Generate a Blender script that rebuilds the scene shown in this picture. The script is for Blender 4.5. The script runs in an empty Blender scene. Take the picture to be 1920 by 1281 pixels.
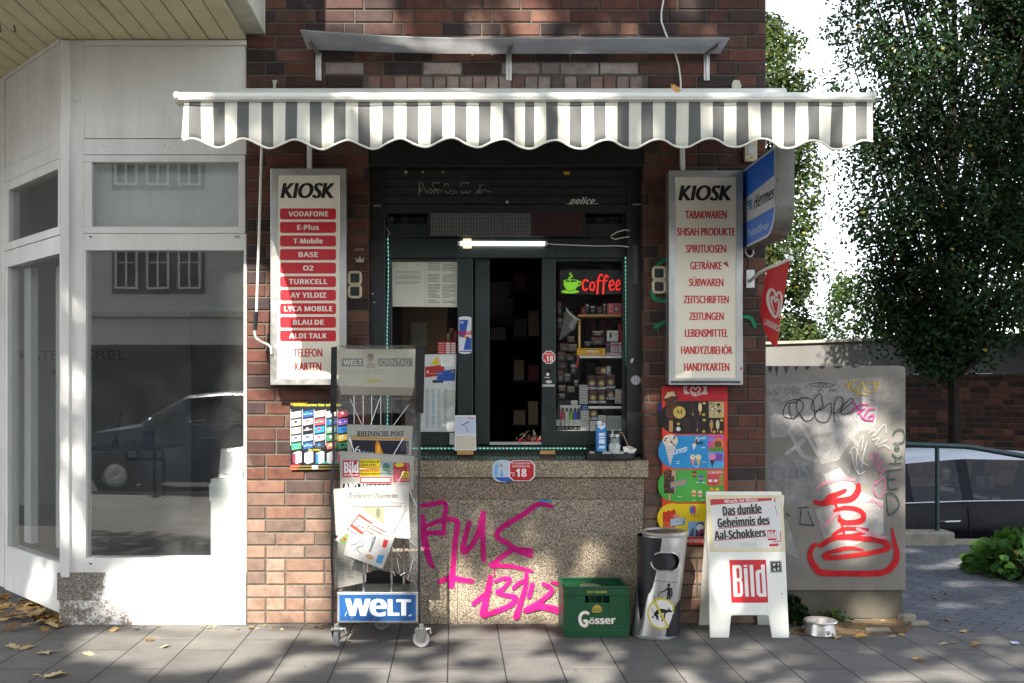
import bpy, bmesh, math, random
import numpy as np
from mathutils import Vector, Matrix
R=random.Random(7); NR=np.random.RandomState(11)
sc=bpy.context.scene; C=sc.collection; rad=math.radians

# ------------------------------------------------------------------ camera, sky, sun, exposure
F=1867.0; D=6.35; VX=852.0; VY=730.0; H=1.5           # focal length in pixels, distance to the shop front, vanishing point, eye height
cam=bpy.data.cameras.new('camera'); co=bpy.data.objects.new('camera',cam); C.objects.link(co)
co.location=(0,-D,H); co.rotation_euler=(rad(90),0,0)
cam.sensor_width=36; cam.lens=36*F/1920; cam.shift_x=(960-VX)/1920; cam.shift_y=(VY-640.5)/1920
cam.clip_start=.05; cam.clip_end=600; sc.camera=co
SX=.37                                               # sideways drift of the sunlight per metre towards the wall
sund=Vector((SX,1,-1.0)).normalized()
ELEV=math.asin(-sund.z); AZ=math.atan2(-sund.x,-sund.y)
w=bpy.data.worlds.new('World'); sc.world=w; w.use_nodes=True
nt=w.node_tree; bg=nt.nodes['Background']
sky=nt.nodes.new('ShaderNodeTexSky'); sky.sky_type='NISHITA'; sky.sun_disc=False
sky.sun_elevation=ELEV; sky.sun_rotation=AZ; sky.air_density=1.0; sky.dust_density=2.2; sky.ozone_density=1.0
tcw=nt.nodes.new('ShaderNodeTexCoord'); nz=nt.nodes.new('ShaderNodeTexNoise'); nz.inputs['Scale'].default_value=2.2; nz.inputs['Detail'].default_value=6
mpw=nt.nodes.new('ShaderNodeMapping'); mpw.inputs['Scale'].default_value=(1,1,3.2)
nt.links.new(tcw.outputs['Generated'],mpw.inputs[0]); nt.links.new(mpw.outputs[0],nz.inputs['Vector'])
rw=nt.nodes.new('ShaderNodeValToRGB'); rw.color_ramp.elements[0].position=.25; rw.color_ramp.elements[1].position=.62
rw.color_ramp.elements[0].color=(.45,.45,.45,1); rw.color_ramp.elements[1].color=(.97,.97,.97,1)
mx=nt.nodes.new('ShaderNodeMix'); mx.data_type='RGBA'; mx.inputs['B'].default_value=(8.6,9.0,9.6,1)
nt.links.new(nz.outputs['Fac'],rw.inputs[0])
sxz=nt.nodes.new('ShaderNodeSeparateXYZ'); nt.links.new(tcw.outputs['Generated'],sxz.inputs[0])
mrw=nt.nodes.new('ShaderNodeMapRange'); mrw.inputs['From Min'].default_value=.2; mrw.inputs['From Max'].default_value=.75; mrw.inputs['To Min'].default_value=1; mrw.inputs['To Max'].default_value=.12; nt.links.new(sxz.outputs[2],mrw.inputs['Value'])
mlw=nt.nodes.new('ShaderNodeMath'); mlw.operation='MULTIPLY'; nt.links.new(rw.outputs['Color'],mlw.inputs[0]); nt.links.new(mrw.outputs[0],mlw.inputs[1]); nt.links.new(mlw.outputs[0],mx.inputs['Factor'])
nt.links.new(sky.outputs[0],mx.inputs['A']); nt.links.new(mx.outputs['Result'],bg.inputs['Color'])
bg.inputs['Strength'].default_value=.12
sl=bpy.data.lights.new('sun','SUN'); sl.energy=5.0; sl.angle=rad(.53); sl.color=(1,.93,.84)
so=bpy.data.objects.new('sun',sl); C.objects.link(so); so.rotation_euler=sund.to_track_quat('-Z','Y').to_euler(); so.location=(-4,-12,14)
vs=sc.view_settings; vs.view_transform='Standard'; vs.look='None'; vs.exposure=1.6; vs.gamma=1; vs.use_curve_mapping=False
cy=sc.cycles; cy.use_denoising=True; cy.max_bounces=8; cy.transparent_max_bounces=24; cy.caustics_reflective=False; cy.caustics_refractive=False; cy.sample_clamp_indirect=6

# ------------------------------------------------------------------ helpers
def lin(v): return v/12.92 if v<=.04045 else ((v+.055)/1.055)**2.4
def c(h): return tuple(lin(int(h[i:i+2],16)/255) for i in (0,2,4))
def PX(px,y=0): return (px-VX)/F*(D+y)
def PZ(py,y=0): return H-(py-VY)/F*(D+y)
def P(px,py,y=0): return Vector((PX(px,y),y,PZ(py,y)))
CAM=Vector((0,-D,H))
def GP(px,py,z=0):                                   # a point of the ground
    t=(H-z)*F/(py-VY); return Vector(((px-VX)/F*t,t-D,z))
def front(y,e=.0006):
    def f(px,py,l=0):
        p=P(px,py,y); p.y-=l*e; return p
    return f
def plane(p0,n,e=.0006):
    p0=Vector(p0); n=Vector(n).normalized()
    def f(px,py,l=0):
        d=Vector(((px-VX)/F,1,-(py-VY)/F)); t=(p0-CAM).dot(n)/d.dot(n)
        return CAM+d*t+n*(l*e)
    return f
def ofs(o):
    v=Vector((0,0,0))
    while o: v+=o.location; o=o.parent
    return v
class MB:
    def __init__(s): s.v=[]; s.f=[]; s.c=[]
    def add(s,vs,fs,col=(.5,.5,.5)):
        b=len(s.v); s.v+= [tuple(v) for v in vs]
        for f in fs: s.f.append([b+i for i in f]); s.c.append(col)
    def hexa(s,q,col=(.5,.5,.5)):                    # q: 4 front then 4 back corners
        s.add(q,[(0,1,2,3),(7,6,5,4),(4,5,1,0),(5,6,2,1),(6,7,3,2),(7,4,0,3)],col)
    def box(s,x0,x1,y0,y1,z0,z1,col=(.5,.5,.5)):
        s.hexa([(x0,y0,z0),(x1,y0,z0),(x1,y0,z1),(x0,y0,z1),(x0,y1,z0),(x1,y1,z0),(x1,y1,z1),(x0,y1,z1)],col)
    def pb(s,px0,py0,px1,py1,y0,y1,col=(.5,.5,.5)):  # a box whose front face (at y0) covers that pixel rectangle
        s.box(PX(px0,y0),PX(px1,y0),y0,y1,PZ(py1,y0),PZ(py0,y0),col)
    def slab(s,quad,th,col=(.5,.5,.5)):              # quad: TL TR BR BL in the world, th: thickness vector to the back
        q=[quad[3],quad[2],quad[1],quad[0]]; th=Vector(th)
        s.hexa([Vector(p) for p in q]+[Vector(p)+th for p in q],col)
    def prism(s,poly,th,col=(.5,.5,.5)):             # poly: world points of the front outline
        n=len(poly); th=Vector(th); vs=[Vector(p) for p in poly]+[Vector(p)+th for p in poly]
        fs=[tuple(range(n)),tuple(reversed(range(n,2*n)))]+[(i,n+i,n+(i+1)%n,(i+1)%n) for i in range(n)]
        s.add(vs,fs,col)
    def tube(s,pts,r,n=8,col=(.5,.5,.5),close=False):
        pts=[Vector(p) for p in pts]; m=len(pts); rs=r if isinstance(r,(list,tuple)) else [r]*m
        vs=[]; up=None
        for i,p in enumerate(pts):
            a=pts[(i-1)%m] if (i or close) else p; b=pts[(i+1)%m] if (i<m-1 or close) else p
            t=(b-a).normalized()
            if up is None: up=Vector((0,0,1)) if abs(t.z)<.9 else Vector((1,0,0))
            x=t.cross(up)
            if x.length<1e-4: x=t.cross(Vector((0,1,0)))
            x.normalize(); yv=x.cross(t).normalized(); up=yv
            for k in range(n):
                a_=2*math.pi*k/n; vs.append(p+x*(math.cos(a_)*rs[i])+yv*(math.sin(a_)*rs[i]))
        fs=[]
        for i in range(m if close else m-1):
            j=(i+1)%m
            for k in range(n): fs.append((i*n+k,i*n+(k+1)%n,j*n+(k+1)%n,j*n+k))
        if not close: fs+=[tuple(reversed(range(n))),tuple(range((m-1)*n,m*n))]
        s.add(vs,fs,col)
    def lathe(s,prof,cen,n=32,col=(.5,.5,.5),axis='z',a0=0,a1=2*math.pi):
        cen=Vector(cen); vs=[]; full=abs(a1-a0-2*math.pi)<1e-6; nn=n if full else n+1
        for r,h in prof:
            for k in range(nn):
                a=a0+(a1-a0)*k/n; x,y=r*math.cos(a),r*math.sin(a)
                vs.append(cen+(Vector((x,y,h)) if axis=='z' else Vector((x,h,y)) if axis=='y' else Vector((h,x,y))))
        fs=[]
        for i in range(len(prof)-1):
            for k in range(n):
                k2=(k+1)%nn; fs.append((i*nn+k,i*nn+k2,(i+1)*nn+k2,(i+1)*nn+k))
        s.add(vs,fs,col)
    def build(s,name,mat,parent=None,bevel=0,smooth=False,seg=2):
        me=bpy.data.meshes.new(name); o_=ofs(parent)
        me.from_pydata([(v[0]-o_.x,v[1]-o_.y,v[2]-o_.z) for v in s.v],[],s.f)
        ca=me.color_attributes.new('Col','FLOAT_COLOR','CORNER'); arr=[]
        for f,cc in zip(s.f,s.c): arr+=[cc[0],cc[1],cc[2],1.0]*len(f)
        ca.data.foreach_set('color',arr)
        me.materials.append(mat); me.update()
        if not isinstance(s,Pr):
            bm=bmesh.new(); bm.from_mesh(me); bmesh.ops.recalc_face_normals(bm,faces=bm.faces); bm.to_mesh(me); bm.free()
        o=bpy.data.objects.new(name,me); C.objects.link(o); o.parent=parent
        if smooth:
            for p in me.polygons: p.use_smooth=True
            me.set_sharp_from_angle(angle=rad(40))
        if bevel:
            b=o.modifiers.new('bevel','BEVEL'); b.width=bevel; b.segments=seg; b.limit_method='ANGLE'; b.angle_limit=rad(35)
        return o
def tag(o,label,cat,group=None):
    o['label']=label; o['category']=cat
    if group: o['group']=group
    return o
def thing(name,label,cat,loc,group=None):
    o=bpy.data.objects.new(name,None); C.objects.link(o); o.location=loc; o.empty_display_size=.1
    return tag(o,label,cat,group)
def struct(o,kind='structure'): o['kind']=kind; return o

BOLD={'b':(0x1D5D4,0x1D5EE),'bi':(0x1D63C,0x1D656),'fr':(0x1D56C,0x1D586),'se':(0x1D400,0x1D41A),'i':(0x1D608,0x1D622)}
TC={}
def glyphs(s,st,bold,shear):
    k=(s,st,bold,shear)
    if k in TC: return TC[k]
    if st in BOLD:
        u,l=BOLD[st]; s=''.join(chr(u+ord(ch)-65) if 'A'<=ch<='Z' else chr(l+ord(ch)-97) if 'a'<=ch<='z' else chr(0x1D7EC+ord(ch)-48) if '0'<=ch<='9' and st in('b','bi') else ch for ch in s)
    cu=bpy.data.curves.new('t','FONT'); cu.body=s; cu.offset=bold; cu.shear=shear; cu.resolution_u=3
    o=bpy.data.objects.new('t',cu); C.objects.link(o); dg=bpy.context.evaluated_depsgraph_get(); e=o.evaluated_get(dg); me=e.to_mesh()
    vs=[(v.co.x,v.co.y) for v in me.vertices]; fs=[tuple(p.vertices) for p in me.polygons]; e.to_mesh_clear()
    bpy.data.objects.remove(o); bpy.data.curves.remove(cu)
    if not vs: vs=[(0,0),(1,0),(1,1)]; fs=[]
    x0=min(v[0] for v in vs); x1=max(v[0] for v in vs); TC[k]=([((x-x0)/max(1e-6,x1-x0),y/.705) for x,y in vs],fs); return TC[k]
class Pr(MB):                                        # print: flat shapes in photo pixels, laid on a plane
    def __init__(s,fn): super().__init__(); s.fn=fn
    def poly(s,pts,col,l=1): s.add([s.fn(x,y,l) for x,y in pts],[tuple(range(len(pts)))],col)
    def rect(s,x0,y0,x1,y1,col,l=1): s.poly([(x0,y1),(x1,y1),(x1,y0),(x0,y0)],col,l)
    def rrect(s,x0,y0,x1,y1,r,col,l=1):
        pts=[]
        for cx,cy_,a in ((x1-r,y0+r,-90),(x1-r,y1-r,0),(x0+r,y1-r,90),(x0+r,y0+r,180)):
            for k in range(5): t=rad(a+k*22.5); pts.append((cx+r*math.cos(t),cy_+r*math.sin(t)))
        s.poly(pts,col,l)
    def ell(s,cx,cy_,rx,ry,col,l=1,n=20,rot=0,a0=0,a1=360):
        cr,sr=math.cos(rad(rot)),math.sin(rad(rot)); pts=[]
        for k in range(n):
            t=rad(a0+(a1-a0)*k/(n if a1-a0==360 else n-1)); x,y=rx*math.cos(t),ry*math.sin(t); pts.append((cx+x*cr-y*sr,cy_+x*sr+y*cr))
        s.poly(pts,col,l)
    def ring(s,cx,cy_,rx,ry,w,col,l=1,n=28):
        for k in range(n):
            a,b=2*math.pi*k/n,2*math.pi*(k+1)/n
            q=[(cx+(rx-d)*math.cos(t),cy_+(ry-d)*math.sin(t)) for t,d in((a,0),(b,0),(b,w),(a,w))]; s.poly(q,col,l)
    def stroke(s,pts,w,col,l=1,sm=True,cap=True):
        pts=[Vector((p[0],p[1])) for p in pts]; ws=list(w)+[w[-1]]*len(pts) if isinstance(w,(list,tuple)) else [w]*len(pts)
        if sm and len(pts)>2:
            q=[]; qw=[]; n=len(pts)
            for i in range(n-1):
                a,b,d,e=pts[max(0,i-1)],pts[i],pts[i+1],pts[min(n-1,i+2)]
                for k in range(5):
                    t=k/5; q.append(.5*((2*b)+(d-a)*t+(2*a-5*b+4*d-e)*t*t+(3*b-a-3*d+e)*t**3)); qw.append(ws[i]*(1-t)+ws[i+1]*t)
            q.append(pts[-1]); qw.append(ws[-1]); pts,ws=q,qw
        L=[]; n=len(pts)
        for i in range(n):
            d=(pts[min(n-1,i+1)]-pts[max(0,i-1)]); d=d.normalized() if d.length>1e-6 else Vector((1,0)); nn=Vector((-d.y,d.x))*(ws[i]/2)
            L.append((pts[i]+nn,pts[i]-nn,l+i*.02))
        vs=[]
        for a,b,ll in L: vs+= [s.fn(a.x,a.y,ll),s.fn(b.x,b.y,ll)]
        s.add(vs,[(2*i,2*i+1,2*i+3,2*i+2) for i in range(n-1)],col)
        if cap:
            for p,ww,ll in ((pts[0],ws[0],l-.15),(pts[-1],ws[-1],l+n*.02+.15)): s.ell(p.x,p.y,ww/2,ww/2,col,ll,10)
    def text(s,t,box,col,l=2,st='b',bold=0,shear=0,quad=None,heavy=0):
        if st in BOLD and bold>.005:                 # heavier: the same letters printed again a hair to each side
            q4=quad or ((box[0],box[1]),(box[2],box[1]),(box[2],box[3]),(box[0],box[3])); d=bold*abs(q4[3][1]-q4[0][1])*.8
            for j,k in enumerate((-1,0,1)): s.text(t,None,col,l+.25*j,st,0,shear,tuple((a+k*d,b_) for a,b_ in q4))
            return
        if heavy:
            q4=quad or ((box[0],box[1]),(box[2],box[1]),(box[2],box[3]),(box[0],box[3]))
            m=max(2,int(heavy*2))
            for j in range(m): k=heavy*(2*j/(m-1)-1); s.text(t,None,col,l+.2*j,st,0,shear,tuple((a+k,b_) for a,b_ in q4))
            return
        vs,fs=glyphs(t,st,bold,shear)
        if quad is None: x0,y0,x1,y1=box; quad=((x0,y0),(x1,y0),(x1,y1),(x0,y1))
        A,B,E,G=[Vector(q) for q in quad]; out=[]
        for u,v in vs:
            p=(A*(1-u)+B*u)*v+(G*(1-u)+E*u)*(1-v); out.append(s.fn(p.x,p.y,l))
        s.add(out,fs,col)
    def greek(s,x0,y0,x1,y1,n,col,l=1,fill=.5):
        h=(y1-y0)/n
        for k in range(n):
            x=x0
            xe=x1 if R.random()<.8 else x0+(x1-x0)*R.uniform(.4,.9)
            s.rect(x0,y0+k*h,xe,y0+k*h+h*fill,col,l)

# ------------------------------------------------------------------ materials
def nodes(name):
    m=bpy.data.materials.new(name); m.use_nodes=True; t=m.node_tree; return m,t,t.nodes['Principled BSDF']
def N(t,k,**kw):
    n=t.nodes.new(k)
    for a,b in kw.items():
        if a.startswith('i_'): n.inputs[a[2:].replace('_',' ')].default_value=b
        else: setattr(n,a,b)
    return n
def mixc(t,f,a,b,mode='MIX'):
    n=N(t,'ShaderNodeMix',data_type='RGBA',blend_type=mode)
    for k,v in (('Factor',f),('A',a),('B',b)):
        if hasattr(v,'is_linked') or isinstance(v,bpy.types.NodeSocket): t.links.new(v,n.inputs[k])
        elif k=='Factor': n.inputs[k].default_value=v
        else: n.inputs[k].default_value=(*v[:3],1)
    return n.outputs['Result']
def noise(t,scale,detail=4,rough=.55,coord='Object',mapping=None):
    tc=N(t,'ShaderNodeTexCoord'); n=N(t,'ShaderNodeTexNoise'); n.inputs['Scale'].default_value=scale; n.inputs['Detail'].default_value=detail; n.inputs['Roughness'].default_value=rough
    src=tc.outputs[coord]
    if mapping:
        mp=N(t,'ShaderNodeMapping'); mp.inputs['Scale'].default_value=mapping; t.links.new(src,mp.inputs[0]); src=mp.outputs[0]
    t.links.new(src,n.inputs['Vector']); return n.outputs['Fac']
def ramp(t,fac,stops):
    n=N(t,'ShaderNodeValToRGB'); e=n.color_ramp.elements
    while len(e)<len(stops): e.new(.5)
    for q,(p,col) in zip(e,stops): q.position=p; q.color=(*(col if isinstance(col,tuple) else (col,)*3),1)
    t.links.new(fac,n.inputs[0]); return n.outputs['Color']
def bump(t,b,h,strength=.3,dist=.01):
    n=N(t,'ShaderNodeBump'); n.inputs['Strength'].default_value=strength; n.inputs['Distance'].default_value=dist; t.links.new(h,n.inputs['Height']); t.links.new(n.outputs[0],b.inputs['Normal'])
def std(name,col,rough=.5,metal=0,var=.18,scale=6,bmp=0,bscale=60,spec=.5,dirt=0,attr=False,coat=0,stretch=None):
    m,t,b=nodes(name); f=noise(t,scale,6,.6,mapping=stretch)
    if attr:
        a=N(t,'ShaderNodeAttribute',attribute_name='Col'); base=a.outputs['Color']
    else:
        rg=N(t,'ShaderNodeRGB'); rg.outputs[0].default_value=(*col,1); base=rg.outputs[0]
    k=ramp(t,f,[(.3,1-var),(.7,1+var*.5)]); base=mixc(t,1.0,base,k,'MULTIPLY')
    if dirt:
        d=ramp(t,noise(t,2.3,8,.7,mapping=(1,1,.5)),[(.52,0.0),(.75,dirt)]); base=mixc(t,d,base,(.09,.08,.065))
    t.links.new(base,b.inputs['Base Color'])
    b.inputs['Metallic'].default_value=metal; b.inputs['Specular IOR Level'].default_value=spec; b.inputs['Coat Weight'].default_value=coat
    rr=ramp(t,noise(t,scale*2.7,4),[(.3,max(0.02,rough-.08)),(.7,min(1,rough+.1))]); t.links.new(rr,b.inputs['Roughness'])
    if bmp: bump(t,b,noise(t,bscale,5),bmp,.004)
    return m
M={}
M['print']=std('printed_paper',(1,1,1),.5,var=.06,scale=9,attr=True,spec=.35)
M['vinyl']=std('painted_sticker',(1,1,1),.35,var=.08,scale=14,attr=True)
M['spray']=std('spray_paint',(1,1,1),.8,var=.3,scale=16,attr=True,spec=.15,bmp=.3,bscale=160)
t=M['spray'].node_tree; b=t.nodes['Principled BSDF']; mz=N(t,'ShaderNodeMath',operation='ADD'); t.links.new(noise(t,150,3,.7),mz.inputs[0]); t.links.new(noise(t,5,6,.7),mz.inputs[1])
t.links.new(ramp(t,mz.outputs[0],[(.55,1.0),(.60,1.0)]) if 0 else ramp(t,noise(t,170,4,.75),[(.34,.25),(.44,1.0)]),b.inputs['Alpha'])
M['white']=std('white_paint',c('deddd8'),.42,var=.13,scale=2.2,bmp=.10,bscale=12,dirt=.2,stretch=(2.5,2.5,.5))
M['cream']=std('cream_paint',c('d6caa4'),.55,var=.1,scale=4,dirt=.3,bmp=.06)
M['fascia']=std('fascia_paint',c('c9c8b4'),.6,var=.15,scale=12,dirt=.6)
M['alu']=std('brushed_aluminium',c('b9b9b4'),.38,metal=.85,var=.12,scale=10,dirt=.25)
M['whitemetal']=std('white_powder_coat',c('e3e3d8'),.35,var=.05,scale=5,dirt=.12)
M['panel']=std('acrylic_panel',c('e6dfc9'),.3,var=.04,scale=2,dirt=.08)
M['black']=std('black_paint',c('16171a'),.4,var=.3,scale=9,dirt=.1)
M['shutter']=std('black_shutter',c('1d1b19'),.5,var=.35,scale=5,dirt=.35)
M['green']=std('dark_green_paint',c('12231f'),.38,var=.25,scale=8,dirt=.25)
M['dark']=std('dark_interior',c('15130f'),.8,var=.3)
M['greyshop']=std('salon_wall',c('b4b4b0'),.8,var=.06)
M['chrome']=std('chrome_wire',c('c8c8c8'),.18,metal=1,var=.1)
M['rubber']=std('grey_rubber',c('8e8e8b'),.6,var=.12,scale=20)
M['crate']=std('green_plastic',c('0f4a2b'),.42,var=.14,scale=8,dirt=.15,bmp=.04)
M['plastic']=std('coloured_plastic',(1,1,1),.4,var=.06,scale=10,attr=True)
M['carton']=std('carton',(1,1,1),.6,var=.08,scale=15,attr=True)
M['wood']=std('pale_wood',c('b68a4e'),.6,var=.25,scale=20,stretch=(1,1,8))
M['concrete']=std('grey_concrete',c('9a958a'),.85,var=.2,scale=5,bmp=.25,bscale=90,dirt=.55,spec=.2)
M['kerb']=std('kerb_stone',c('8d8778'),.9,var=.3,scale=9,bmp=.4,bscale=60,dirt=.5,spec=.2)
M['rail']=std('green_rail_paint',c('1f3b3a'),.45,var=.4,scale=16,dirt=.2)
M['plaster']=std('grey_plaster',c('6f6e6a'),.9,var=.12,scale=2,dirt=.2,bmp=.2)
M['steel']=std('scuffed_steel',c('c9c7c2'),.36,metal=.85,var=.2,scale=7,stretch=(3,3,.6),dirt=.12)
M['soil']=std('dry_soil',c('6d5c45'),.95,var=.5,scale=14,bmp=.6,bscale=80,spec=.1)
M['bark']=std('tree_bark',c('26221d'),.9,var=.4,scale=9,bmp=.6,bscale=30,stretch=(4,4,.7),spec=.15)
M['road']=std('asphalt',c('3c3c3d'),.9,var=.2,scale=30,bmp=.3,bscale=200,spec=.2)
M['ground']=std('yard_ground',c('4a4844'),.95,var=.3,scale=2,spec=.2)
M['facade']=std('cream_render',c('dcd8cc'),.9,var=.06,scale=1)
M['fabric']=std('awning_fabric',(1,1,1),.85,var=.13,scale=7,attr=True,spec=.15,bmp=.08,bscale=9,dirt=.22,stretch=(1,1,.35))
M['tyre']=std('tyre_rubber',c('18181a'),.8,var=.2)
def carpaint(name,col,rough=.22): 
    m=std(name,col,rough,var=.05,coat=.0,spec=.12); return m
M['navy']=carpaint('dark_navy_car_paint',c('0b0c14')); M['roofsilver']=carpaint('silver_car_paint',c('c4cad1'),.35); M['bluegrey']=carpaint('blue_grey_car_paint',c('39465a'))
def glassmat(name,tint=(.93,.95,.94),dust=.03,rough=0.0,ior=1.5):
    m,t,b=nodes(name); t.nodes.remove(b); out=t.nodes['Material Output']
    tr=N(t,'ShaderNodeBsdfTransparent'); tr.inputs[0].default_value=(*tint,1); gl=N(t,'ShaderNodeBsdfGlossy'); gl.inputs['Roughness'].default_value=rough
    ge=N(t,'ShaderNodeNewGeometry'); dt=N(t,'ShaderNodeVectorMath',operation='DOT_PRODUCT'); t.links.new(ge.outputs['Normal'],dt.inputs[0]); t.links.new(ge.outputs['Incoming'],dt.inputs[1])
    ab_=N(t,'ShaderNodeMath',operation='ABSOLUTE'); t.links.new(dt.outputs['Value'],ab_.inputs[0]); sb=N(t,'ShaderNodeMath',operation='SUBTRACT'); sb.inputs[0].default_value=1; t.links.new(ab_.outputs[0],sb.inputs[1])
    pw=N(t,'ShaderNodeMath',operation='POWER'); t.links.new(sb.outputs[0],pw.inputs[0]); pw.inputs[1].default_value=5; f0=((ior-1)/(ior+1))**2
    fr=N(t,'ShaderNodeMath',operation='MULTIPLY_ADD'); t.links.new(pw.outputs[0],fr.inputs[0]); fr.inputs[1].default_value=1-f0; fr.inputs[2].default_value=f0
    mxx=N(t,'ShaderNodeMixShader'); t.links.new(fr.outputs[0],mxx.inputs[0]); t.links.new(tr.outputs[0],mxx.inputs[1]); t.links.new(gl.outputs[0],mxx.inputs[2])
    df=N(t,'ShaderNodeBsdfDiffuse'); df.inputs[0].default_value=(.7,.7,.68,1); m2=N(t,'ShaderNodeMixShader')
    t.links.new(ramp(t,noise(t,5,8,.7),[(.35,dust*.3),(.8,dust*2)]),m2.inputs[0]); t.links.new(mxx.outputs[0],m2.inputs[1]); t.links.new(df.outputs[0],m2.inputs[2]); t.links.new(m2.outputs[0],out.inputs[0]); return m
M['glass']=glassmat('window_glass',(.95,.96,.95),.006); M['carglass']=glassmat('car_glass',(.72,.78,.76),.002,0,1.4)
M['shopglass']=glassmat('shop_window_glass',(.93,.95,.95),.022,0,2.0)
M['jar']=glassmat('jar_glass',(.9,.93,.92),.02)
M['film']=glassmat('clear_plastic_film',(.92,.92,.88),.13,.14)
def emis(name,col=None,s=1.0,attr=False):
    m,t,b=nodes(name); b.inputs['Emission Strength'].default_value=s
    if attr:
        a=N(t,'ShaderNodeAttribute',attribute_name='Col'); t.links.new(a.outputs['Color'],b.inputs['Emission Color']); t.links.new(a.outputs['Color'],b.inputs['Base Color'])
    else: b.inputs['Emission Color'].default_value=(*col,1); b.inputs['Base Color'].default_value=(*col,1)
    return m
M['tube']=emis('lit_tube',(1,.97,.88),2.0); M['led']=emis('lit_led',(.12,.62,.50),.42); M['neon']=emis('lit_letters',None,.26,True)
# bricks: colour per brick from the mesh, mottling and efflorescence on top
def brickmat(name):
    m,t,b=nodes(name); a=N(t,'ShaderNodeAttribute',attribute_name='Col')
    k=ramp(t,noise(t,14,8,.7),[(.25,.5),(.5,.98),(.78,1.4)]); base=mixc(t,1.0,a.outputs['Color'],k,'MULTIPLY')
    k2=ramp(t,noise(t,55,5,.7,mapping=(1,1,2)),[(.56,0.0),(.72,.5)]); base=mixc(t,k2,base,(.05,.035,.03))
    k3=ramp(t,noise(t,3.2,9,.72),[(.60,0.0),(.78,.45)]); base=mixc(t,k3,base,(.42,.38,.34))
    t.links.new(base,b.inputs['Base Color']); b.inputs['Roughness'].default_value=.72; b.inputs['Specular IOR Level'].default_value=.3
    bump(t,b,noise(t,110,6,.7),.35,.004); return m
M['brick']=brickmat('clinker_brick')
M['mortar']=std('grey_mortar',c('625e54'),.95,var=.3,scale=20,bmp=.4,bscale=150,spec=.1)
def granite(name,tint=(1,1,1),paint=False):
    m,t,b=nodes(name); tc=N(t,'ShaderNodeTexCoord')
    v=N(t,'ShaderNodeTexVoronoi'); v.inputs['Scale'].default_value=230; t.links.new(tc.outputs['Object'],v.inputs['Vector'])
    sp=N(t,'ShaderNodeSeparateColor'); t.links.new(v.outputs['Color'],sp.inputs[0])
    base=ramp(t,sp.outputs[0],[(0,(.03,.027,.024)),(.2,(.06,.055,.047)),(.27,(.15,.13,.105)),(.55,(.22,.2,.16)),(.7,(.17,.115,.085)),(.78,(.3,.28,.235)),(1,(.44,.41,.36))])
    base=mixc(t,1.0,base,tint,'MULTIPLY'); base=mixc(t,1.0,base,ramp(t,noise(t,4,7,.6),[(.3,.72),(.7,1.12)]),'MULTIPLY')
    st=ramp(t,noise(t,1.7,8,.7,mapping=(1,1,.6)),[(.6,0.0),(.8,.4)]); base=mixc(t,st,base,(.12,.09,.06))
    if paint:                                        # white emulsion worn away towards the corner of the shop
        sx=N(t,'ShaderNodeSeparateXYZ'); t.links.new(tc.outputs['Object'],sx.inputs[0])
        mr=N(t,'ShaderNodeMapRange'); mr.inputs['From Min'].default_value=paint[0]; mr.inputs['From Max'].default_value=paint[1]; mr.inputs['To Max'].default_value=paint[4]; t.links.new(sx.outputs[0],mr.inputs['Value'])
        ad=N(t,'ShaderNodeMath',operation='ADD'); t.links.new(mr.outputs[0],ad.inputs[0]); t.links.new(noise(t,7,9,.75),ad.inputs[1])
        mz=N(t,'ShaderNodeMath',operation='MULTIPLY_ADD'); t.links.new(noise(t,60,6,.8),mz.inputs[0]); mz.inputs[1].default_value=paint[2]; t.links.new(ad.outputs[0],mz.inputs[2])
        base=mixc(t,ramp(t,mz.outputs[0],[(paint[3],0.0),(paint[3]+.12,1.0)]),base,(.76,.74,.70))
    t.links.new(base,b.inputs['Base Color']); b.inputs['Roughness'].default_value=.5; bump(t,b,v.outputs['Distance'],.12,.002); return m
M['granite']=granite('speckled_granite',(1.3,1.2,1.05)); M['granitesill']=granite('yellowish_granite',(1.4,1.25,.98)); M['granitemid']=granite('brownish_granite',(1.0,.84,.72))
M['polished']=granite('polished_sill',(.35,.4,.38)); M['polished'].node_tree.nodes['Principled BSDF'].inputs['Roughness'].default_value=.14
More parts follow.
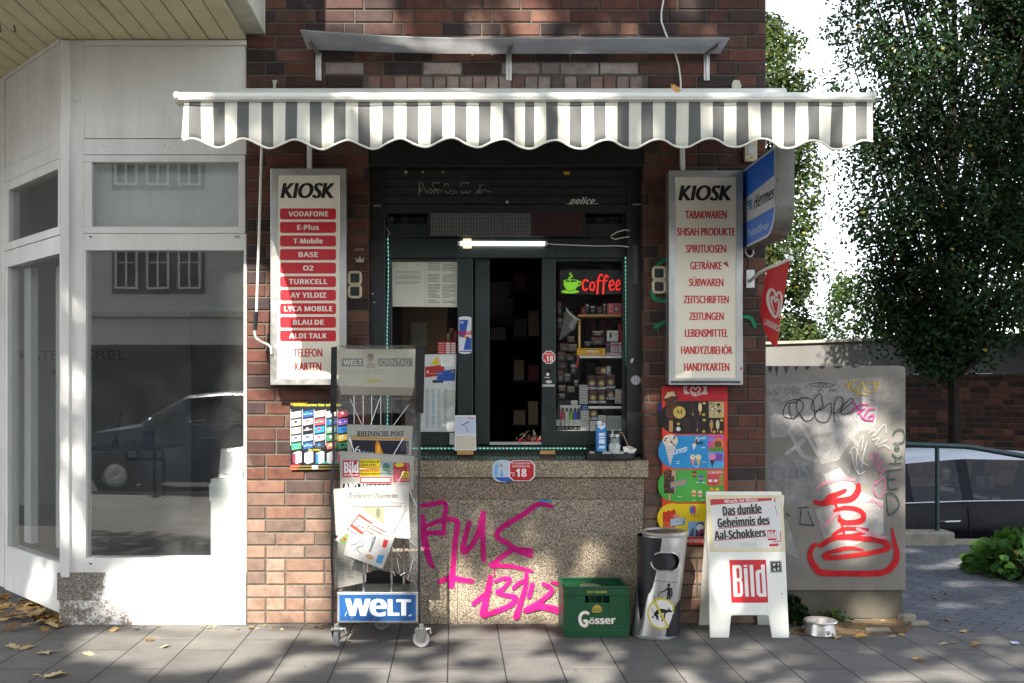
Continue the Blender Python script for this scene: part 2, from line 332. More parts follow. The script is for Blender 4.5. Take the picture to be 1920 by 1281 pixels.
def paving(name,bw,rh,mort,c1,c2,rot,off,loc=(0,0,0),squash=1,dark=(.03,.028,.025),rough=.85,sc_=1.0):
    m,t,b=nodes(name); tc=N(t,'ShaderNodeTexCoord'); mp=N(t,'ShaderNodeMapping'); mp.inputs['Rotation'].default_value=(0,0,rot); mp.inputs['Location'].default_value=loc
    t.links.new(tc.outputs['Object'],mp.inputs[0]); br=N(t,'ShaderNodeTexBrick'); br.offset=off; br.offset_frequency=2; br.squash=squash
    t.links.new(mp.outputs[0],br.inputs['Vector']); br.inputs['Scale'].default_value=1; br.inputs['Brick Width'].default_value=bw; br.inputs['Row Height'].default_value=rh
    br.inputs['Mortar Size'].default_value=mort; br.inputs['Mortar Smooth'].default_value=.3; br.inputs['Color1'].default_value=(*c1,1); br.inputs['Color2'].default_value=(*c2,1); br.inputs['Mortar'].default_value=(*dark,1)
    base=mixc(t,1.0,br.outputs['Color'],ramp(t,noise(t,3.1,9,.65),[(.25,.7),(.55,1.0),(.8,1.25)]),'MULTIPLY')
    base=mixc(t,1.0,base,ramp(t,noise(t,150,3,.8),[(.3,.62),(.7,1.3)]),'MULTIPLY')
    sp=ramp(t,noise(t,26,3,.6),[(.70,0.0),(.74,.6)]); base=mixc(t,sp,base,(.07,.065,.06))
    st=ramp(t,noise(t,.9,8,.75),[(.5,0.0),(.72,.55)]); base=mixc(t,st,base,tuple(v*.45 for v in c1))
    vg=N(t,'ShaderNodeTexVoronoi'); vg.inputs['Scale'].default_value=4.5; t.links.new(tc.outputs['Object'],vg.inputs['Vector']); base=mixc(t,ramp(t,vg.outputs['Distance'],[(.045,.7),(.07,0.0)]),base,(.05,.048,.045))
    t.links.new(base,b.inputs['Base Color']); b.inputs['Roughness'].default_value=rough; b.inputs['Specular IOR Level'].default_value=.25
    mh=N(t,'ShaderNodeMath',operation='MULTIPLY_ADD'); t.links.new(br.outputs['Fac'],mh.inputs[0]); mh.inputs[1].default_value=-1.0; t.links.new(noise(t,140,5,.7),mh.inputs[2])
    bump(t,b,mh.outputs[0],.4,.004); return m
M['paving']=paving('concrete_slabs',.62,.306,.0045,c('676561'),c('716f6a'),rad(90),.37,(0,.036,0))
M['setts']=paving('dark_pavers',.2,.1,.004,c('5c5d61'),c('6a6c70'),rad(42),.5,dark=(.02,.02,.02))
def leafmat(name,trans=.35):
    m,t,b=nodes(name); a=N(t,'ShaderNodeAttribute',attribute_name='Col'); out=t.nodes['Material Output']
    t.links.new(a.outputs['Color'],b.inputs['Base Color']); b.inputs['Roughness'].default_value=.6; b.inputs['Specular IOR Level'].default_value=.1
    tl=N(t,'ShaderNodeBsdfTranslucent'); k=mixc(t,1.0,a.outputs['Color'],(1.5,1.7,.7),'MULTIPLY'); t.links.new(k,tl.inputs[0])
    ms=N(t,'ShaderNodeMixShader'); ms.inputs[0].default_value=trans; t.links.new(b.outputs[0],ms.inputs[1]); t.links.new(tl.outputs[0],ms.inputs[2]); t.links.new(ms.outputs[0],out.inputs[0]); return m
M['leaf']=leafmat('green_leaf'); M['dryleaf']=std('dry_leaf',(1,1,1),.7,var=.35,scale=30,attr=True)
# ------------------------------------------------------------------ ground, paths, road
def sheet(name,poly,z,th,mat,parent=None):
    mb=MB(); mb.prism([(x,y,z) for x,y in poly],(0,0,-th)); return struct(mb.build(name,mat))
sheet('ground',[(-150,-150),(150,-150),(150,150),(-150,150)],-.72,.2,M['ground'])
sheet('pavement',[(-25,-7.9),(25,-7.9),(25,-.2),(3.0,-.2),(2.9,.25),(-25,.25)],0,.5,M['paving'])
sheet('path',[(3.0,-.2),(25,-.2),(25,3.3),(2.0,3.3),(2.0,.25),(2.9,.25)],.004,.5,M['setts'])
sheet('kerb',[(-25,-8.1),(25,-8.1),(25,-7.9),(-25,-7.9)],.012,.5,M['kerb'])
sheet('road',[(-60,-16),(60,-16),(60,-8.1),(-60,-8.1)],-.11,.4,M['road'])
sheet('far_pavement',[(-60,-40),(60,-40),(60,-16),(-60,-16)],.01,.6,M['paving'])

# ------------------------------------------------------------------ brick house with the kiosk
house=thing('brick_house','dark red brick building with a kiosk serving hatch under a striped awning','building',(0,.3,0))
X0,X1=PX(462),PX(1436); OX0,OX1=PX(691),PX(1208); OZ=PZ(262)
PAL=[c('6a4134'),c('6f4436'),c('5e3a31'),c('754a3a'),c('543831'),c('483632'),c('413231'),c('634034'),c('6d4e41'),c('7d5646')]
def bricks(mb,x0,x1,z0,z1,holes,y=0.0,pitch=.0833,pal=PAL,depth=.02,seed=3,pale=None):
    r=random.Random(seed); n=int(round((z1-z0)/pitch))
    for k in range(n):
        za=z0+k*pitch+.005; zb=za+pitch-.0105; x=x0-r.choice([0,.125,.125,.06])
        while x<x1:
            L=.25 if r.random()<.8 else .125
            xa,xb=max(x,x0)+.005,min(x+L,x1)-.005; x+=L
            segs=[(xa,xb)]
            for hx0,hx1,hz0,hz1 in holes:
                if zb>hz0 and za<hz1:
                    segs=[s for a,b in segs for s in ((a,min(b,hx0-.002)),(max(a,hx1+.002),b)) if s[1]-s[0]>.02]
            for a,b in segs:
                if b-a<.02: continue
                col=r.choice(pal); j=r.uniform(.8,1.15); col=tuple(v*j for v in col)
                if pale: col=pale(col,(a+b)/2,(za+zb)/2,r)
                e=r.uniform(-.0015,.0015); g=.004
                q=[(a+g,y-.006+e,za+g),(b-g,y-.006+e,za+g),(b-g,y-.006+e,zb-g),(a+g,y-.006+e,zb-g),(a,y-.002,za),(b,y-.002,za),(b,y-.002,zb),(a,y-.002,zb),(a,y+depth,za),(b,y+depth,za),(b,y+depth,zb),(a,y+depth,zb)]
                mb.add(q,[(0,1,2,3),(0,4,5,1),(1,5,6,2),(2,6,7,3),(3,7,4,0),(4,8,9,5),(5,9,10,6),(6,10,11,7),(7,11,8,4)],col)
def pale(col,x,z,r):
    col=tuple(v*.68 for v in col)                    # darker clinker; sunlit paleness and efflorescence painted into courses near the ground
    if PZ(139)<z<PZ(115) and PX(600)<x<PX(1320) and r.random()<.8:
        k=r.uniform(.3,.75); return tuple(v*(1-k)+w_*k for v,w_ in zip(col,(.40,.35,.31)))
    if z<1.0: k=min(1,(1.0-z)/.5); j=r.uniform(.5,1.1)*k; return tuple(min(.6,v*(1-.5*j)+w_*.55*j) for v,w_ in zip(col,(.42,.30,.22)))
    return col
mb=MB(); SZ=PZ(143)
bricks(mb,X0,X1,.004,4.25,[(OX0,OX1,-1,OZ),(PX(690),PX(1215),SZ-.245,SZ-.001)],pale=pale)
r=random.Random(5); x=PX(690)                         # soldier course over the hatch
while x<PX(1215)-.05:
    col=r.choice(PAL); k=r.uniform(.0,.6); col=tuple(v*(1-k)+w_*k for v,w_ in zip(col,(.40,.35,.31)))
    a,b,za,zb=x+.005,x+.078,SZ-.24,SZ-.006; mb.box(a,b,-.006+r.uniform(-.001,.001),.02,za,zb,col); x+=.0833
for side,s in ((OX0,1),(OX1,-1)):                     # brick returns into the hatch
    for k in range(2,46):
        za=.004+k*.0833+.005
        if za>OZ: break
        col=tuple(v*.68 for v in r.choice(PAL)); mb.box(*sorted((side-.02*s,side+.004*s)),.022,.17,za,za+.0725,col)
wall=mb.build('wall',M['brick'],house)
mb=MB(); mb.box(X0,OX0,.001,.3,0,OZ); mb.box(OX1,X1,.001,.3,0,OZ); mb.box(X0,X1,.001,.3,OZ,4.25); mb.build('mortar_bed',M['mortar'],house)
mb=MB(); mb.box(X0,X1,0,.3,4.25,9.5); mb.box(X1-.3,X1,.3,9,0,9.5); mb.box(X0,X0+.3,.31,9,0,9.5); mb.box(X0,X1,.31,9,9.3,9.5); mb.build('upper_wall',M['plaster'],house)
# granite breast under the hatch
gz=PZ(936); mb=MB(); seam=PX(858)
mb.box(OX0,seam-.001,.012,.3,0,gz); mb.box(seam+.001,OX1+.0,.012,.3,0,gz); gr=mb.build('granite_base',M['granite'],house,bevel=.002)
mb=MB(); mb.box(OX0,OX1,.002,.3,gz+.001,PZ(896)); mb.build('granite_band',M['granitemid'],house,bevel=.002)
zf=PZ(864,-.02); zb=PZ(849,.17); sx1=PX(1216,-.02); sx0=PX(700,-.02)
mb=MB(); mb.hexa([(sx0,-.02,PZ(895)),(sx1,-.02,PZ(895)),(sx1,-.02,zf),(sx0,-.02,zf),(sx0,.2,PZ(895)),(sx1,.2,PZ(895)),(sx1,.2,zf+.008),(sx0,.2,zf+.008)]); mb.build('granite_sill',M['granitesill'],house,bevel=.004)
mb=MB(); mb.hexa([(OX0+.01,-.008,zf+.001),(OX1-.01,-.008,zf+.001),(OX1-.01,-.008,zf+.008),(OX0+.01,-.008,zf+.008),(OX0+.01,.2,zf+.004),(OX1-.01,.2,zf+.004),(OX1-.01,.2,zb+.012),(OX0+.01,.2,zb+.012)]); mb.build('polished_ledge',M['polished'],house)
# pink tag on the granite
g=Pr(front(.010)); pk=c('bd1d73')
for i,(pts,wd) in enumerate([
 ([(792,968),(796,1010),(806,1052),(812,1064)],[9,13,11,6]),([(782,950),(812,945),(830,942),(836,950),(833,975),(832,1000)],[7,9,9,9,9,7]),
 ([(796,988),(815,980),(838,974),(853,975),(858,982),(853,1020),(850,1060),(846,1098)],[8,9,9,9,10,10,10,13]),([(797,1000),(815,999),(832,1000)],9),
 ([(824,1091),(845,1084),(870,1088),(886,1090)],[9,11,10,8]),([(880,980),(872,1010),(868,1034),(882,1026),(896,1000),(906,962)],[9,10,11,10,10,9]),([(906,962),(905,1000),(907,1050)],[10,10,9]),
 ([(1036,950),(1010,945),(985,962),(940,990),(932,1006),(950,1018),(975,1034),(996,1042)],[6,9,10,10,10,10,10,8]),([(996,1032),(960,1032),(926,1056),(921,1060),(960,1062),(997,1071)],[9,9,9,9,8,6]),
 ([(920,1082),(912,1120),(906,1150)],[10,12,15]),([(888,1132),(905,1118),(918,1108)],[9,10,9]),([(928,1090),(945,1084),(956,1086),(945,1102),(932,1110),(950,1116),(966,1120),(958,1134),(930,1146),(908,1154)],[6,7,8,8,8,9,10,10,10,9]),
 ([(987,1076),(985,1100),(976,1130),(968,1156)],[8,9,10,13]),([(963,1102),(975,1092),(986,1088)],[8,8,7]),([(998,1096),(992,1118)],9),
 ([(1018,1094),(1030,1100),(1033,1110),(1012,1128),(984,1145),(1015,1137),(1052,1146)],[7,9,9,9,10,12,14]),([(1034,1091),(1050,1096)],[4,8])]):
    g.stroke(pts,wd,pk,1+i*.9)
g.stroke([(829,1000),(829,1008)],1.5,pk,20); g.stroke([(874,1040),(874,1048)],2,pk,20); g.stroke([(926,1062),(927,1078)],2,pk,21)
g.rect(1009,937,1033,941,c('2f8fc0'),1); g.build('graffiti',M['spray'],gr)
# green tag on the pier beside the price sign
gn=c('2c8a62')
for i,(pts,wd) in enumerate([([(1231,498),(1247,486)],7),([(1222,545),(1228,560),(1246,565)],[6,8,7]),([(1229,613),(1246,604)],[8,6]),([(1394,594),(1408,597),(1415,612)],[5,7,7]),([(1246,748),(1240,768)],12)]): g=Pr(front(-.009)); g.stroke(pts,wd,gn if i<4 else c('51439b'),1+i); g.build('wall_tag',M['spray'],house)
g=Pr(front(-.009)); g.rect(666,466,682,470,c('9b948a')); g.build('paint_mark',M['spray'],house); g=Pr(front(-.009)); g.poly([(667,492),(682,492),(682,482),(678,488),(675,480),(671,488),(667,482)],c('cfc6ba')); g.build('crown_mark',M['spray'],house)

# shutter box, guide rails, half open roller shutter
mb=MB(); mb.pb(692,232,1208,312,.012,.2); mb.build('shutter_box',M['black'],house,bevel=.004)
mb=MB(); yb=.105
for k in range(5):
    y0=318+k*16.5; mb.pb(722,y0,1178,y0+13,yb,yb+.02); mb.pb(722,y0+13.2,1178,y0+16.2,yb+.008,yb+.018)
mb.pb(722,384,1178,389,yb-.006,yb+.02); sh=mb.build('roller_shutter',M['shutter'],house,bevel=.003)
g=Pr(front(yb-.002)); wc=c('a8a29a'); z=.9
for pts in ([(786,368),(786,341),(793,344),(793,350)],[(788,352),(787,360),(795,351),(801,364)],[(803,358),(807,364),(811,358),(808,354),(803,358)],[(813,364),(815,356),(820,356),(822,364),(813,354),(829,358)],[(811,350),(811,343),(826,343)],[(833,350),(834,345),(841,345),(840,350)],[(834,358),(839,364),(846,357),(858,360),(846,364)],[(864,351),(864,343),(879,343),(878,346)],[(865,357),(866,363),(871,362),(873,358),(878,363),(882,357)],[(892,364),(897,356),(898,363)],[(900,364),(900,347),(907,347)],[(902,361),(908,356),(915,359),(922,361)]): g.stroke(pts,1.3,wc,z,sm=False,cap=False); z+=.4
g.build('scribble',M['print'],sh); g=Pr(front(yb-.002)); g.text('..police..',(1061,371,1121,383),c('dedad2'),1,'bi',.01,.25); g.build('scribble',M['print'],sh)
for x,y,s in ((761,323,3.2),(793,323,2.4),(831,323,2.2),(951,379,3)): g=Pr(front(yb-.002)); g.ell(x,y,s,s,c('b9b3a2'),1); g.build('screw_cap',M['print'],sh)
g=Pr(front(yb-.002)); g.poly([(1055,322),(1070,322),(1066,328),(1059,328)],c('e0a21d'),1); g.build('yellow_sticker',M['print'],sh)
mb=MB(); mb.pb(694,312,722,852,.09,.2); mb.build('guide_rail',M['black'],house,bevel=.004)
mb=MB(); mb.pb(1176,312,1206,852,.09,.2); gd=mb.build('guide_rail',M['black'],house,bevel=.004)
g=Pr(front(.088)); g.rect(700,384,714,388,c('8f8d88')); g.build('tape_strip',M['print'],house); g=Pr(front(.088)); g.rect(1186,382,1202,385,c('a3a19c')); g.build('tape_strip',M['print'],gd); g=Pr(front(.088)); g.ell(1192,713,9,9,c('c9c4cc'),1); g.ring(1192,713,8,8,1.2,c('77727a'),2); g.text('N',(1188,709,1196,717),c('8a8590'),2); g.build('round_sticker',M['print'],gd); g=Pr(front(.088))
g.rect(1187,460,1196,533,c('5d5b56'),1); g.build('worn_sticker',M['print'],gd); g=Pr(front(.088)); g.ell(1185,676,2.5,5,c('bdbab4'),1,rot=20); g.build('paint_chip',M['print'],gd); g=Pr(front(.088)); g.ell(699,551,2,1.5,c('bdbab4')); g.build('paint_chip',M['print'],house); g=Pr(front(.088)); g.ell(702,567,3,1.5,c('9d9a94')); g.build('paint_chip',M['print'],gd)

# green window frame of the hatch
yf=.16; G=M['green']
fr=MB()
fr.pb(722,389,1176,395,yf+.02,yf+.08); fr.pb(722,419,1176,446,yf,yf+.06); fr.pb(722,446.5,1176,484,yf-.008,yf+.06)
fr.pb(722,395,729,419,yf+.004,yf+.06); fr.pb(801,395,1097,419,yf+.004,yf+.06); fr.pb(1168,395,1176,419,yf+.004,yf+.06)
fr.pb(722,484.5,735,848,yf-.004,yf+.06); fr.pb(858,484.5,887,836,yf-.006,yf+.06); fr.pb(735,484.5,858,490,yf-.002,yf+.06); fr.pb(735,810,858,836,yf-.004,yf+.06)
fr.pb(735,836.5,1176,848,yf,yf+.07); fr.pb(1168,484.5,1176,836,yf-.004,yf+.06)
fr.build('window_frame',G,house,bevel=.004)
mb=MB(); mb.pb(729,395,801,419,yf+.03,yf+.034); mb.build('transom_pane',M['glass'],house); mb=MB(); mb.pb(1097,395,1168,419,yf+.03,yf+.034); mb.build('transom_pane',M['glass'],house)
mb=MB(); mb.pb(735,490,858,810,yf+.025,yf+.029); mb.build('window_pane',M['glass'],house)
sd=MB(); sd.pb(890,470,918,834,yf+.04,yf+.08); sd.pb(890,466,1016,470,yf+.04,yf+.08); sd.build('sliding_sash',G,house,bevel=.003)
mb=MB()
mb.pb(1016,484.5,1042,836,yf-.01,yf+.05); mb.pb(1042,484.5,1168,490,yf-.01,yf+.05); mb.pb(1042,808,1168,836,yf-.01,yf+.05); hd=mb.build('hatch_leaf',G,house,bevel=.004)
mb=MB(); mb.pb(1042,490,1168,808,yf+.012,yf+.016); mb.build('pane',M['glass'],hd)
g=Pr(front(yf-.012)); oc=lambda cx,cy_,r_: [(cx+r_*math.cos(rad(22.5+45*k)),cy_+r_*math.sin(rad(22.5+45*k))) for k in range(8)]
g.poly(oc(1029,670,13),c('e9e4de'),1); g.poly(oc(1029,670,11.6),c('c9302c'),2); g.text('18',(1024,668,1037,678),c('f3efe9'),3,'b',.02); g.text('ab',(1019,674,1023,678),c('f3efe9'),3); g.greek(1021,662,1037,667,3,c('e8b5ad'),3); g.build('age_sticker',M['print'],hd); g=Pr(front(yf-.012))
g.rect(1022,693,1033,712,c('0c0c0c'),1); g.ell(1027,702,3,3,c('dcd8d0'),2); g.rect(1021,707,1031,709,c('b9b6af'),2); g.ell(1029,716,6,3,c('c9c6be'),1); g.build('lock_plate',M['print'],hd); g=Pr(front(yf-.012)); g.rect(1017,721,1040,725,c('b5b2a8'),1); g.build('tape_strip',M['print'],hd)
mb=MB(); mb.pb(918,829,1016,834,yf,yf+.08); mb.build('threshold',M['alu'],house)
# energy drink can sticker on the frame
g=Pr(front(yf-.009)); bl=c('2a4fa0'); sv=c('cfd3d6')
g.rect(860,597,884,660,sv,1); g.ell(872,597,12,3.5,c('e6e6e6'),2,a0=180,a1=360); g.ell(872,660,12,4,sv,1.2,a0=0,a1=180)
g.poly([(861,632),(872,632),(878,600),(861,600)],bl,2); g.poly([(869,656),(883.5,656),(883.5,634),(874,634)],bl,2); g.rect(861,658,883,660,bl,2)
g.text('RedBull',(860,621,884,628),c('c9202c'),4,'b',.02); g.poly([(866,633),(871,630),(873,634),(878,630),(880,634)],c('d33a2a'),4); g.ell(873,631,2.5,2,c('e8b422'),4.5); g.greek(863,603,869,608,2,c('d5dae5'),3); g.build('can_sticker',M['print'],house)
# serving room behind the hatch
mb=MB(); rx0,rx1=OX0+.01,OX1-.01
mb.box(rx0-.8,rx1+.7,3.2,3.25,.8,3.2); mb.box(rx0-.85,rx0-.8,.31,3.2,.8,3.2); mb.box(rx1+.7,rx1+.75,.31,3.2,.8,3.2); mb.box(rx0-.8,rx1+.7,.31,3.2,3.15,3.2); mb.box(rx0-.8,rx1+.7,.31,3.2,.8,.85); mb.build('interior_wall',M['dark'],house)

# ------------------------------------------------------------------ white corner shop
shop=thing('corner_shop','white painted corner shop with large display windows and a boarded soffit','building',(-2,.3,0))
W=M['white']; fr=MB()
fr.pb(130,75,157,1080,0,.10); fr.pb(157,260.8,462,290,0,.10); fr.pb(157.3,75,462,259.5,.008,.06); fr.pb(157,291,460,304,-.004,.08); fr.pb(157,425,460,437.5,-.004,.08)
fr.pb(157,304,172.5,425,-.004,.08); fr.pb(447,304,460,425,-.004,.08); fr.pb(157,438.2,462,469.5,0,.1); fr.pb(157,469.5,161,1046,.0,.1); fr.pb(457,469.5,462,1046,-.004,.1); fr.pb(157,1046,462,1074,0,.1)
fr.pb(157,75,462,84,-.012,.0); fr.build('shopfront_frame',W,shop,bevel=.003)
fr=MB(); fr.pb(113,75,129,1083,-.03,.08); fr.build('corner_post',W,shop,bevel=.005)
g=Pr(front(-.002)); g.poly([(166,443),(173,443),(170,446.5)],c('2a2926')); g.build('drain_slot',M['print'],shop); g=Pr(front(-.002)); g.rect(440,442,450,447,c('a9a598')); g.build('drain_slot',M['print'],shop); g=Pr(front(-.002)); g.poly([(166,1056),(174,1056),(170,1059)],c('3a3935')); g.build('drain_slot',M['print'],shop); g=Pr(front(-.002)); g.rect(444,1056,449,1057.5,c('5a5955')); g.build('drain_slot',M['print'],shop)
for x,y in ((138,188),(143,192),(150,190),(192,273),(199,275),(310,272),(318,276)): g=Pr(front(-.002)); g.ell(x,y,1.5,1.2,c('a19b8d')); g.build('screw_hole',M['print'],shop)
mb=MB(); mb.pb(172,304,447.5,425.5,.03,.036); mb.build('upper_pane',M['shopglass'],shop)
mb=MB(); mb.pb(160.5,469,457.5,1046.5,.04,.047); mb.build('display_pane',M['shopglass'],shop)
plm=granite('painted_granite',(1,1,1),(-.36,.16,.35,.86,1.0)); plm2=granite('flaking_granite',(1.05,1,.95),(-.45,.3,.75,.86,.22))
mb=MB(); mb.box(PX(108),PX(462),-.012,.3,PZ(1126,-.012)+.001,PZ(1073.5)); mb.build('plinth',plm,shop,bevel=.003)
mb=MB(); mb.box(PX(112),PX(462),-.012,.3,0,PZ(1126,-.012)-.001); mb.build('plinth_base',plm2,shop,bevel=.003)
# slanting bay, at 45 degrees to the street
B0=Vector((PX(112.5),0,0)); BD=Vector((-.776,.85,0)).normalized(); BN=Vector((-BD.y,BD.x,0)); BN=BN if BN.y<0 else -BN
def bs(px):                                          # distance along the bay of the pixel column px
    k=(px-VX)/F; return (k*D-B0.x)/(BD.x-k*BD.y)
def bay(mb,px0,px1,ya,yb,n0=0,th=.08):
    q=[B0+BD*bs(px0)+BN*n0,B0+BD*bs(px1)+BN*n0]; za,zb=PZ(ya),PZ(yb)
    mb.slab([q[0]+Vector((0,0,za)),q[1]+Vector((0,0,za)),q[1]+Vector((0,0,zb)),q[0]+Vector((0,0,zb))],BN*-th)
mb=MB(); bay(mb,-90,8.5,70,1147,.004); bay(mb,8.5,113,70,80,.012); bay(mb,8.5,113,80,265,-.006); bay(mb,8.5,113,266,296,0); bay(mb,8.5,113,297,316,.004); bay(mb,8.5,113,424,440,.004); bay(mb,8.5,17,316,424,.004); bay(mb,109.5,113,316,424,.004)
bay(mb,8.5,113,441,475,0); bay(mb,8.5,14,475,1057,0); bay(mb,111.5,113,475,1057,0); bay(mb,8.5,113,1057,1150,0); mb.build('bay_frame',W,shop,bevel=.003)
mb=MB(); bay(mb,17,109.5,316,424,-.03,.006); mb.build('bay_upper_pane',M['shopglass'],shop)
mb=MB(); bay(mb,14,111.5,475,1057,-.03,.006); mb.build('bay_pane',M['shopglass'],shop)
mb=MB(); bay(mb,18,30,478,1050,-.10,.05); bay(mb,44,56,478,1056,-.22,.05); mb.build('door_frame',W,shop)
# soffit boards under the projecting upper storey
SZf=PZ(75)+.002; mb=MB(); x=X0-.004; k=0
while x>-7.5:
    yend=max(.1,min(3.4,(-2.2-x)*1.25+.2)); z=SZf+.0015*math.sin(k*1.7)
    mb.hexa([(x-.112,-1.42,z),(x,-1.42,z),(x,-1.42,z+.02),(x-.112,-1.42,z+.02),(x-.112,yend,z),(x,yend,z),(x,yend,z+.02),(x-.112,yend,z+.02)]); x-=.1195; k+=1
mb.build('soffit',M['cream'],shop,bevel=.004)
mb=MB(); mb.box(-7.5,X0,-1.42,3.0,SZf+.022,SZf+.06); mb.build('soffit_backing',M['fascia'],shop)
mb=MB(); mb.box(X0,PX(498),-1.44,.0-.007,PZ(65)+.0,PZ(65)+.9); mb.box(-7.5,PX(498)-.02,-1.48,-1.44,PZ(65),PZ(65)+.9); mb.build('fascia',M['fascia'],shop,bevel=.006)
mb=MB(); mb.box(-7.5,X0-.01,-1.4,8,PZ(65)+.9,9.5); mb.build('upper_wall',M['facade'],shop)
for px,py,l in ((27,47,.06),(0,84,.06)):             # cup hooks in the soffit
    x=PX(px,-.25); mb=MB(); mb.tube([(x,-.25,SZf),(x,-.25,SZf-.02),(x+.008,-.25,SZf-.03),(x+.004,-.25,SZf-.042),(x-.008,-.25,SZf-.036)],.004,6); mb.build('hook',M['black'],shop)
# salon interior
mb=MB(); zfl=PZ(1060); mb.box(-7,-.0+X0,3.3,3.4,zfl,3.8); mb.box(X0-.02,X0-.005,.1,3.3,zfl,3.8); mb.prism([(X0-.02,.11,3.70),(X0-.02,3.3,3.70),(-5.3,3.3,3.70),(-3.35,1.25,3.70),(-2.45,.14,3.70)],(0,0,.02)); mb.build('salon_wall',M['greyshop'],shop)
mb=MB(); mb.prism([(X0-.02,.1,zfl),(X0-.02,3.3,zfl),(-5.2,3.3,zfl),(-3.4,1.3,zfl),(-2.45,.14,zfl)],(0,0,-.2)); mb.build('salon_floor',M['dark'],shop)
mb=MB(); mb.pb(172,300,449,432,.13,.16); mb.build('added_white_panel',W,shop)  # white panel added behind the upper pane to brighten it
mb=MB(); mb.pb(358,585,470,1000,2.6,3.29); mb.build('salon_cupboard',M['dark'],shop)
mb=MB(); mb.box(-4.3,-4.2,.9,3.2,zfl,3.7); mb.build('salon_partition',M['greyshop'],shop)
g=Pr(front(3.29)); tc_=c('2f2e2c')
g.text('KATE',(38,657,108,675),tc_,1,'p',.008); g.text('EREL',(160,656,238,674),tc_,1,'p',.008); g.text('B',(98,693,105,703),tc_,1,'p',.01); g.text('Y',(167,693,174,703),tc_,1,'p',.01); g.build('wall_lettering',M['print'],shop)
mb=MB(); mb.pb(395,898,456.5,1050,.12,.5); mb.pb(392,908,396,940,.12,.5); tag(mb.build('display_plinth',W,None,bevel=.004),'white display plinth standing inside the shop window','plinth')
t=thing('picture_frame','silver picture frame propped on the white plinth in the shop window','picture frame',P(432,897,.2))
mb=MB(); mb.slab([P(415,842,.24),P(457,838,.24),P(455,897,.16),P(409,897,.16)],(0,.012,.004)); mb.build('frame',M['alu'],t,bevel=.002)
mb=MB(); mb.slab([P(421,848,.228),P(453,845,.228),P(452,890,.164),P(416,890,.164)],(0,.003,0)); mb.build('backing',M['plastic'],t)
t=thing('console_table','thin black metal console table in the salon','table',P(262,935,1.5))
mb=MB(); yy=1.5
for a,b in (((162,842),(308,842)),((236,861),(308,861))): mb.tube([P(*a,yy),P(*b,yy)],.012,4)
for x,y0,y1 in ((236,842,861),(259,842,861),(291,842,935),(307,842,935),(290,842,935),(162,842,935)): mb.tube([P(x,y0,yy),P(x,y1,yy)],.012,4)
mb.tube([P(307,842,yy),P(307,842,1.9)],.012,4); mb.build('frame',M['black'],t); mb=MB(); mb.pb(160,839,310,843,1.48,1.95); mb.build('table_top',M['black'],t,bevel=.003)
t=thing('reed_diffuser','black reed diffuser with splayed sticks on the console table','diffuser',P(216,839,1.6))
mb=MB(); q=P(216,839,1.6); mb.lathe([(0,0),(.03,0),(.03,.05),(.015,.06),(.012,.08)],q,16); mb.build('bottle',M['black'],t,smooth=True)
mb=MB()
for dx in (-.06,-.03,-.005,.02,.06,.045): mb.tube([q+Vector((0,0,.02)),q+Vector((dx,.0,.29))],.0025,5)
mb.build('stick',M['black'],t)
mb=MB(); mb.pb(231,826,249,839,1.6,1.68); tag(mb.build('storage_tin',M['black'],None,bevel=.008),'small black tin beside the reed diffuser','tin')
mb=MB(); mb.pb(266,808,287,839,1.6,1.64,c('16233f')); tag(mb.build('book',M['carton'],None,bevel=.003),'dark blue box standing on the console table','box')
# ------------------------------------------------------------------ awning
AY=-1.3; aw=thing('awning','grey and white striped awning with scalloped valance over the hatch','awning',(PX(985,AY),-.6,3.1))
mb=MB(); zt,zb_=PZ(170,AY),PZ(190,AY); xa,xb=PX(327,AY),PX(1642,AY); n=8; prof=[]
for k in range(n+1): a=math.pi*(.5+k/n); prof.append((AY+.04+.045*math.cos(a),(zt+zb_)/2+(zt-zb_)/2*math.sin(a)))
prof+=[(AY+.09,zb_),(AY+.09,zt)]
mb.prism([(xa+.012,y,z) for y,z in prof],(xb-xa-.024,0,0)); rl=mb.build('front_rail',M['whitemetal'],aw,smooth=True)
mb=MB(); mb.prism([(xa,AY-.008+(y-AY)*1.08,z+(z-(zt+zb_)/2)*.08) for y,z in prof],(.012,0,0)); mb.build('end_cap',M['whitemetal'],aw)
mb=MB(); mb.prism([(xb-.012,AY-.008+(y-AY)*1.08,z+(z-(zt+zb_)/2)*.08) for y,z in prof],(.012,0,0)); mb.build('end_cap',M['whitemetal'],aw)
mb=MB(); mb.box(xa+.02,xb-.02,AY-.0065,AY+.0,zb_+.008,zb_+.014); mb.build('groove',M['alu'],rl)
DK=c('666765'); LT=c('d9d8ca'); bounds=[]                 # stripe limits in pixels: (start, end, colour)
darks=[(443+45.5*k,443+45.5*k+22.3) for k in range(-2,12)]+[(985,1002.5)]+[(1024.7+44.8*k,1024.7+44.8*k+21.8) for k in range(14)]
cur=343
for a,b in darks: bounds+=[(cur,a,LT),(a,b,DK)]; cur=b
bounds.append((cur,1640,LT))
cols=[]
for a,b,col in bounds:
    n=max(2,int((b-a)/4.5)); cols+=[(a+(b-a)*k/n,a+(b-a)*(k+1)/n,col) for k in range(n)]
def vbot(px): return 267.5+7.6*math.cos(2*math.pi*(px-505)/97.5)+2.0*math.sin(px*.013)
def vy(px,t): return AY+.022+t*(.012*math.sin(px*.0645+1)+.008*math.sin(px*.021)+.004*math.sin(px*.19))
mb=MB(); VN=6; ZT=PZ(189,AY)
def vpt(px,k):
    t=k/VN; x=PX(px-(t*5 if px<346 else 0),AY); z=ZT+(PZ(vbot(px),AY)-ZT)*t; return (x,vy(px,t),z)
idx={}
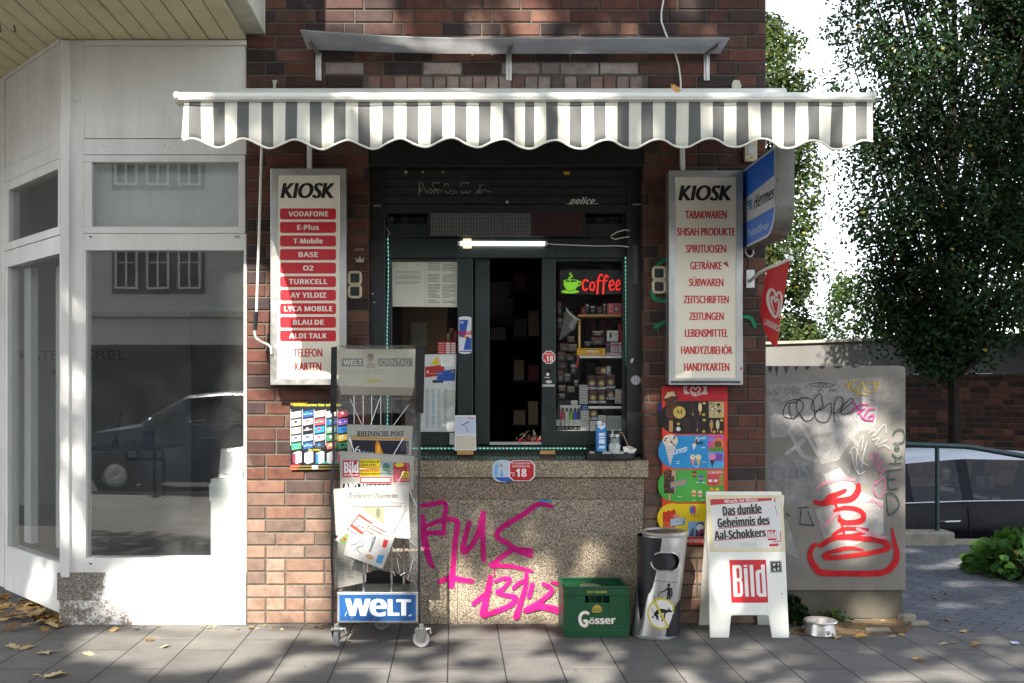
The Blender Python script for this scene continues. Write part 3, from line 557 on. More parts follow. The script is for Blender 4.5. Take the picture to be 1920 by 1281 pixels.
def vid(px,k):
    key=(round(px,2),k)
    if key not in idx: idx[key]=len(mb.v); mb.v.append(vpt(px,k))
    return idx[key]
for a,b,col in cols:
    for k in range(VN): mb.f.append([vid(a,k),vid(b,k),vid(b,k+1),vid(a,k+1)]); mb.c.append(col)
o=mb.build('valance',M['fabric'],aw,smooth=True); sm=o.modifiers.new('thick','SOLIDIFY'); sm.thickness=.003
mb=MB(); mb.tube([(PX(a,AY),vy(a,1),PZ(vbot(a),AY)) for a,b,_ in cols]+[(PX(1640,AY),vy(1640,1),PZ(vbot(1640),AY))],.0055,6); mb.build('binding',M['whitemetal'],aw,smooth=True)
mb=MB(); ZW=3.36
for a,b,col in bounds:
    x0,x1=PX(a,AY),PX(b,AY); p=[]
    m=5
    for i in range(m):
        t0,t1=i/m,(i+1)/m; sg=lambda t:-.035*math.sin(math.pi*t)
        mb.add([(x0,AY+.06+t0*1.2,ZT+.02+(ZW-ZT)*t0+sg(t0)),(x1,AY+.06+t0*1.2,ZT+.02+(ZW-ZT)*t0+sg(t0)),(x1,AY+.06+t1*1.2,ZT+.02+(ZW-ZT)*t1+sg(t1)),(x0,AY+.06+t1*1.2,ZT+.02+(ZW-ZT)*t1+sg(t1))],[(0,1,2,3)],col)
o=mb.build('canopy',M['fabric'],aw); sm=o.modifiers.new('thick','SOLIDIFY'); sm.thickness=.002
mb=MB(); mb.tube([(xa+.05,-.06,ZW),(xb-.05,-.06,ZW)],.04,14); mb.build('roller',M['whitemetal'],aw,smooth=True)
for x,s in ((PX(560),1),(PX(1330),-1)):
    mb=MB(); mb.tube([(x,-.08,ZW-.09),(x+s*.55,-.62,ZW-.2)],.022,8); mb.tube([(x+s*.55,-.62,ZW-.2),(x+s*.05,AY+.08,ZT)],.02,8); mb.build('arm',M['whitemetal'],aw,smooth=True)
for px,s in ((515,1),(1381,-1)):                       # wall brackets showing over the rail
    mb=MB(); z0=PZ(172,-.02)
    mb.prism([(PX(px-5,-.02),-.02,PZ(150,-.02)),(PX(px+5,-.02),-.02,PZ(150,-.02)),(PX(px+5-4*s,-.02),-.02,PZ(160,-.02)),(PX(px+7,-.02),-.02,PZ(205,-.02)),(PX(px-5,-.02),-.02,PZ(205,-.02)),(PX(px-6+3*s,-.02),-.02,PZ(158,-.02))],(0,.012,0)); mb.build('wall_bracket',M['fascia'],aw,bevel=.002)
t=thing('awning_crank','white awning crank with a black grip hanging beside the network sign','crank',P(482,600,-.15))
mb=MB(); yy=-.15; mb.tube([P(491,262,yy),P(486,430,yy),P(481,588,yy)],.0085,8); mb.build('rod',M['whitemetal'],t,smooth=True)
mb=MB(); mb.tube([P(480.5,585,yy),P(478,619,yy)],.0135,10); mb.build('grip',M['black'],t,smooth=True)
mb=MB(); mb.tube([P(478,618,yy),P(477.5,626,yy),P(480,634,yy),P(490,641,yy),P(502,646,yy),P(508,652,yy),P(509,664,yy)],.008,8); mb.build('handle',M['whitemetal'],t,smooth=True)

# ------------------------------------------------------------------ ledge over the awning, cable, switch box
t=thing('wall_ledge','thin translucent grey ledge on three brackets high on the brick wall','ledge',P(960,100,0))
m,tt,b=nodes('dusty_acrylic'); M['acryl']=m; b.inputs['Roughness'].default_value=.35
kk=ramp(tt,noise(tt,3,8,.7,mapping=(1,3,1)),[(.3,.5),(.7,.72)]); tt.links.new(kk,b.inputs['Base Color']); tl=N(tt,'ShaderNodeBsdfTranslucent'); tt.links.new(kk,tl.inputs[0])
ms=N(tt,'ShaderNodeMixShader'); ms.inputs[0].default_value=.6; tt.links.new(b.outputs[0],ms.inputs[1]); tt.links.new(tl.outputs[0],ms.inputs[2]); tt.links.new(ms.outputs[0],tt.nodes['Material Output'].inputs[0])
mb=MB(); n=14; yb2=-.26
for i in range(n):
    q=[]
    for s in (i/n,(i+1)/n):
        xf,yfz=PX(563+805*s,yb2),PZ(72.5-15*max(0,1-s*3)**1.4,yb2); xw,zw=PX(577+773*s,-.012),PZ(101-8*max(0,1-s*3)**1.2,-.012); q.append(((xf,yb2,yfz),(xw,-.012,zw)))
    mb.hexa([q[0][0],q[1][0],q[1][1],q[0][1]]+[(p[0],p[1],p[2]+.006) for p in (q[0][0],q[1][0],q[1][1],q[0][1])])
o=mb.build('sheet',M['acryl'],t)
for px,lean in ((597,-12),(954,0),(1325,10)):
    mb=MB(); mb.pb(px-5.5,98,px+5.5,151,-.014,-.006); a=P(px,100,-.012); e_=P(px,100,-.012)+Vector((lean*.003,-.2,0)); e_.z=a.z-.003+(.02 if px<600 else 0)
    mb.hexa([a+Vector((-.018,0,-.006)),a+Vector((.018,0,-.006)),e_+Vector((.016,0,-.005)),e_+Vector((-.016,0,-.005)),a+Vector((-.018,0,0)),a+Vector((.018,0,0)),e_+Vector((.016,0,0)),e_+Vector((-.016,0,0))])
    mb.tube([P(px,104,-.018),P(px,148,-.018)],.006,6); mb.tube([a+Vector((0,-.01,-.008)),e_+Vector((0,.01,-.008))],.006,6); mb.build('bracket',M['alu'],t,bevel=.003)
mb=MB(); yy=-.03; cab=[(1246,-30),(1244,0),(1240,22),(1240,40),(1246,58),(1252,72)]; mb.tube([P(a,b_,yy) for a,b_ in cab]+[P(1252,72,-.02)]+[P(a,b_,yy) for a,b_ in ((1266,100),(1273,125),(1276,150),(1277,180),(1277,205))],.0055,6)
tag(mb.build('cable',M['whitemetal'],None,smooth=True),'thin white cable running down the brick wall behind the ledge','cable')
t=thing('doorbell_box','small cream intercom box under the valance beside the blue sign','box',P(1408,288,0))
mb=MB(); mb.pb(1397,262,1420,303,-.035,-.004); mb.build('housing',M['cream'],t,bevel=.004); mb=MB(); mb.pb(1402,272,1416,290,-.038,-.034); mb.build('speaker_grille',M['alu'],t); g=Pr(front(-.036)); g.ell(1408,296,1.3,1.3,c('2a2a2a')); g.ell(1402,300,1,1,c('2a2a2a')); g.build('screw',M['print'],t)

# ------------------------------------------------------------------ illuminated price signs
def lightbox(px0,px1,py0,py1,fw,label,hang):
    y0=-.135; t=thing('light_sign',label,'sign',P((px0+px1)/2,py1,-.07))
    mb=MB(); mb.pb(px0+1,py0+1,px1-1,py1-1,y0+.006,-.01); mb.build('case',M['alu'],t,bevel=.003)
    for q in (((px0,py0),(px1,py0),(px1-fw,py0+fw),(px0+fw,py0+fw)),((px1,py0),(px1,py1),(px1-fw,py1-fw),(px1-fw,py0+fw)),((px1,py1),(px0,py1),(px0+fw,py1-fw),(px1-fw,py1-fw)),((px0,py1),(px0,py0),(px0+fw,py0+fw),(px0+fw,py1-fw))):
        mb=MB(); mb.prism([P(a,b_,y0-.004) for a,b_ in q],(0,.016,0)); mb.build('frame',M['alu'],t,bevel=.0025)
    mb=MB(); mb.pb(px0+fw-1,py0+fw-1,px1-fw+1,py1-fw+1,y0,y0+.006); mb.build('panel',M['panel'],t)
    mb=MB(); mb.pb(hang-4.5,262,hang+4.5,py0+1,-.05,-.03); mb.build('conduit',M['whitemetal'],t,bevel=.004)
    return t,Pr(front(y0-.0004))
RED=c('c2202a'); BLK=c('141414'); OFF=c('e8e2d2')
t,g=lightbox(507,649,316,722,13,'white light sign listing phone networks in red bars beside the newspaper rack',580)
g.text('KIOSK',(527.5,342.5,626.5,371.5),BLK,1,'p',0,.22,None,1.8)
for k,(s,a,b_) in enumerate((('VODAFONE',541,615),('E-Plus',557.5,598),('T-Mobile',550.5,605.5),('BASE',560,596),('O2',568.5,587.5),('TURKCELL',542,614),('AY YILDIZ',545,611.5),('LYCA MOBILE',533,623),('BLAU.DE',549.5,606.5),('ALDI TALK',542.5,612.5))):
    y=391+25.4*k; g.rrect(525,y,630,y+20.6,4,RED,1); g.text(s,(a,y+5.6,b_,y+15),OFF,2,'b',.04)
g.text('TELEFON',(550.5,653.5,604,669),RED,1,'p',0,0,None,.55); g.text('KARTEN',(553.5,679.5,602,695),RED,1,'p',0,0,None,.55); g.build('lettering',M['vinyl'],t)
g=Pr(front(-.1395)); g.rect(510,349,519,352,c('b9a877')); g.ell(556,322,3,1.5,c('8a8170')); g.build('tape',M['print'],t)
t,g=lightbox(1254,1393,319.5,722,13,'white light sign listing tobacco, drinks and magazines in red letters','x' and 1280)
g.text('KIOSK',(1273.5,347,1371.5,376),BLK,1,'p',0,.22,None,1.8)
for s,y,a,b_ in (('TABAKWAREN',402.5,1285,1362),('SHISAH PRODUKTE',434.5,1270,1378),('SPIRITUOSEN',466.5,1286.5,1361),('GETRÄNKE',498,1294.5,1353),('SÜßWAREN',529.5,1292,1356),('ZEITSCHRIFTEN',561.5,1282,1366),('ZEITUNGEN',593,1292.5,1356.5),('LEBENSMITTEL',624.5,1284.5,1365),('HANDYZUBEHÖR',656.5,1277.5,1373),('HANDYKARTEN',688,1283,1367)):
    g.text(s,(a,y-7.4,b_,y+7.4),RED,1,'p',0,0,None,.6)
g.poly([(1355,494),(1363,490),(1367,502)],c('9c2a2c'),1.5); g.build('lettering',M['vinyl'],t)
g=Pr(front(-.1395)); g.rect(1258,714,1388,719,c('4d4d4c')); g.ell(1381,529,1,1,c('6a5a45')); g.rect(1388,688,1391,694,c('a33a2a')); g.build('tape',M['print'],t)
# double sockets on both piers
for px,py,lab in ((665,534,'pair of black panels with pale rounded rims beside the hatch near the newspaper rack'),(1236,525,'pair of black panels with pale rounded rims beside the tobacco sign')):
    t=thing('wall_socket',lab,'socket',P(px,py,0))
    for k in (-1,1):
        cy_=py+k*12.5; mb=MB(); pts=[]
        for cx_,c2,a in ((px+6,cy_-6,-90),(px+6,cy_+6,0),(px-6,cy_+6,90),(px-6,cy_-6,180)):
            for j in range(4): a2=rad(a+j*30); pts.append(P(cx_+5*math.cos(a2),c2+5*math.sin(a2),-.02))
        mb.tube(pts,.0095,7,close=True); mb.build('rim',M['cream'],t,smooth=True)
        mb=MB(); mb.pb(px-9.5,cy_-9.5,px+9.5,cy_+9.5,-.02,-.004); mb.build('panel',M['black'],t)

# ------------------------------------------------------------------ projecting blue parcel shop sign
t=thing('projecting_sign','grey projecting sign box with a blue and white parcel shop face','sign',(1.88,0,2.64)); xs=1.832; ZTp,ZBp=2.893,2.386
prof=[(-.03,ZTp),(-.677,ZTp),(-.677,2.55)]+[(-.512-.165*math.cos(rad(a)),2.55-.164*math.sin(rad(a))) for a in range(10,91,10)]+[(-.03,ZBp)]
mb=MB(); mb.prism([(xs,y,z) for y,z in prof],(.105,0,0)); mb.build('case',std('grey_sheet_metal',c('77766f'),.32,metal=.5,var=.06,dirt=.1),t,smooth=True)
cy0,cz0=-.36,2.64
g=Pr(plane((xs-.002,0,0),(-1,0,0)))
def hp(y,z): v=Vector((xs,y,z))-CAM; return (VX+F*v.x/v.y,VY-F*v.z/v.y)
def inset(d): return [hp(max(-.677+d,min(-.05-d*.4,y)) if True else y,max(ZBp+d,min(ZTp-d,z))) for y,z in prof]
g.poly([hp(cy0+(y-cy0)*.985,cz0+(z-cz0)*.985) for y,z in prof],c('dfe4ea'),1)
inn=[(cy0+.01+(y-cy0)*.93,cz0+(z-cz0)*.93) for y,z in prof]; BLU=c('2f7af0'); BL2=c('5a90f0')
yf_,yb_=inn[1][0],inn[0][0]; zt_=inn[0][1]
g.poly([hp(yb_,zt_),hp(yf_,zt_),hp(yf_,2.725),hp(yb_,2.70)],BLU,2); g.poly([hp(yb_,2.545)]+[hp(yf_,2.545)]+[hp(y,z) for y,z in inn[2:] if z<2.545],BL2,2)
g.text('Hermes',None,BLK,3,'bi',.0,.1,quad=((1415.5,367),(1453.5,348),(1452,371),(1413,393.5)))
for k in range(3): g.poly([(1400+2.5*k,379+5.8*k),(1411,373+5.8*k),(1411,377.5+5.5*k),(1402+2.5*k,383.3+5.5*k)],c('2f8fc8'),3)
g.text('PaketShop',None,c('cfe0f5'),3,'p',.012,quad=((1402,431),(1443,413),(1441.5,426.5),(1401.5,446))); g.build('sign_face',M['vinyl'],t)
mb=MB(); mb.tube([P(1396,462,-.02),P(1398,474,-.02),P(1403,481,-.02),P(1409,481,-.02),P(1413,474,-.02),P(1411,465,-.03)],.006,6); mb.build('cable',M['whitemetal'],t,smooth=True)
# ------------------------------------------------------------------ ice cream flag
t=thing('shop_flag','small red flag with a white heart on a white wall pole','flag',P(1407,523,0))
mb=MB(); mb.pb(1399,506,1415,540,-.012,-.004); mb.build('wall_plate',M['whitemetal'],t,bevel=.004)
b0=P(1406,528,-.01); fd=Vector((.113,-.45,0)).normalized(); fn=Vector((-fd.y*-1,0,0)); fn=Vector((fd.y,-fd.x,0)); fn=fn if fn.x<0 else -fn
fp=plane(b0,fn,.0012); pole=[fp(*q) for q in ((1406,528),(1413,521),(1425,511),(1438,504),(1460,496),(1482,485))]
mb=MB(); mb.tube(pole,.011,10); tip=pole[-1]; mb.lathe([(0,-.018),(.014,-.012),(.018,0),(.014,.012),(0,.018)],tip,12); mb.build('pole',M['whitemetal'],t,smooth=True)
out=[(1438,505),(1450,500),(1465,494),(1480,487),(1474,522),(1468,560),(1462,600),(1458,630),(1457,646),(1454,650),(1447,645),(1438,632),(1431,615),(1426.5,592),(1426,582),(1430,548)]
mb=MB(); mb.prism([fp(*q,0) for q in out],fn*-.004,c('c01f26')); fl=mb.build('cloth',M['vinyl'],t)
g=Pr(plane(b0,fn,.0010)); wh=c('d5cdc6')
cx_=lambda x,y:(1380+x/5.82,460+y/5.82)
g.stroke([cx_(*q) for q in ((470,785),(485,740),(497,650),(499,560),(482,515),(455,525),(440,555),(420,500),(390,482),(362,510),(350,580),(365,670),(400,745),(435,785),(462,730),(472,650),(468,600),(450,585),(436,620),(420,570),(398,570),(393,620),(410,690),(428,730))],[2.5,3,3.5,4,4.5,4.5,4,4,5,6,6.5,5.5,5,4.5,3.5,3,3.5,3.5,3,4,5,4,2],wh,1)
g.text('LANGNESE',None,wh,1,'b',.01,quad=(cx_(318,795),cx_(484,880),cx_(476,948),cx_(306,862))); g.build('emblem',M['vinyl'],fl)

# ------------------------------------------------------------------ ice cream poster
t=thing('ice_cream_board','red and coloured ice cream price board below the tobacco sign','poster',P(1300,1022,0))
y0=-.03; mb=MB(); mb.pb(1241,725,1364,1022,y0+.004,y0+.008,c('cf3a1e')); board=mb.build('board',M['vinyl'],t); g=Pr(front(y0))
cf=lambda x,y:(1210+x/3.883,710+y/3.883)
def R4(x0,y0,x1,y1,col,l=1): a=cf(x0,y0); b_=cf(x1,y1); g.rect(a[0],a[1],b_[0],b_[1],col,l)
def E4(x,y,rx,ry,col,l=2,rot=0): a=cf(x,y); g.ell(a[0],a[1],rx/3.883,ry/3.883,col,l,rot=rot)
def S4(pts,w,col,l=3): g.stroke([cf(*p) for p in pts],w/3.883,col,l)
def L4(s,x0,y0,x1,y1,col,l=4,st='b',**k): a=cf(x0,y0); b_=cf(x1,y1); g.text(s,(a[0],a[1],b_[0],b_[1]),col,l,st,**k)
R4(125,58,598,1207,c('d8431f'),0); R4(128,58,596,166,c('b5121f'),1); wh=c('ded6d2')
S4([(385,100),(400,75),(385,60),(363,78),(345,62),(328,80),(345,105),(365,118)],9,wh,2); S4([(430,112),(443,85),(440,58)],9,wh,2); S4([(335,118),(365,125),(400,116)],6,wh,3); S4([(296,112),(283,85),(285,58)],9,wh,2); S4([(300,58),(296,85),(312,112)],7,wh,2); S4([(426,58),(430,85),(416,112)],7,wh,2)
g.text('MACHT EUCH GLÜCKLICH',None,wh,2,'b',quad=(cf(282,98),cf(452,98),cf(452,116),cf(282,112)))
E4(225,285,125,115,c('17120f'),2); R4(225,163,573,402,c('1d1613'),2.4)
R4(150,150,236,270,c('4a2a1d'),4); E4(186,140,50,48,c('4a2a1d'),4.3); E4(190,265,46,28,c('4a2a1d'),4.4,10); g.poly([cf(*q) for q in ((135,145),(160,100),(205,93),(222,130),(190,125),(165,140))],c('cdb183'),5)
for _ in range(26): E4(R.uniform(145,232),R.uniform(140,280),5,4,c('7a4b33'),5.6)
R4(172,305,200,380,c('b98a58'),4); E4(186,380,14,8,c('b98a58'),4.2)
E4(247,246,46,46,c('b99a3f'),6); E4(247,246,40,40,c('c9ad55'),6.4); L4('M',225,225,270,258,c('2a1d10'),7,'se')
for x,y,cl in ((345,215,'3a2218'),(398,210,'d9c58e'),(378,330,'3a2420'),(480,335,'b98a4a'),(526,335,'c9bc96')): E4(x,y,13,34,c(cl),4); R4(x-4,y+34,x+4,y+56,c('b98a58'),4)
R4(462,168,572,285,c('b9a878'),4); L4('NEU',467,175,498,192,c('1d1613'),5)
for x,y in ((495,215),(525,245),(520,200)): E4(x,y,30,13,c('3a2218'),5+x*.001,-35); E4(x-8,y+6,14,9,c('d8c9a2'),5.8,-35)
for x,y in ((428,180),(424,262),(428,302),(424,385),(556,182),(554,304),(240,330),(500,388),(552,388),(552,265)): E4(x,y,12,9,c('c9a531'),5)
E4(240,367,16,16,c('d9d5cf'),5); g.poly([cf(*q) for q in ((265,300),(330,290),(310,400),(285,400))],c('33221d'),3)
E4(205,530,112,120,c('1f86bf'),2); R4(205,412,572,655,c('2a8dc4'),2.5); E4(205,530,104,112,c('2388c0'),3)
g.poly([cf(*q) for q in ((140,480),(222,480),(180,640))],c('c9c2bd'),4); E4(181,452,56,46,c('d8cbb6'),5)
for _ in range(14): E4(R.uniform(140,220),R.uniform(420,485),8,6,c('4c3427') if R.random()<.6 else c('efe6d4'),5.5)
for k in range(6): S4([(150+k*4,500+k*22),(212-k*3,490+k*22)],2,c('9d8f8c'),5)
g.text('Cornetto',None,c('e6eff5'),6,'bi',quad=(cf(205,510),cf(305,488),cf(303,530),cf(203,555)))
g.poly([cf(*q) for q in ((340,480),(375,420),(390,450),(350,522))],c('d9d2ca'),4); L4('4',350,440,385,480,BLK,5,'bi'); L4('ever',380,455,420,480,BLK,5,'bi'); g.text('Cornetto',None,c('d9ecf5'),5,'bi',quad=(cf(390,425),cf(440,418),cf(440,440),cf(390,447)))
for x,cl in ((345,'c98a8a'),(386,'d9c86a')): g.poly([cf(x-18,580),cf(x+18,580),cf(x+2,642)],c('d98f86') if x<360 else c('d8b25a'),4); E4(x,570,20,17,c('e3d8c0'),4.5); E4(x+3,566,8,7,c(cl),5)
R4(455,415,570,532,c('d0459a'),4); E4(530,475,40,44,c('e07a2a'),4.6); E4(528,478,27,26,c('6a4433'),5); E4(480,440,28,20,c('8f77c2'),5.4); R4(460,500,566,530,c('4f8a2c'),5.8)
R4(455,538,570,652,c('4aa3d6'),4); E4(487,568,26,26,c('d97fae'),5); g.poly([cf(*q) for q in ((468,585),(508,585),(486,648))],c('3a2622'),4.6); R4(505,545,562,600,c('7b4a9c'),4.6)
E4(200,780,110,115,c('3a9a3a'),2); R4(200,665,572,900,c('4aa142'),2.5); E4(200,780,101,106,c('45a03f'),3)
R4(135,680,213,835,c('3b2419'),4); E4(165,680,32,18,c('3b2419'),4.4); E4(205,690,14,22,c('cf9a8c'),4.8); R4(210,700,218,830,c('c98f86'),4.6)
for _ in range(40): E4(R.uniform(138,208),R.uniform(672,828),4,4,c('8a6142'),5)
R4(168,838,184,885,c('c99a6a'),4); g.text('NOGGER',None,c('c9a21f'),6,'bi',.01,quad=(cf(186,757),cf(292,735),cf(292,768),cf(186,792)))
g.poly([cf(*q) for q in ((180,752),(298,728),(300,772),(182,800))],c('5d7fa8'),5)
for x,y,cl in ((357,695,'6a4128'),(403,725,'3a6ab0'),(352,835,'d9b37a'),(398,838,'d8c8b0'),(482,818,'e0a428'),(522,818,'d8b92c')): E4(x,y,17,26,c(cl),4); R4(x-18,y-2,x+16,y+8,c('c98f3a') if y<760 else c('b9473a'),5)
R4(450,668,562,780,c('c9473f'),4); L4('LYKKIES',455,672,556,692,c('f0dcd6'),5,'se')
for x in (472,510): E4(x,735,17,34,c('c04a5a'),5); R4(x-12,735,x+14,752,c('e6d9d6'),6)
for y in (712,738,765): E4(546,y,12,9,c('7fae3a'),5)
E4(198,1015,112,108,c('e3c417'),2); R4(198,912,572,1150,c('e6c814'),2.5); E4(198,1015,103,99,c('e4c61a'),3)
g.poly([cf(*q) for q in ((125,975),(135,965),(150,972),(165,958),(185,965),(205,950),(220,958),(218,1085),(128,1080))],c('c8371f'),4); R4(128,1040,218,1084,c('d85a2a'),4.6); R4(160,1084,176,1120,c('c99a5a'),4)
E4(224,1002,24,14,c('d8867a'),5); g.poly([cf(*q) for q in ((180,1022),(286,1010),(290,1062),(182,1078))],c('5b97c6'),5); g.text('FLUTSCH-',None,c('f3efe0'),6,'bi',.01,quad=(cf(184,1024),cf(284,1014),cf(282,1034),cf(184,1045))); g.text('FINGER',None,c('f3efe0'),6,'bi',.01,quad=(cf(184,1050),cf(270,1040),cf(268,1060),cf(184,1071)))
for x,cl in ((355,'c0468a'),(388,'d8c04a'),(335,'4a7fc0')): E4(x,955,13,32,c(cl),4); R4(x-3,985,x+3,1008,c('c99a5a'),4)
R4(310,1040,426,1152,c('86b3d6'),4); g.poly([cf(*q) for q in ((365,1150),(368,1060),(390,1046),(424,1046),(424,1150))],c('1c2a55'),5); E4(395,1085,27,28,c('c9d8e3'),6); g.poly([cf(*q) for q in ((378,1105),(410,1105),(386,1150))],c('a4567a'),6); R4(398,1095,420,1112,c('c02a3a'),6.6); g.poly([cf(*q) for q in ((330,1110),(350,1075),(355,1150),(318,1150))],c('4a5a78'),5)
R4(112,1152,440,1207,c('cf2a1c'),2.8); L4('LANGNESE',240,1168,428,1192,c('eee4dd'),4,'b',bold=.01)
for x,y in ((225,603),(222,617),(410,500),(415,605),(360,640),(235,857),(365,755),(410,755),(405,880),(340,885),(350,1000),(410,1090),(408,1120)): R4(x,y,x+26,y+4,c('e6e6e0') if y<900 else c('7a6a2a'),5)
g.build('artwork',M['vinyl'],board)
# ------------------------------------------------------------------ phone card poster
t=thing('phone_card_poster','black poster of phone and gift cards on the brick wall behind the rack','poster',P(600,880,0))
mb=MB(); q=[(543,753),(662,757),(662,880),(545,882)]; y0=-.022; mb.slab([P(*p,y0+.003) for p in q],(0,.003,0),c('1b1d22')); sh_=mb.build('sheet',M['print'],t); g=Pr(front(y0)); k5=lambda x,y:(520+x/7.536,730+y/7.536)
g.poly([(543.5,753.5),(661.5,757.5),(661.5,880),(545.5,881.5)],c('1a1c20'),0)
g.poly([k5(*p) for p in ((185,180),(460,185),(360,215),(190,225))],c('a5782a'),1); g.text('Aufladekarten Hier erhältlich',None,c('c8c62a'),2,'b',quad=(k5(222,205),k5(900,205),k5(900,240),k5(222,238)))
cols_=[['bfd6d8','c9c5b0','d8d4a4','8fc0dd','4f9a6c'],['2558a8','cdb8d0','202228','d9dde0','2456a0'],['d8c8cc','c8485a','2c86c4','c8c4c8','3a3a40'],['dadce0','2a5fa0','5f9a6c','3f8a60','c96a58'],['c83a4a','8a56a8','2c7fc0','d8b83a','3a8a5a']]
for i in range(5):
    for j in range(5):
        x=200+165*i; y=285+j*112+ (8 if i else 20); sk=-22
        a,b_,e_,f_=(x,y+22),(x+135,y),(x+135,y+85),(x+5,y+108)
        g.poly([k5(*p) for p in (a,b_,e_,f_)],c(cols_[i][j]),1); g.poly([k5(x+6,y+60),k5(x+128,y+44),k5(x+128,y+52),k5(x+6,y+68)],c('e9e4dc') if (i+j)%2 else c('3a4a70'),1.6)
        g.ell(*k5(x+60,y+45),3,2.6,c(cols_[(i+2)%5][(j+3)%5]),2)
    g.poly([k5(x-15,285),k5(x-6,283),k5(x-6,790),k5(x-15,795)],c('b9bcc0'),1)
g.text('Sim Karten',None,c('c8c62a'),2,'b',quad=(k5(440,842),k5(610,842),k5(610,868),k5(440,868)))
for x,cl in ((220,'c9304a'),(385,'d8d4d4'),(545,'3a7fc0'),(700,'d6dadd'),(850,'c8304a')):
    g.poly([k5(*p) for p in ((x,905),(x+80,872),(x+120,885),(x+120,1030),(x+40,1055),(x,1030))],c('d8d4d4'),1); g.poly([k5(*p) for p in ((x,905),(x+40,915),(x+40,1055),(x,1030))],c(cl),2); g.text('1',None,c(cl) if x!=385 else BLK,2.5,'b',quad=(k5(x+60,950),k5(x+80,945),k5(x+80,1005),k5(x+60,1010)))
g.poly([k5(*p) for p in ((185,1085),(1040,1075),(1040,1082),(185,1092))],c('b9a02a'),1); g.poly([k5(*p) for p in ((185,1125),(1040,1118),(1040,1125),(185,1132))],c('b9a02a'),1); g.poly([k5(*p) for p in ((490,1075),(575,1073),(575,1128),(490,1130))],c('d9d8c8'),2); g.poly([k5(*p) for p in ((520,1050),(760,1000),(1040,990),(1040,1060))],c('2f8f86'),.6); g.poly([k5(*p) for p in ((187,1070),(330,1065),(260,1140),(187,1142))],c('b92a3a'),.6)
g.build('artwork',M['vinyl'],sh_)
# top stickers on the sill
t=thing('age_sticker','red and white age eighteen sticker with a blue one on the granite sill','sticker',P(962,884,-.02))
g=Pr(front(-.0205,.0004)); s3=lambda x,y:(760+x/3.558,840+y/3.558)
g.rrect(923,862.5,962,904,14,c('b9c8d3'),1); g.poly([s3(*p) for p in ((595,195),(725,195),(722,215),(690,226),(640,222),(610,210))],c('2a56a8'),2); g.poly([s3(*p) for p in ((590,160),(600,110),(625,95),(615,190),(596,190))],c('7fb0d8'),2); g.poly([s3(*p) for p in ((632,190),(640,140),(655,190))],c('5f9ad0'),2); g.ell(*s3(640,118),2.4,3,c('b08a6a'),2)
oc8=[(690,100),(720,82),(835,82),(866,112),(866,190),(832,222),(722,222),(690,195)]; g.poly([s3(*p) for p in oc8],c('dcd9d6'),3); g.poly([s3(777+(x-777)*.9,152+(y-152)*.93) for x,y in oc8],c('b8232c'),4)
g.text('E-ZIGARETTEN',None,c('e8d9d6'),5,'b',quad=(s3(712,97),s3(832,97),s3(832,109),s3(712,109))); g.text('NIKOTINBEUTEL',None,c('e8d9d6'),5,'b',quad=(s3(712,117),s3(832,117),s3(832,129),s3(712,129)))
g.text('18',None,c('efe9e6'),5,'b',.03,quad=(s3(738,140),s3(808,140),s3(808,192),s3(738,192))); g.text('NUR',None,c('efe9e6'),5,'b',quad=(s3(702,162),s3(730,162),s3(730,171),s3(702,171))); g.text('AB',None,c('efe9e6'),5,'b',quad=(s3(712,178),s3(730,178),s3(730,187),s3(712,187))); g.build('print',M['vinyl'],t)
# ------------------------------------------------------------------ lit things round the hatch
t=thing('led_display','black dot matrix display with white and dark red dots over the hatch','display',P(950,443,.13))
mb=MB(); mb.pb(805,390,1097,444,.118,.16); mb.build('housing',M['black'],t,bevel=.003)
dm=lambda nm,col: std(nm,col,.5,var=.05)
mw,mr_=MB(),MB(); xs_=np.linspace(809,1091,100); ys_=np.linspace(396,441,19)
for i,x in enumerate(xs_):
    for y in ys_: (mw if x<997 else mr_).pb(x-.55,y-.55,x+.55,y+.55,.1155,.118,c('b9bab2') if x<997 else c('7d2a30'))
struct(mw.build('white_dots',M['plastic'],t),'stuff'); struct(mr_.build('red_dots',M['plastic'],t),'stuff')
t=thing('tube_lamp','lit white tube lamp fixed across the top of the serving hatch','lamp',P(942,457,.12))
mb=MB(); mb.tube([P(861,456.5,.125),P(1022,457,.125)],.0135,14); mb.build('tube',M['tube'],t,smooth=True)
for a in (858,1021): mb=MB(); mb.tube([P(a,456.5,.125),P(a+5,456.5,.125)],.0155,12); mb.build('end_cap',M['whitemetal'],t,smooth=True)
mb=MB(); mb.pb(868,447,884,466,.146,.15); mb.build('tape',M['cream'],t)
mb=MB(); mb.tube([P(1026,457,.13),P(1040,458.5,.135),P(1080,460,.135),P(1120,461.5,.14),P(1160,461,.135),P(1178,463,.08)],.004,6); mb.build('wire',M['whitemetal'],t,smooth=True)
mb=MB(); mb.tube([P(1180,433,.08),P(1172,431,.1),P(1158,435,.1),P(1146,442,.1),P(1146,446,.1),P(1154,449,.11),P(1165,446,.1),P(1180,444,.08)],.004,6); tag(mb.build('loose_cable',M['whitemetal'],None,smooth=True),'loop of white wire loose on the frame over the coffee sign','cable')
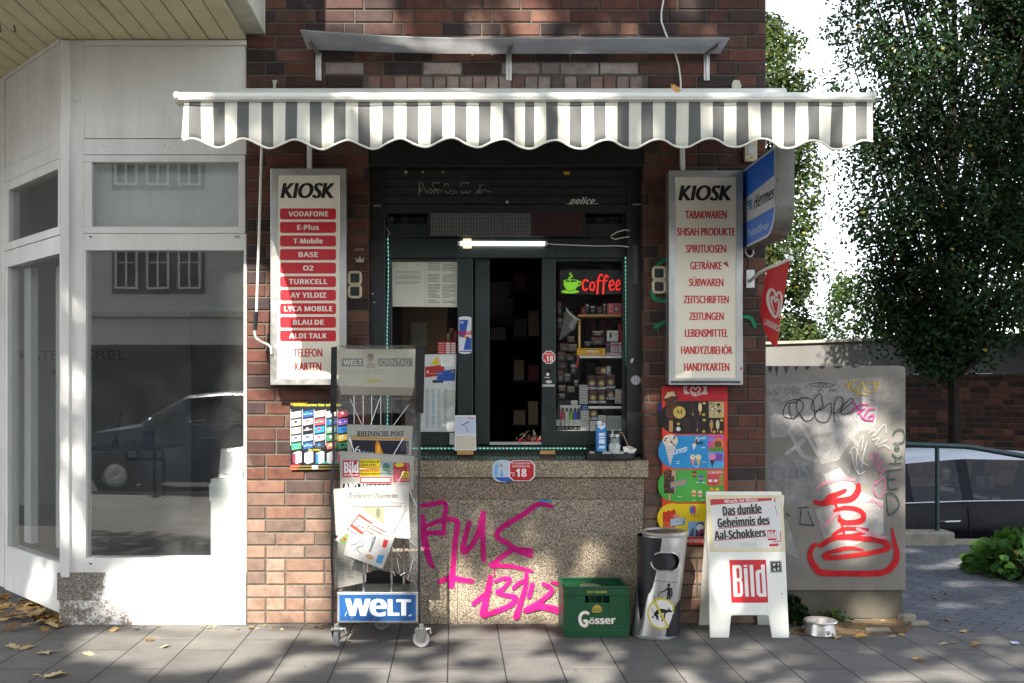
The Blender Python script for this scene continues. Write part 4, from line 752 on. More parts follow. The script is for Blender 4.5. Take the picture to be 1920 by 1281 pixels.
def ledstrip(a,b_,n,label,wob=0):
    t=thing('led_strip',label,'light strip',P(a[0],a[1],.14)); yy=.138
    pts=[]
    for k in range(13): s=k/12; pts.append((a[0]+(b_[0]-a[0])*s+wob*math.sin(s*9)*(1-s),a[1]+(b_[1]-a[1])*s))
    if wob: pts=[(717,421),(724,428),(730,436)]+[p for p in pts if p[1]>444]
    mb=MB(); mb.tube([P(*p,yy+.006) for p in pts],.0055,6); mb.build('cord',M['rubber'],t,smooth=True)
    mb=MB()
    for k in range(n):
        s=(k+.5)/n; x,y=a[0]+(b_[0]-a[0])*s+wob*math.sin(s*9)*(1-s),a[1]+(b_[1]-a[1])*s
        h=(1.6,1.5) if abs(b_[1]-a[1])>50 else (1.6,1.5); mb.pb(x-h[0]*.6,y-h[1],x+h[0]*.6,y+h[1],yy-.004,yy+.002)
    mb.build('light_beads',M['led'],t)
ledstrip((727,445),(726,836),52,'teal light strip running up beside the notice window',1.6); ledstrip((722,841),(1100,841),52,'teal light strip along the foot of the serving hatch'); ledstrip((1173,480),(1176,832),46,'teal light strip running up beside the coffee window')
# coffee sign
t=thing('coffee_sign','bright green cup and red lettering coffee sign behind the glass','sign',P(1110,550,.19)); yy=.168
g=Pr(front(yy)); gg=c('6fae1f'); rr_=c('d8291d')
g.poly([(1057+27*k/10,529+ 0*k) for k in range(0,1)]+[(1056,527),(1085,527),(1084,535),(1079,543),(1074,546),(1066,546),(1061,542),(1057,535)],gg,1); g.ell(1070.5,527,14.5,3,gg,2); g.ell(1070.5,527.2,12,1.9,c('101512'),3)
g.stroke([(1084,530),(1087,528),(1089,531),(1086,535),(1082,537)],2,gg,1.5); g.ell(1069,547,16.5,3.5,gg,4); g.stroke([(1058,543),(1070,546),(1080,543)],1.2,c('101512'),5)
g.stroke([(1069,527),(1067,522),(1073,518),(1068,514),(1071,511)],[3,2.6,2.6,2,1],gg,4)
for x in (1091,1102,1114,1124,1138,1150): pass
def cc_(x,y): return (960+x/4.004,260+y/4.004)
for pts,wd in (([(570,1070),(550,1062),(533,1080),(532,1115),(545,1138),(565,1128)],15),([(608,1080),(592,1085),(585,1110),(592,1135),(608,1138),(618,1115),(618,1090),(606,1078)],13),([(680,1028),(665,1022),(652,1045),(645,1100),(640,1165)],14),([(632,1072),(672,1066)],9),([(722,1040),(708,1028),(695,1050),(688,1100),(684,1165)],14),([(676,1072),(716,1066)],9),([(735,1108),(762,1092),(756,1065),(738,1075),(730,1110),(742,1138),(765,1128)],12),([(785,1108),(808,1092),(804,1065),(788,1075),(780,1110),(790,1138),(810,1128)],12)):
    g.stroke([cc_(*p) for p in pts],[w_/4.004 for w_ in ([wd]*len(pts))],rr_,1+R.random()*.8)
g.build('letters',M['neon'],t)
mb=MB(); mb.pb(1050,506,1167,552,.182,.186); mb.build('backing',M['black'],t)
# ------------------------------------------------------------------ papers in the hatch windows
def paperthing(name,label,cat,q,y,col=c('d3d1c0'),th=.002,mat='print'):
    t=thing(name,label,cat,P(*q[3],y)); mb=MB(); mb.slab([P(*p,y) for p in q],(0,th,0),col); s=mb.build('sheet',M[mat],t); return t,s,Pr(front(y-.0003))
t,s,g=paperthing('paper_notice','pair of pale printed notices taped inside the hatch window','notice',[(735,489),(858,489),(857,576),(736,575)],.182)
g.rect(796.5,490,797.1,574,c('a5a392'),1); k1=c('77766c')
for y0,y1,n in ((509,514,2),(517,524,3),(528,534,3)): g.greek(741,y0,789,y1,n,c('8d8c80'),1,.35)
for y0,y1 in ((494,509),(514,530),(533,560),(563,570)): g.greek(802,y0,825,y1,int((y1-y0)/2.6),k1,1,.4); g.greek(829,y0+1,853,y1,int((y1-y0)/2.6),k1,1,.4)
g.ell(743,499,1,1,BLK); g.ell(784,498,1,1,BLK); g.ell(852,569,1,1,BLK); g.build('lettering',M['print'],s)
t,s,g=paperthing('price_sheet','tall white price sheet with a red and a blue bank card behind the glass','poster',[(797,665),(856,664),(852,810),(788,810)],.183,c('c9cdc8'))
g.poly([(807,683),(821,667),(824,685)],c('d8b91f'),1); g.poly([(797,688),(832,684),(836,703),(797,708)],c('a8302e'),1); g.poly([(820,697),(854,692),(853,714),(819,715)],c('22509a'),2); g.rect(827,667,852,687,c('dfe0da'),1.5); g.greek(830,669,842,683,4,c('9a9c98'),2,.2)
g.ell(802,697,2.4,2,c('d8d0a0'),2); g.ell(849,697,2.2,2.2,c('c98a3a'),3); g.poly([(811,713),(832,711),(831,718),(811,718)],c('26282a'),1.4); g.greek(799,700,830,703,1,c('d08a84'),3,.4)
for x0,x1,cl in ((797,805,'8b9390'),(809,815,'5f949c'),(820,826,'8b9390'),(833,838,'5f949c')):
    g.greek(x0,730,x1,803,22,c(cl),1,.45)
g.build('lettering',M['print'],s)
t,s,g=paperthing('red_price_card','small red and white price card above the tall price sheet','notice',[(821,641),(855,641),(855,664),(821,664)],.186,c('b02a2a'))
for k in range(5): g.rect(836,643+4.2*k,844,646+4.2*k,c('d6cfc8'),1); g.rect(846,643+4.2*k,854,646+4.2*k,c('d6cfc8'),1); g.rect(822,643.5+4.2*k,833,645+4.2*k,c('d8a49c'),1)
g.build('lettering',M['print'],s)
mb=MB(); yy=.185
mb.add([P(828,736,yy),P(838,732,yy-.012),P(855,731,yy),P(856,752,yy-.01),P(845,762,yy-.014),P(838,772,yy-.006),P(836,790,yy),P(832,775,yy-.008),P(827,750,yy-.012)],[(0,1,8),(1,2,3,4),(1,4,8),(8,4,5,7),(7,5,6)],c('d5dadb')); tag(mb.build('plastic_bag',M['film'],None,smooth=True),'crumpled clear plastic bag stuck on the white price sheet','bag')
# leaflet stand on the sill
t=thing('leaflet_stand','small stand with a white beach leaflet on a wooden block on the sill','leaflet stand',P(872,852,.07))
mb=MB(); mb.pb(857,844,888,853,.05,.09); mb.build('block',M['wood'],t,bevel=.002); mb=MB(); mb.slab([P(853,779,.078),P(892,779,.078),P(893,845,.05),P(852,845,.05)],(0,.004,.001),c('d5d6d8')); lf=mb.build('leaflet',M['print'],t)
g=Pr(plane(P(853,845,.0493),(0,-1,.124)));g.poly([(855,786),(891,786),(891,814),(855,814)],c('b8c2d4'),1); g.poly([(855,818),(891,816),(891,842),(855,842)],c('c9c1ab'),1); g.stroke([(866,798),(879,791)],1.6,c('2a2a30'),2); g.stroke([(873,800),(878,810)],1.2,c('777a80'),2)
for _ in range(40): x,y=R.uniform(856,890),R.uniform(817,841); g.ell(x,y,.9,.8,R.choice([c('8f6f5a'),c('c9a24a'),c('6f86a8'),c('e2e2e0')]),2.2,6)
g.greek(855,783,868,785,1,c('8a8c90'),1); g.rect(875,783,889,785,c('c9645a'),1); g.build('print',M['print'],lf)
mb=MB(); mb.pb(1013,845,1041,852,.06,.085); tag(mb.build('wood_strip',M['wood'],None,bevel=.002),'small strip of pale wood lying on the ledge under the open hatch','wood')
mb=MB(); mb.pb(843,812,852,834,.140,.146,c('c9cac6')); tag(mb.build('price_tag',M['carton'],None),'small white tag on the frame below the price sheet','tag')
# sweets bag in the open hatch
t=thing('sweets_bag','crumpled cellophane bag of red sweets in the open hatch','bag',P(993,832,.3))
mb=MB(); r=random.Random(4)
for _ in range(90):
    x,y=r.uniform(970,1016),r.uniform(806,832)
    if y<832-26*math.sin((x-966)/52*math.pi)**.5+r.uniform(0,6): continue
    p=P(x,y,.26+r.uniform(0,.08)); d=[Vector((r.gauss(0,1),r.gauss(0,1),r.gauss(0,1))).normalized()*r.uniform(.012,.035) for _ in range(3)]; mb.add([p+q for q in d],[(0,1,2)],c(r.choice(['a08c76','8c7a68','b5a48e','6f5f52'])))
mb.build('wrapper',M['plastic'],t); mb=MB()
for x,y in ((975,826),(984,829),(1000,829),(1009,826),(992,824)): mb.lathe([(0,-.012),(.014,-.006),(.016,.002),(0,.012)],P(x,y,.27),8,c('b3242c'))
mb.build('sweet',M['plastic'],t)
# tray with milk, sugar jar, stirrers
t=thing('serving_tray','black curved bar tray with white lettering on the granite sill','tray',P(1148,858,0))
mb=MB(); zt_=PZ(862,-.01); prof=[]; cx0=PX(1148,-.06); ax,ay=.165,.085
ring=[]
for k in range(28): a=2*math.pi*k/28; ring.append((math.cos(a),math.sin(a)))
zb0=PZ(861,-.05); zt0=zb0+.042
vs=[(cx0+ax*x,.02+ay*y,zb0+.001) for x,y in ring]+[(cx0+ax*1.02*x,.02+ay*1.02*y,zt0) for x,y in ring]+[(cx0+ax*.95*x,.02+ay*.93*y,zt0) for x,y in ring]+[(cx0+ax*.94*x,.02+ay*.92*y,zb0+.012) for x,y in ring]
n=28; mb.add(vs,[(j*n+k,j*n+(k+1)%n,(j+1)*n+(k+1)%n,(j+1)*n+k) for j in range(3) for k in range(n)]+[tuple(range(3*n,4*n)),tuple(reversed(range(n)))],c('17171a')); tr=mb.build('bowl',M['plastic'],t,smooth=True)
def trp(px,py,l): 
    a=(px-1148)/52*1.25; return Vector((cx0+(ax*1.02+.001)*math.sin(a),.02-(ay*1.02+.001)*math.cos(a),PZ(py,-.07)))
g=Pr(trp)
for a,b_ in ((1108,1118),(1133,1166),(1176,1192)): g.text('Elbse Kobold' if b_-a>15 else 'Kobold',(a,846.5 if 1 else 0,b_,851),c('dcdad4'),1,'b')
g.build('lettering',M['print'],tr)
t=thing('milk_carton','blue and white milk carton standing in the black tray','carton',P(1128,848,.02)); mb=MB(); mb.pb(1119,797,1137,847,.0,.06,c('2f78b8')); mk=mb.build('box',M['carton'],t,bevel=.002)
g=Pr(front(-.001)); g.poly([(1120,800),(1128,806),(1136,799),(1136,798),(1120,798)],c('d5dbe0'),1)
for y,h in ((812,5),(819,3),(824,8),(836,5)): g.rect(1123,y,1134,y+h,c('cfdbe6'),1)
g.poly([(1119.5,838),(1136.5,832),(1136.5,846),(1119.5,846)],c('4a94cc'),.6); g.build('print',M['print'],mk); mb=MB(); mb.pb(1120,790,1128,798,.02,.045,c('e6e4de')); mb.pb(1131,793,1134,799,.02,.045,c('e6e4de')); mb.build('cap',M['carton'],t,bevel=.002)
t=thing('sugar_jar','clear jar of white sugar with a spoon standing in the black tray','jar',P(1152,848,.0)); q=P(1152,848,.02); mb=MB(); mb.lathe([(0,.001),(.04,.001),(.042,.01),(.042,.072),(.036,.085),(.036,.1),(.034,.1),(.034,.084),(.04,.07),(.04,.01)],q,24); mb.build('glass',M['jar'],t,smooth=True)
mb=MB(); mb.lathe([(0,.004),(.038,.004),(.039,.045),(.02,.058),(0,.06)],q,20,c('e3e1dc')); mb.build('sugar',M['carton'],t,smooth=True); mb=MB(); mb.lathe([(0,.1),(.037,.1),(.037,.115),(0,.117)],q,20); mb.tube([q+Vector((-.012,0,.1)),q+Vector((-.013,0,.145))],.004,6); mb.build('lid',M['alu'],t,smooth=True)
mb=MB(); mb.tube([P(1160,811,.02),P(1167,812,.02),P(1171,820,.02),P(1178,838,.02)],.003,6,c('b98a6a')); tag(mb.build('bent_straw',M['plastic'],None),'bent brown straw leaning out of the black tray','straw')
mb=MB(); mb.add([P(1168,838,.0),P(1180,836,.0),P(1194,842,.0),P(1190,848,-.02),P(1170,848,-.02),P(1182,842,.03)],[(0,1,5),(1,2,5),(2,3,4,5),(0,5,4)],c('dcdad2')); tag(mb.build('napkin',M['carton'],None),'crumpled white napkin lying in the black tray','napkin')

# ------------------------------------------------------------------ goods behind the coffee window
def item(name,label,cat,px0,py0,px1,py1,y0,col,d=.05,group=None,pr=None,mat='carton',bev=.0015):
    mb=MB(); mb.pb(px0,py0,px1,py1,y0,y0+d,c(col)); o=tag(mb.build(name,M[mat],None,bevel=bev),label,cat,group)
    if pr: g=Pr(front(y0-.0004)); pr(g); g.build('print',M['print'],o)
    return o
for x0,x1,y,lab in ((1084,1168,589.5,'pale wooden shelf with tins behind the coffee window'),(1087,1168,667,'white shelf with the yellow box behind the coffee window'),(1104,1168,762,'white shelf under the brown packs behind the coffee window'),(1043,1168,807,'low shelf of stacked white packs behind the coffee window')):
    mb=MB(); mb.pb(x0,y,x1,y+4.5,.21,.4); tag(mb.build('glass_shelf',M['wood'] if y<600 else M['white'],None,bevel=.002),lab,'shelf')
yb3=.235
for x0,y0,x1,y1,cl,lab in ((1091,576,1097,589,'8f1f24','red capped tin on the wooden shelf'),(1098,569,1105,589,'17181a','tall black tin beside the red capped tin'),(1107,572,1116,589,'1d1e20','black tobacco tin second along the wooden shelf'),(1119,574,1129,589,'232326','low black tobacco tin beside the red striped one'),(1130,568,1137,589,'25191a','red and black striped tin beside the pink box')):
    o=item('tobacco_tin',lab,'tin',x0,y0,x1,y1,yb3,cl,.05,'tins on the wooden shelf',lambda g,x0=x0,x1=x1,y0=y0,y1=y1:(g.rect(x0+1,y0+3,x1-1,y0+5,c('c9c5bd') if y0<573 else c('a83038'),1),g.greek(x0+1.5,y0+8,x1-1.5,y1-4,3,c('8a8880'),1,.4)))
item('pink_box','salmon pink box with a framed picture on the wooden shelf','box',1139,569,1167,589,yb3,'c8525a',.05,None,lambda g:(g.rect(1151,574,1161,585,c('3a3434'),1),g.rect(1152.5,575.5,1159.5,583.5,c('a9a39a'),2),g.greek(1142,572,1149,586,4,c('e5b5b0'),1,.4)))
item('yellow_box','long yellow display box on the white shelf','box',1082,653,1135,666.5,.22,'d9a81c',.1,None,lambda g:(g.greek(1087,655,1131,657,1,c('8a6a1a'),1),g.text('zigarillo',(1099,658.5,1120,663),c('c9302a'),2,'bi'),g.ell(1110,660,12,3.2,c('e9e0c8'),1),g.rect(1126,658,1128,664,c('8a5a1a'),1)))
item('yellow_stick','thin yellow upright strip beside the hanging paper','strip',1084.5,603,1088.5,653,.225,'d39a1f',.01,None,lambda g:g.greek(1085.2,612,1087.8,645,9,c('e8dfc9'),1,.5))
item('filter_box','white filter box on top of the pink and white packs','box',1139,620,1159,640,yb3,'d4d2cb',.05,None,lambda g:(g.rect(1143,624,1147,634,c('3a3a3a'),1),g.greek(1150,625,1157,632,3,c('8a8a86'),1,.3)))
for k,(x0,x1,cl) in enumerate(((1136,1144,'20344a'),(1145.5,1152,'d8c3cb'),(1153,1160,'c9a9b5'),(1161,1168,'d8c9cf'))):
    item('rolling_papers',['dark blue pack leading the row on the pink tray','pale pink pack next to the dark blue pack','dusky pink pack third in the row on the pink tray','pale pack closing the row under the red stack'][k],'pack',x0,642,x1,661,yb3,cl,.04,'small packs on the pink tray',lambda g,x0=x0,x1=x1:(g.rect(x0+1,645,x1-1,649,c('b03a5a'),1),g.greek(x0+1,652,x1-1,659,3,c('8a7a80'),1,.3)))
item('pink_tray','pink and white low tray under the row of small packs','tray',1136,661.5,1168,666.5,.228,'c9a0b0',.06,None,lambda g:g.text('T-O',(1138,663,1146,665.8),c('b0305a'),1,'b'))
for k in range(8): item('red_tub','small red tub in the stack beside the filter box','tub',1160.5,607+4.3*k,1168,611+4.3*k,.24,'a01c26',.04,'red tubs in one stack')
def brown(g,x0,y0,x1,y1,wh=False): 
    cx,cy_=(x0+x1)/2,y0+(y1-y0)*.55; g.ell(cx,cy_,5.6,5.6,c('b99c62'),1,14); g.ell(cx,cy_,4.4,4.4,c('4a3a2c') if not wh else c('8a8a86'),2,14); g.ell(cx,cy_,3.3,3.3,c('c9b98a'),3,12); g.rect(x0,y1-5,x1,y1-.6,c('9fb2bd'),1); g.rect(x0+2,y1-4,x0+5,y1-1.2,c('b0303a'),2); g.greek(x0+2,y0+2,x1-2,y0+5,2,c('8a6a5a'),1,.3)
BR='3a1c1a'; i=0
labs=['brown pack starting the upper row of three','brown pack in the middle of the upper row of three','brown pack ending the upper row of three','brown pack starting the lower row','brown pack second in the lower row','brown pack tipped forward third in the lower row','white pack ending the lower row beside the brown ones','single brown pack standing alone under the shelf of brown packs']
for x0,y0,x1,y1,wh in ((1102,704,1118,731,0),(1119.5,704,1136,731,0),(1137,702,1153.5,729,0),(1104,732,1120,757,0),(1121,732,1136,757,0),(1137.5,730,1152.5,750,0),(1154,730,1168,757,1),(1105,762,1121,788,0)):
    item('cigarette_pack',labs[i],'cigarette pack',x0,y0,x1,y1,.235,'b9b6ae' if wh else BR,.03,'brown cigarette packs',lambda g,a=(x0,y0,x1,y1,wh):brown(g,*a)); i+=1
item('cigarette_pack','brown pack lying on its side on top of the upper row','cigarette pack',1118,688,1137,702.5,.235,BR,.03,'brown cigarette packs',lambda g:(g.ell(1132,695,5.4,5.4,c('b99c62'),1,14),g.ell(1132,695,4,4,c('4a3a2c'),2,12),g.ell(1132,695,3,3,c('c9b98a'),3,12)))
item('cigarette_pack','blue ended pack lying beside the pack on its side','cigarette pack',1138,687,1145,702.5,.235,'9fb2bd',.03,'brown cigarette packs',lambda g:g.rect(1140,697,1144,701,c('b0303a'),1))
def stack(x0,x1,ys,h,where,skip=None):
    for k,y in enumerate(ys):
        item('white_pack','white pack in the %s'%where,'pack',x0,y,x1,y+h-.7,.24,'c6c5be',.05,'white packs in the %s'%where,lambda g,x0=x0,x1=x1,y=y:(g.rect(x0+2,y+2.3,x1-2,y+h-3,c('6d6d69'),1),))
stack(1087,1102,[722+7.3*k for k in range(5)],7.3,'tall stack beside the brown packs'); stack(1089,1104,[770+6.4*k for k in range(6)],6.4,'stack under the blue pack'); stack(1106,1121,[789.5+6.2*k for k in range(3)],6.2,'short stack under the lone brown pack'); stack(1122,1136.5,[779+6*k for k in range(5)],6,'stack beside the folded papers')
item('blue_pack','small blue crested pack between two stacks of white packs','pack',1090,760,1103.5,769.5,.238,'24468f',.05,None,lambda g:g.ring(1097,764.8,3.4,3.4,1,c('c9cdd6'),1))
item('paper_bundle','bundle of folded grey papers on the lowest shelf','papers',1137.5,780,1168,807,.25,'b3b2aa',.06,None,lambda g:[g.rect(1140+3.4*k,784,1141.6+3.4*k,803,c('8d8c86'),1) for k in range(8)])
item('vape_display','white cardboard display holding five coloured vapes','display',1050,759.5,1089,808,.262,'cfcdc6',.01)
for k,(x,cl,nm) in enumerate(((1046.5,'18191c','black'),(1055,'c8324a','pink'),(1063,'c9ccc8','white'),(1070.5,'6fa82a','green'),(1078.5,'2a4fae','blue'),(1086,'34306a','purple'))):
    t=thing('vape',nm+' vape standing in the row of the lowest shelf','vape',P(x,787,.25),'coloured vapes in the display'); mb=MB(); mb.pb(x-3.2,772,x+3.2,787,.246,.258,c(cl)); mb.build('body',M['plastic'],t,bevel=.002); mb=MB(); mb.pb(x-1.6,765,x+1.6,772.5,.248,.256,c('26262a')); mb.build('mouthpiece',M['plastic'],t,bevel=.0015)
    item('vape_box','small white box under the %s vape'%nm,'box',x-3.4,787.3,x+3.4,798.5,.245,'c9c8c2',.02,'boxes under the vapes',lambda g,x=x:g.greek(x-2.4,790,x+2.4,796,3,c('8a8a85'),1,.3))
    item('black_box','small black box at the foot of the %s vape'%nm,'box',x-3.4,799,x+3.4,808,.245,'202024',.02,'black boxes under the vapes',lambda g,x=x:g.rect(x-2,802,x+2,804,c('9a9a98'),1))
item('white_carton','small white carton on top of the vape display','carton',1071,751,1083,759,.25,'cbc9c2',.03)
item('black_carton','flat black carton beside the small white carton','carton',1047,751,1069,759.5,.255,'1c1c1f',.03)
t=thing('hanging_paper','curled grey printed paper hanging behind the coffee window','paper',P(1075,640,.24)); mb=MB(); mb.slab([P(1062,577,.235),P(1084,598,.225),P(1078,617,.235),P(1048,639,.25)],(0,.003,0),c('6d6b66')); s=mb.build('sheet',M['print'],t); g=Pr(front(.224)); g.text('DAS RÄTSEL',None,c('c9c7c0'),1,'b',quad=(cc_(420,1320+0),(1081,602),(1073,620),(1062,626)) if 0 else ((1066,612),(1076,596),(1083,600),(1072,618))); g.stroke([(1061,577),(1068,588),(1078,596),(1089,601)],[1,3,3,1],c('cfcdc4'),2); g.build('print',M['print'],s)
r=random.Random(8)
cl_=['2a2724','3a3632','1f2429','4a443c','33302c','5a2a26','6a6257','252a33']
nm_=['dark','brownish','blackish','greyish','dusky','reddish','pale','bluish']
for k,(x,y,w_,h_) in enumerate(((1046,566,7,26),(1056,585,8,24),(1046,596,9,24),(1050,644,16,14),(1046,660,14,16),(1064,630,14,12),(1066,645,16,14),(1049,680,12,10),(1046,694,10,22),(1062,664,16,12),(1070,682,10,20),(1058,700,12,16),(1076,712,9,14),(1047,722,14,12),(1064,724,14,12),(1048,738,12,10),(1110,620,22,10),(1108,632,26,14),(1096,640,12,10))):
    item('blister_pack','%s blister pack of small goods hanging behind the coffee window'%nm_[k%8],'blister pack',x,y,x+w_,y+h_,.27+.01*(k%4),cl_[k%8],.01,'blister packs behind the coffee window',lambda g,x=x,y=y,w_=w_,h_=h_:(g.rect(x+1,y+1,x+w_-1,y+h_*.35,c(r.choice(['8a8478','7a3a34','5f6a72','a39a88'])),1),g.ell(x+w_/2,y+h_*.65,w_*.3,h_*.2,c('77726a'),1,10)))
mb=MB(); mb.slab([P(1079,690,.24),P(1084,664,.24),P(1087,664,.24),P(1083,691,.24)],(0,.004,0),c('a81f2a')); tag(mb.build('red_pen',M['plastic'],None),'red pen shaped strip hanging under the yellow box','pen')
# stocked shelves in the dark room
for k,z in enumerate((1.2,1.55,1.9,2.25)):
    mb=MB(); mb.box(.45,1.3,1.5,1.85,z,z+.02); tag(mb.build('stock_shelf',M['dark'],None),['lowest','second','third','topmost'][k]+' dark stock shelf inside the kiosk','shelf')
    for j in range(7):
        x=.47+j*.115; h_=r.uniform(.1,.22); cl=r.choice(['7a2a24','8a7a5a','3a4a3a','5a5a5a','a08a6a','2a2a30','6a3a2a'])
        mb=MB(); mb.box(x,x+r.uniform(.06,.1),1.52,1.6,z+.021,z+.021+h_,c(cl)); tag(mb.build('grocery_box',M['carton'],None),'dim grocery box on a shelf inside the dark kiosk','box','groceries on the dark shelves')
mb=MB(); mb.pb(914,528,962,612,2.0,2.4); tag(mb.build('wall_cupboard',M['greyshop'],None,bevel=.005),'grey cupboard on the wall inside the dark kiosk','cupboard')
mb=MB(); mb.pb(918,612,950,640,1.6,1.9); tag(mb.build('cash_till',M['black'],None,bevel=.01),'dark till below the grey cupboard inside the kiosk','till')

t=thing('wooden_cabinet','brown wooden cabinet standing dimly behind the notice window','cabinet',P(800,840,.9))
mb=MB(); mb.pb(752,560,838,840,.9,1.2,c('6a4a2e')); mb.build('carcass',M['carton'],t,bevel=.004)
for a in (755,797): mb=MB(); mb.pb(a,600,a+38,700,.885,.9,c('80603c')); mb.build('door',M['carton'],t,bevel=.006)
mb=MB(); mb.pb(770,605,800,650,.86,.88,c('a39a80')); tag(mb.build('framed_card',M['carton'],None),'small pale card leaning on the dim wooden cabinet','card')
for k,(x,cl) in enumerate(((846,'8a6a4a'),(851,'a03a2a'),(842,'c9b070'))): item('snack_box',['brown','red','yellowish'][k]+' snack box glimpsed over the red price card behind the notice window','box',x-4,615+5*k,x+5,640,.5,cl,.05)
# ------------------------------------------------------------------ newspaper rack
RY=-.52; t=thing('newspaper_rack','wheeled chrome newspaper rack with a blue base sign and clear plastic hood','rack',(PX(708,RY),-.35,0))
zb0,zb1=PZ(1168,RY),PZ(1111,RY); xa,xb=PX(632,RY),PX(784,RY); xa2,xb2=xa+.03,xb-.03
mb=MB(); mb.box(xa,xb,RY,RY+.02,zb0,zb1); mb.hexa([(xa,RY+.02,zb0),(xa+.015,RY+.02,zb0),(xa+.015,RY+.02,zb1),(xa,RY+.02,zb1),(xa2,-.15,zb0),(xa2+.015,-.15,zb0),(xa2+.015,-.15,zb1),(xa2,-.15,zb1)]); mb.hexa([(xb-.015,RY+.02,zb0),(xb,RY+.02,zb0),(xb,RY+.02,zb1),(xb-.015,RY+.02,zb1),(xb2-.015,-.15,zb0),(xb2,-.15,zb0),(xb2,-.15,zb1),(xb2-.015,-.15,zb1)]); mb.box(xa2,xb2,-.15,-.13,zb0,zb1); mb.box(xa+.016,xb-.016,RY+.02,RY+.05,zb1-.012,zb1-.002); mb.box(xa2,xb2,RY+.03,-.16,zb0,zb0+.01); base=mb.build('base_box',M['alu'],t,bevel=.003)
mb=MB(); mb.pb(635.5,1114.5,780.5,1165,RY-.003,RY); mb.build('base_sign',M['vinyl'],base); me=bpy.data.objects[-1] if 0 else None
g=Pr(front(RY-.0035)); g.rect(636,1115,780,1164.5,c('1f4f86'),0); wh=c('dfe2e4')
g.text('w',(648,1113.5,694,1155),wh,1,'b',.03); g.text('e',(694,1114,724,1155.5),wh,1,'b',.03); g.text('L',(728,1124,748,1154.5),wh,1,'b',.04); g.text('T',(744,1124,770,1154.5),wh,1.6,'b',.04)
g.stroke([(766,1154.5),(772,1152),(768,1156)],1,wh,1); g.stroke([(647,1155),(650,1147)],.8,wh,1); g.ell(660,1159,1,.6,wh); g.ell(702,1160,1,.6,wh); g.build('lettering',M['vinyl'],base)
mb=MB(); mb.prism([(xa+.05,-.2,zb1-.01),(xb-.05,-.2,zb1-.01),(xb-.14,-.2,zb1+.05),(PX(708,-.2),-.2,zb1+.075),(xa+.14,-.2,zb1+.05)],(0,.01,0)); mb.build('bin_liner',M['black'],t)
for px,y1,yy in ((666,838,-.33),(682,1000,-.47),(734,1000,-.47),(757,838,-.33)):
    mb=MB(); mb.tube([P(px,y1,yy),P(px,1109,yy)],.0065,8); mb.build('pole',M['chrome'],t,smooth=True)
for px in (666,757):
    for py in (1022,1076): mb=MB(); mb.tube([P(px-6,py+3,-.345),P(px+3,py-2,-.345)],.007,8); mb.build('clamp',M['chrome'],t,smooth=True)
def wire(pts,yy,r=.0021): 
    mb=MB(); mb.tube([P(a,b_,yy) for a,b_ in pts],r,6); return mb.build('wire_holder',M['chrome'],t,smooth=True)
wire([(664,848),(655,821),(654,818),(757,818),(756,822),(738,853)],-.375); wire([(668,910),(655,882),(654,879),(757,880),(757,884),(742,914)],-.43); wire([(662,962),(656,946),(656,942),(757,942),(758,946),(733,993)],-.485)
for x in (664,681,697,714): wire([(x,742),(x,800)],-.27)
wire([(655,748),(770,748)],-.27); wire([(656,748),(680,800)],-.27); wire([(712,748),(694,800)],-.27); wire([(766,760),(736,800)],-.27); wire([(742,1004),(757,1004),(768,1012),(780,1024)],-.36); wire([(766,915),(785,960),(772,1018)],-.33); wire([(781,1024),(765,1085)],-.33); wire([(716,1000),(752,1046),(733,1065),(741,1080),(750,1078),(744,1045)],-.33); wire([(680,1056),(690,1073),(694,1065)],-.33)
for px,py,turn in ((631,1214,1),(790,1214,0),(716,1181,0)):
    gp=GP(px,py); ww=thing('x','x','x',gp) if 0 else None
    R_=.05 if py>1200 else .045; q=gp+Vector((0,0,R_)); ax='x' if turn else 'y'
    mb=MB(); mb.lathe([(R_*.55,-.013),(R_*.9,-.014),(R_,-.008),(R_,.008),(R_*.9,.014),(R_*.55,.013)],q,28,axis=ax); wh_=mb.build('wheel',M['rubber'],t,smooth=True)
    if turn: 
        for v in wh_.data.vertices: pass
    mb=MB(); mb.lathe([(0,-.014),(R_*.18,-.015),(R_*.2,-.011),(R_*.55,-.010),(R_*.56,-.014),(R_*.56,.014),(R_*.55,.010),(R_*.2,.011),(R_*.18,.015),(0,.014)],q,24,axis=ax); mb.build('rim',M['alu'],wh_,smooth=True)
    mb=MB(); o_=Vector((.0,-.02,0)) if ax=='y' else Vector((.02,0,0)); zt_=gp.z+.125
    for s in (1,-1):
        oo=o_*s; mb.prism([q+oo+Vector((.008,0,-.008)) if ax=='y' else q+oo+Vector((0,.008,-.008)),q+oo+(Vector((-.008,0,-.008)) if ax=='y' else Vector((0,-.008,-.008))),Vector((gp.x-.01,gp.y,zt_-.02))+oo+(Vector((-.03,0,0)) if ax=='y' else Vector((0,-.03,0))),Vector((gp.x,gp.y,zt_-.02))+oo+(Vector((.035,0,0)) if ax=='y' else Vector((0,.035,0)))],o_*.12)
    mb.box(gp.x-.03,gp.x+.03,gp.y-.025,gp.y+.025,zt_-.022,zt_-.01); mb.tube([Vector((gp.x,gp.y,zt_-.02)),Vector((gp.x,gp.y,zb0+.005))],.014,10); mb.build('caster_fork',M['alu'],t,bevel=.002)
    if py>1200: mb=MB(); mb.tube([Vector((gp.x+.03,gp.y-.02,zt_-.015)),Vector((gp.x+.05,gp.y-.02,zt_-.01)),Vector((gp.x+.055,gp.y-.02,zt_-.04))],.006,6); mb.build('brake_lever',M['alu'],t)
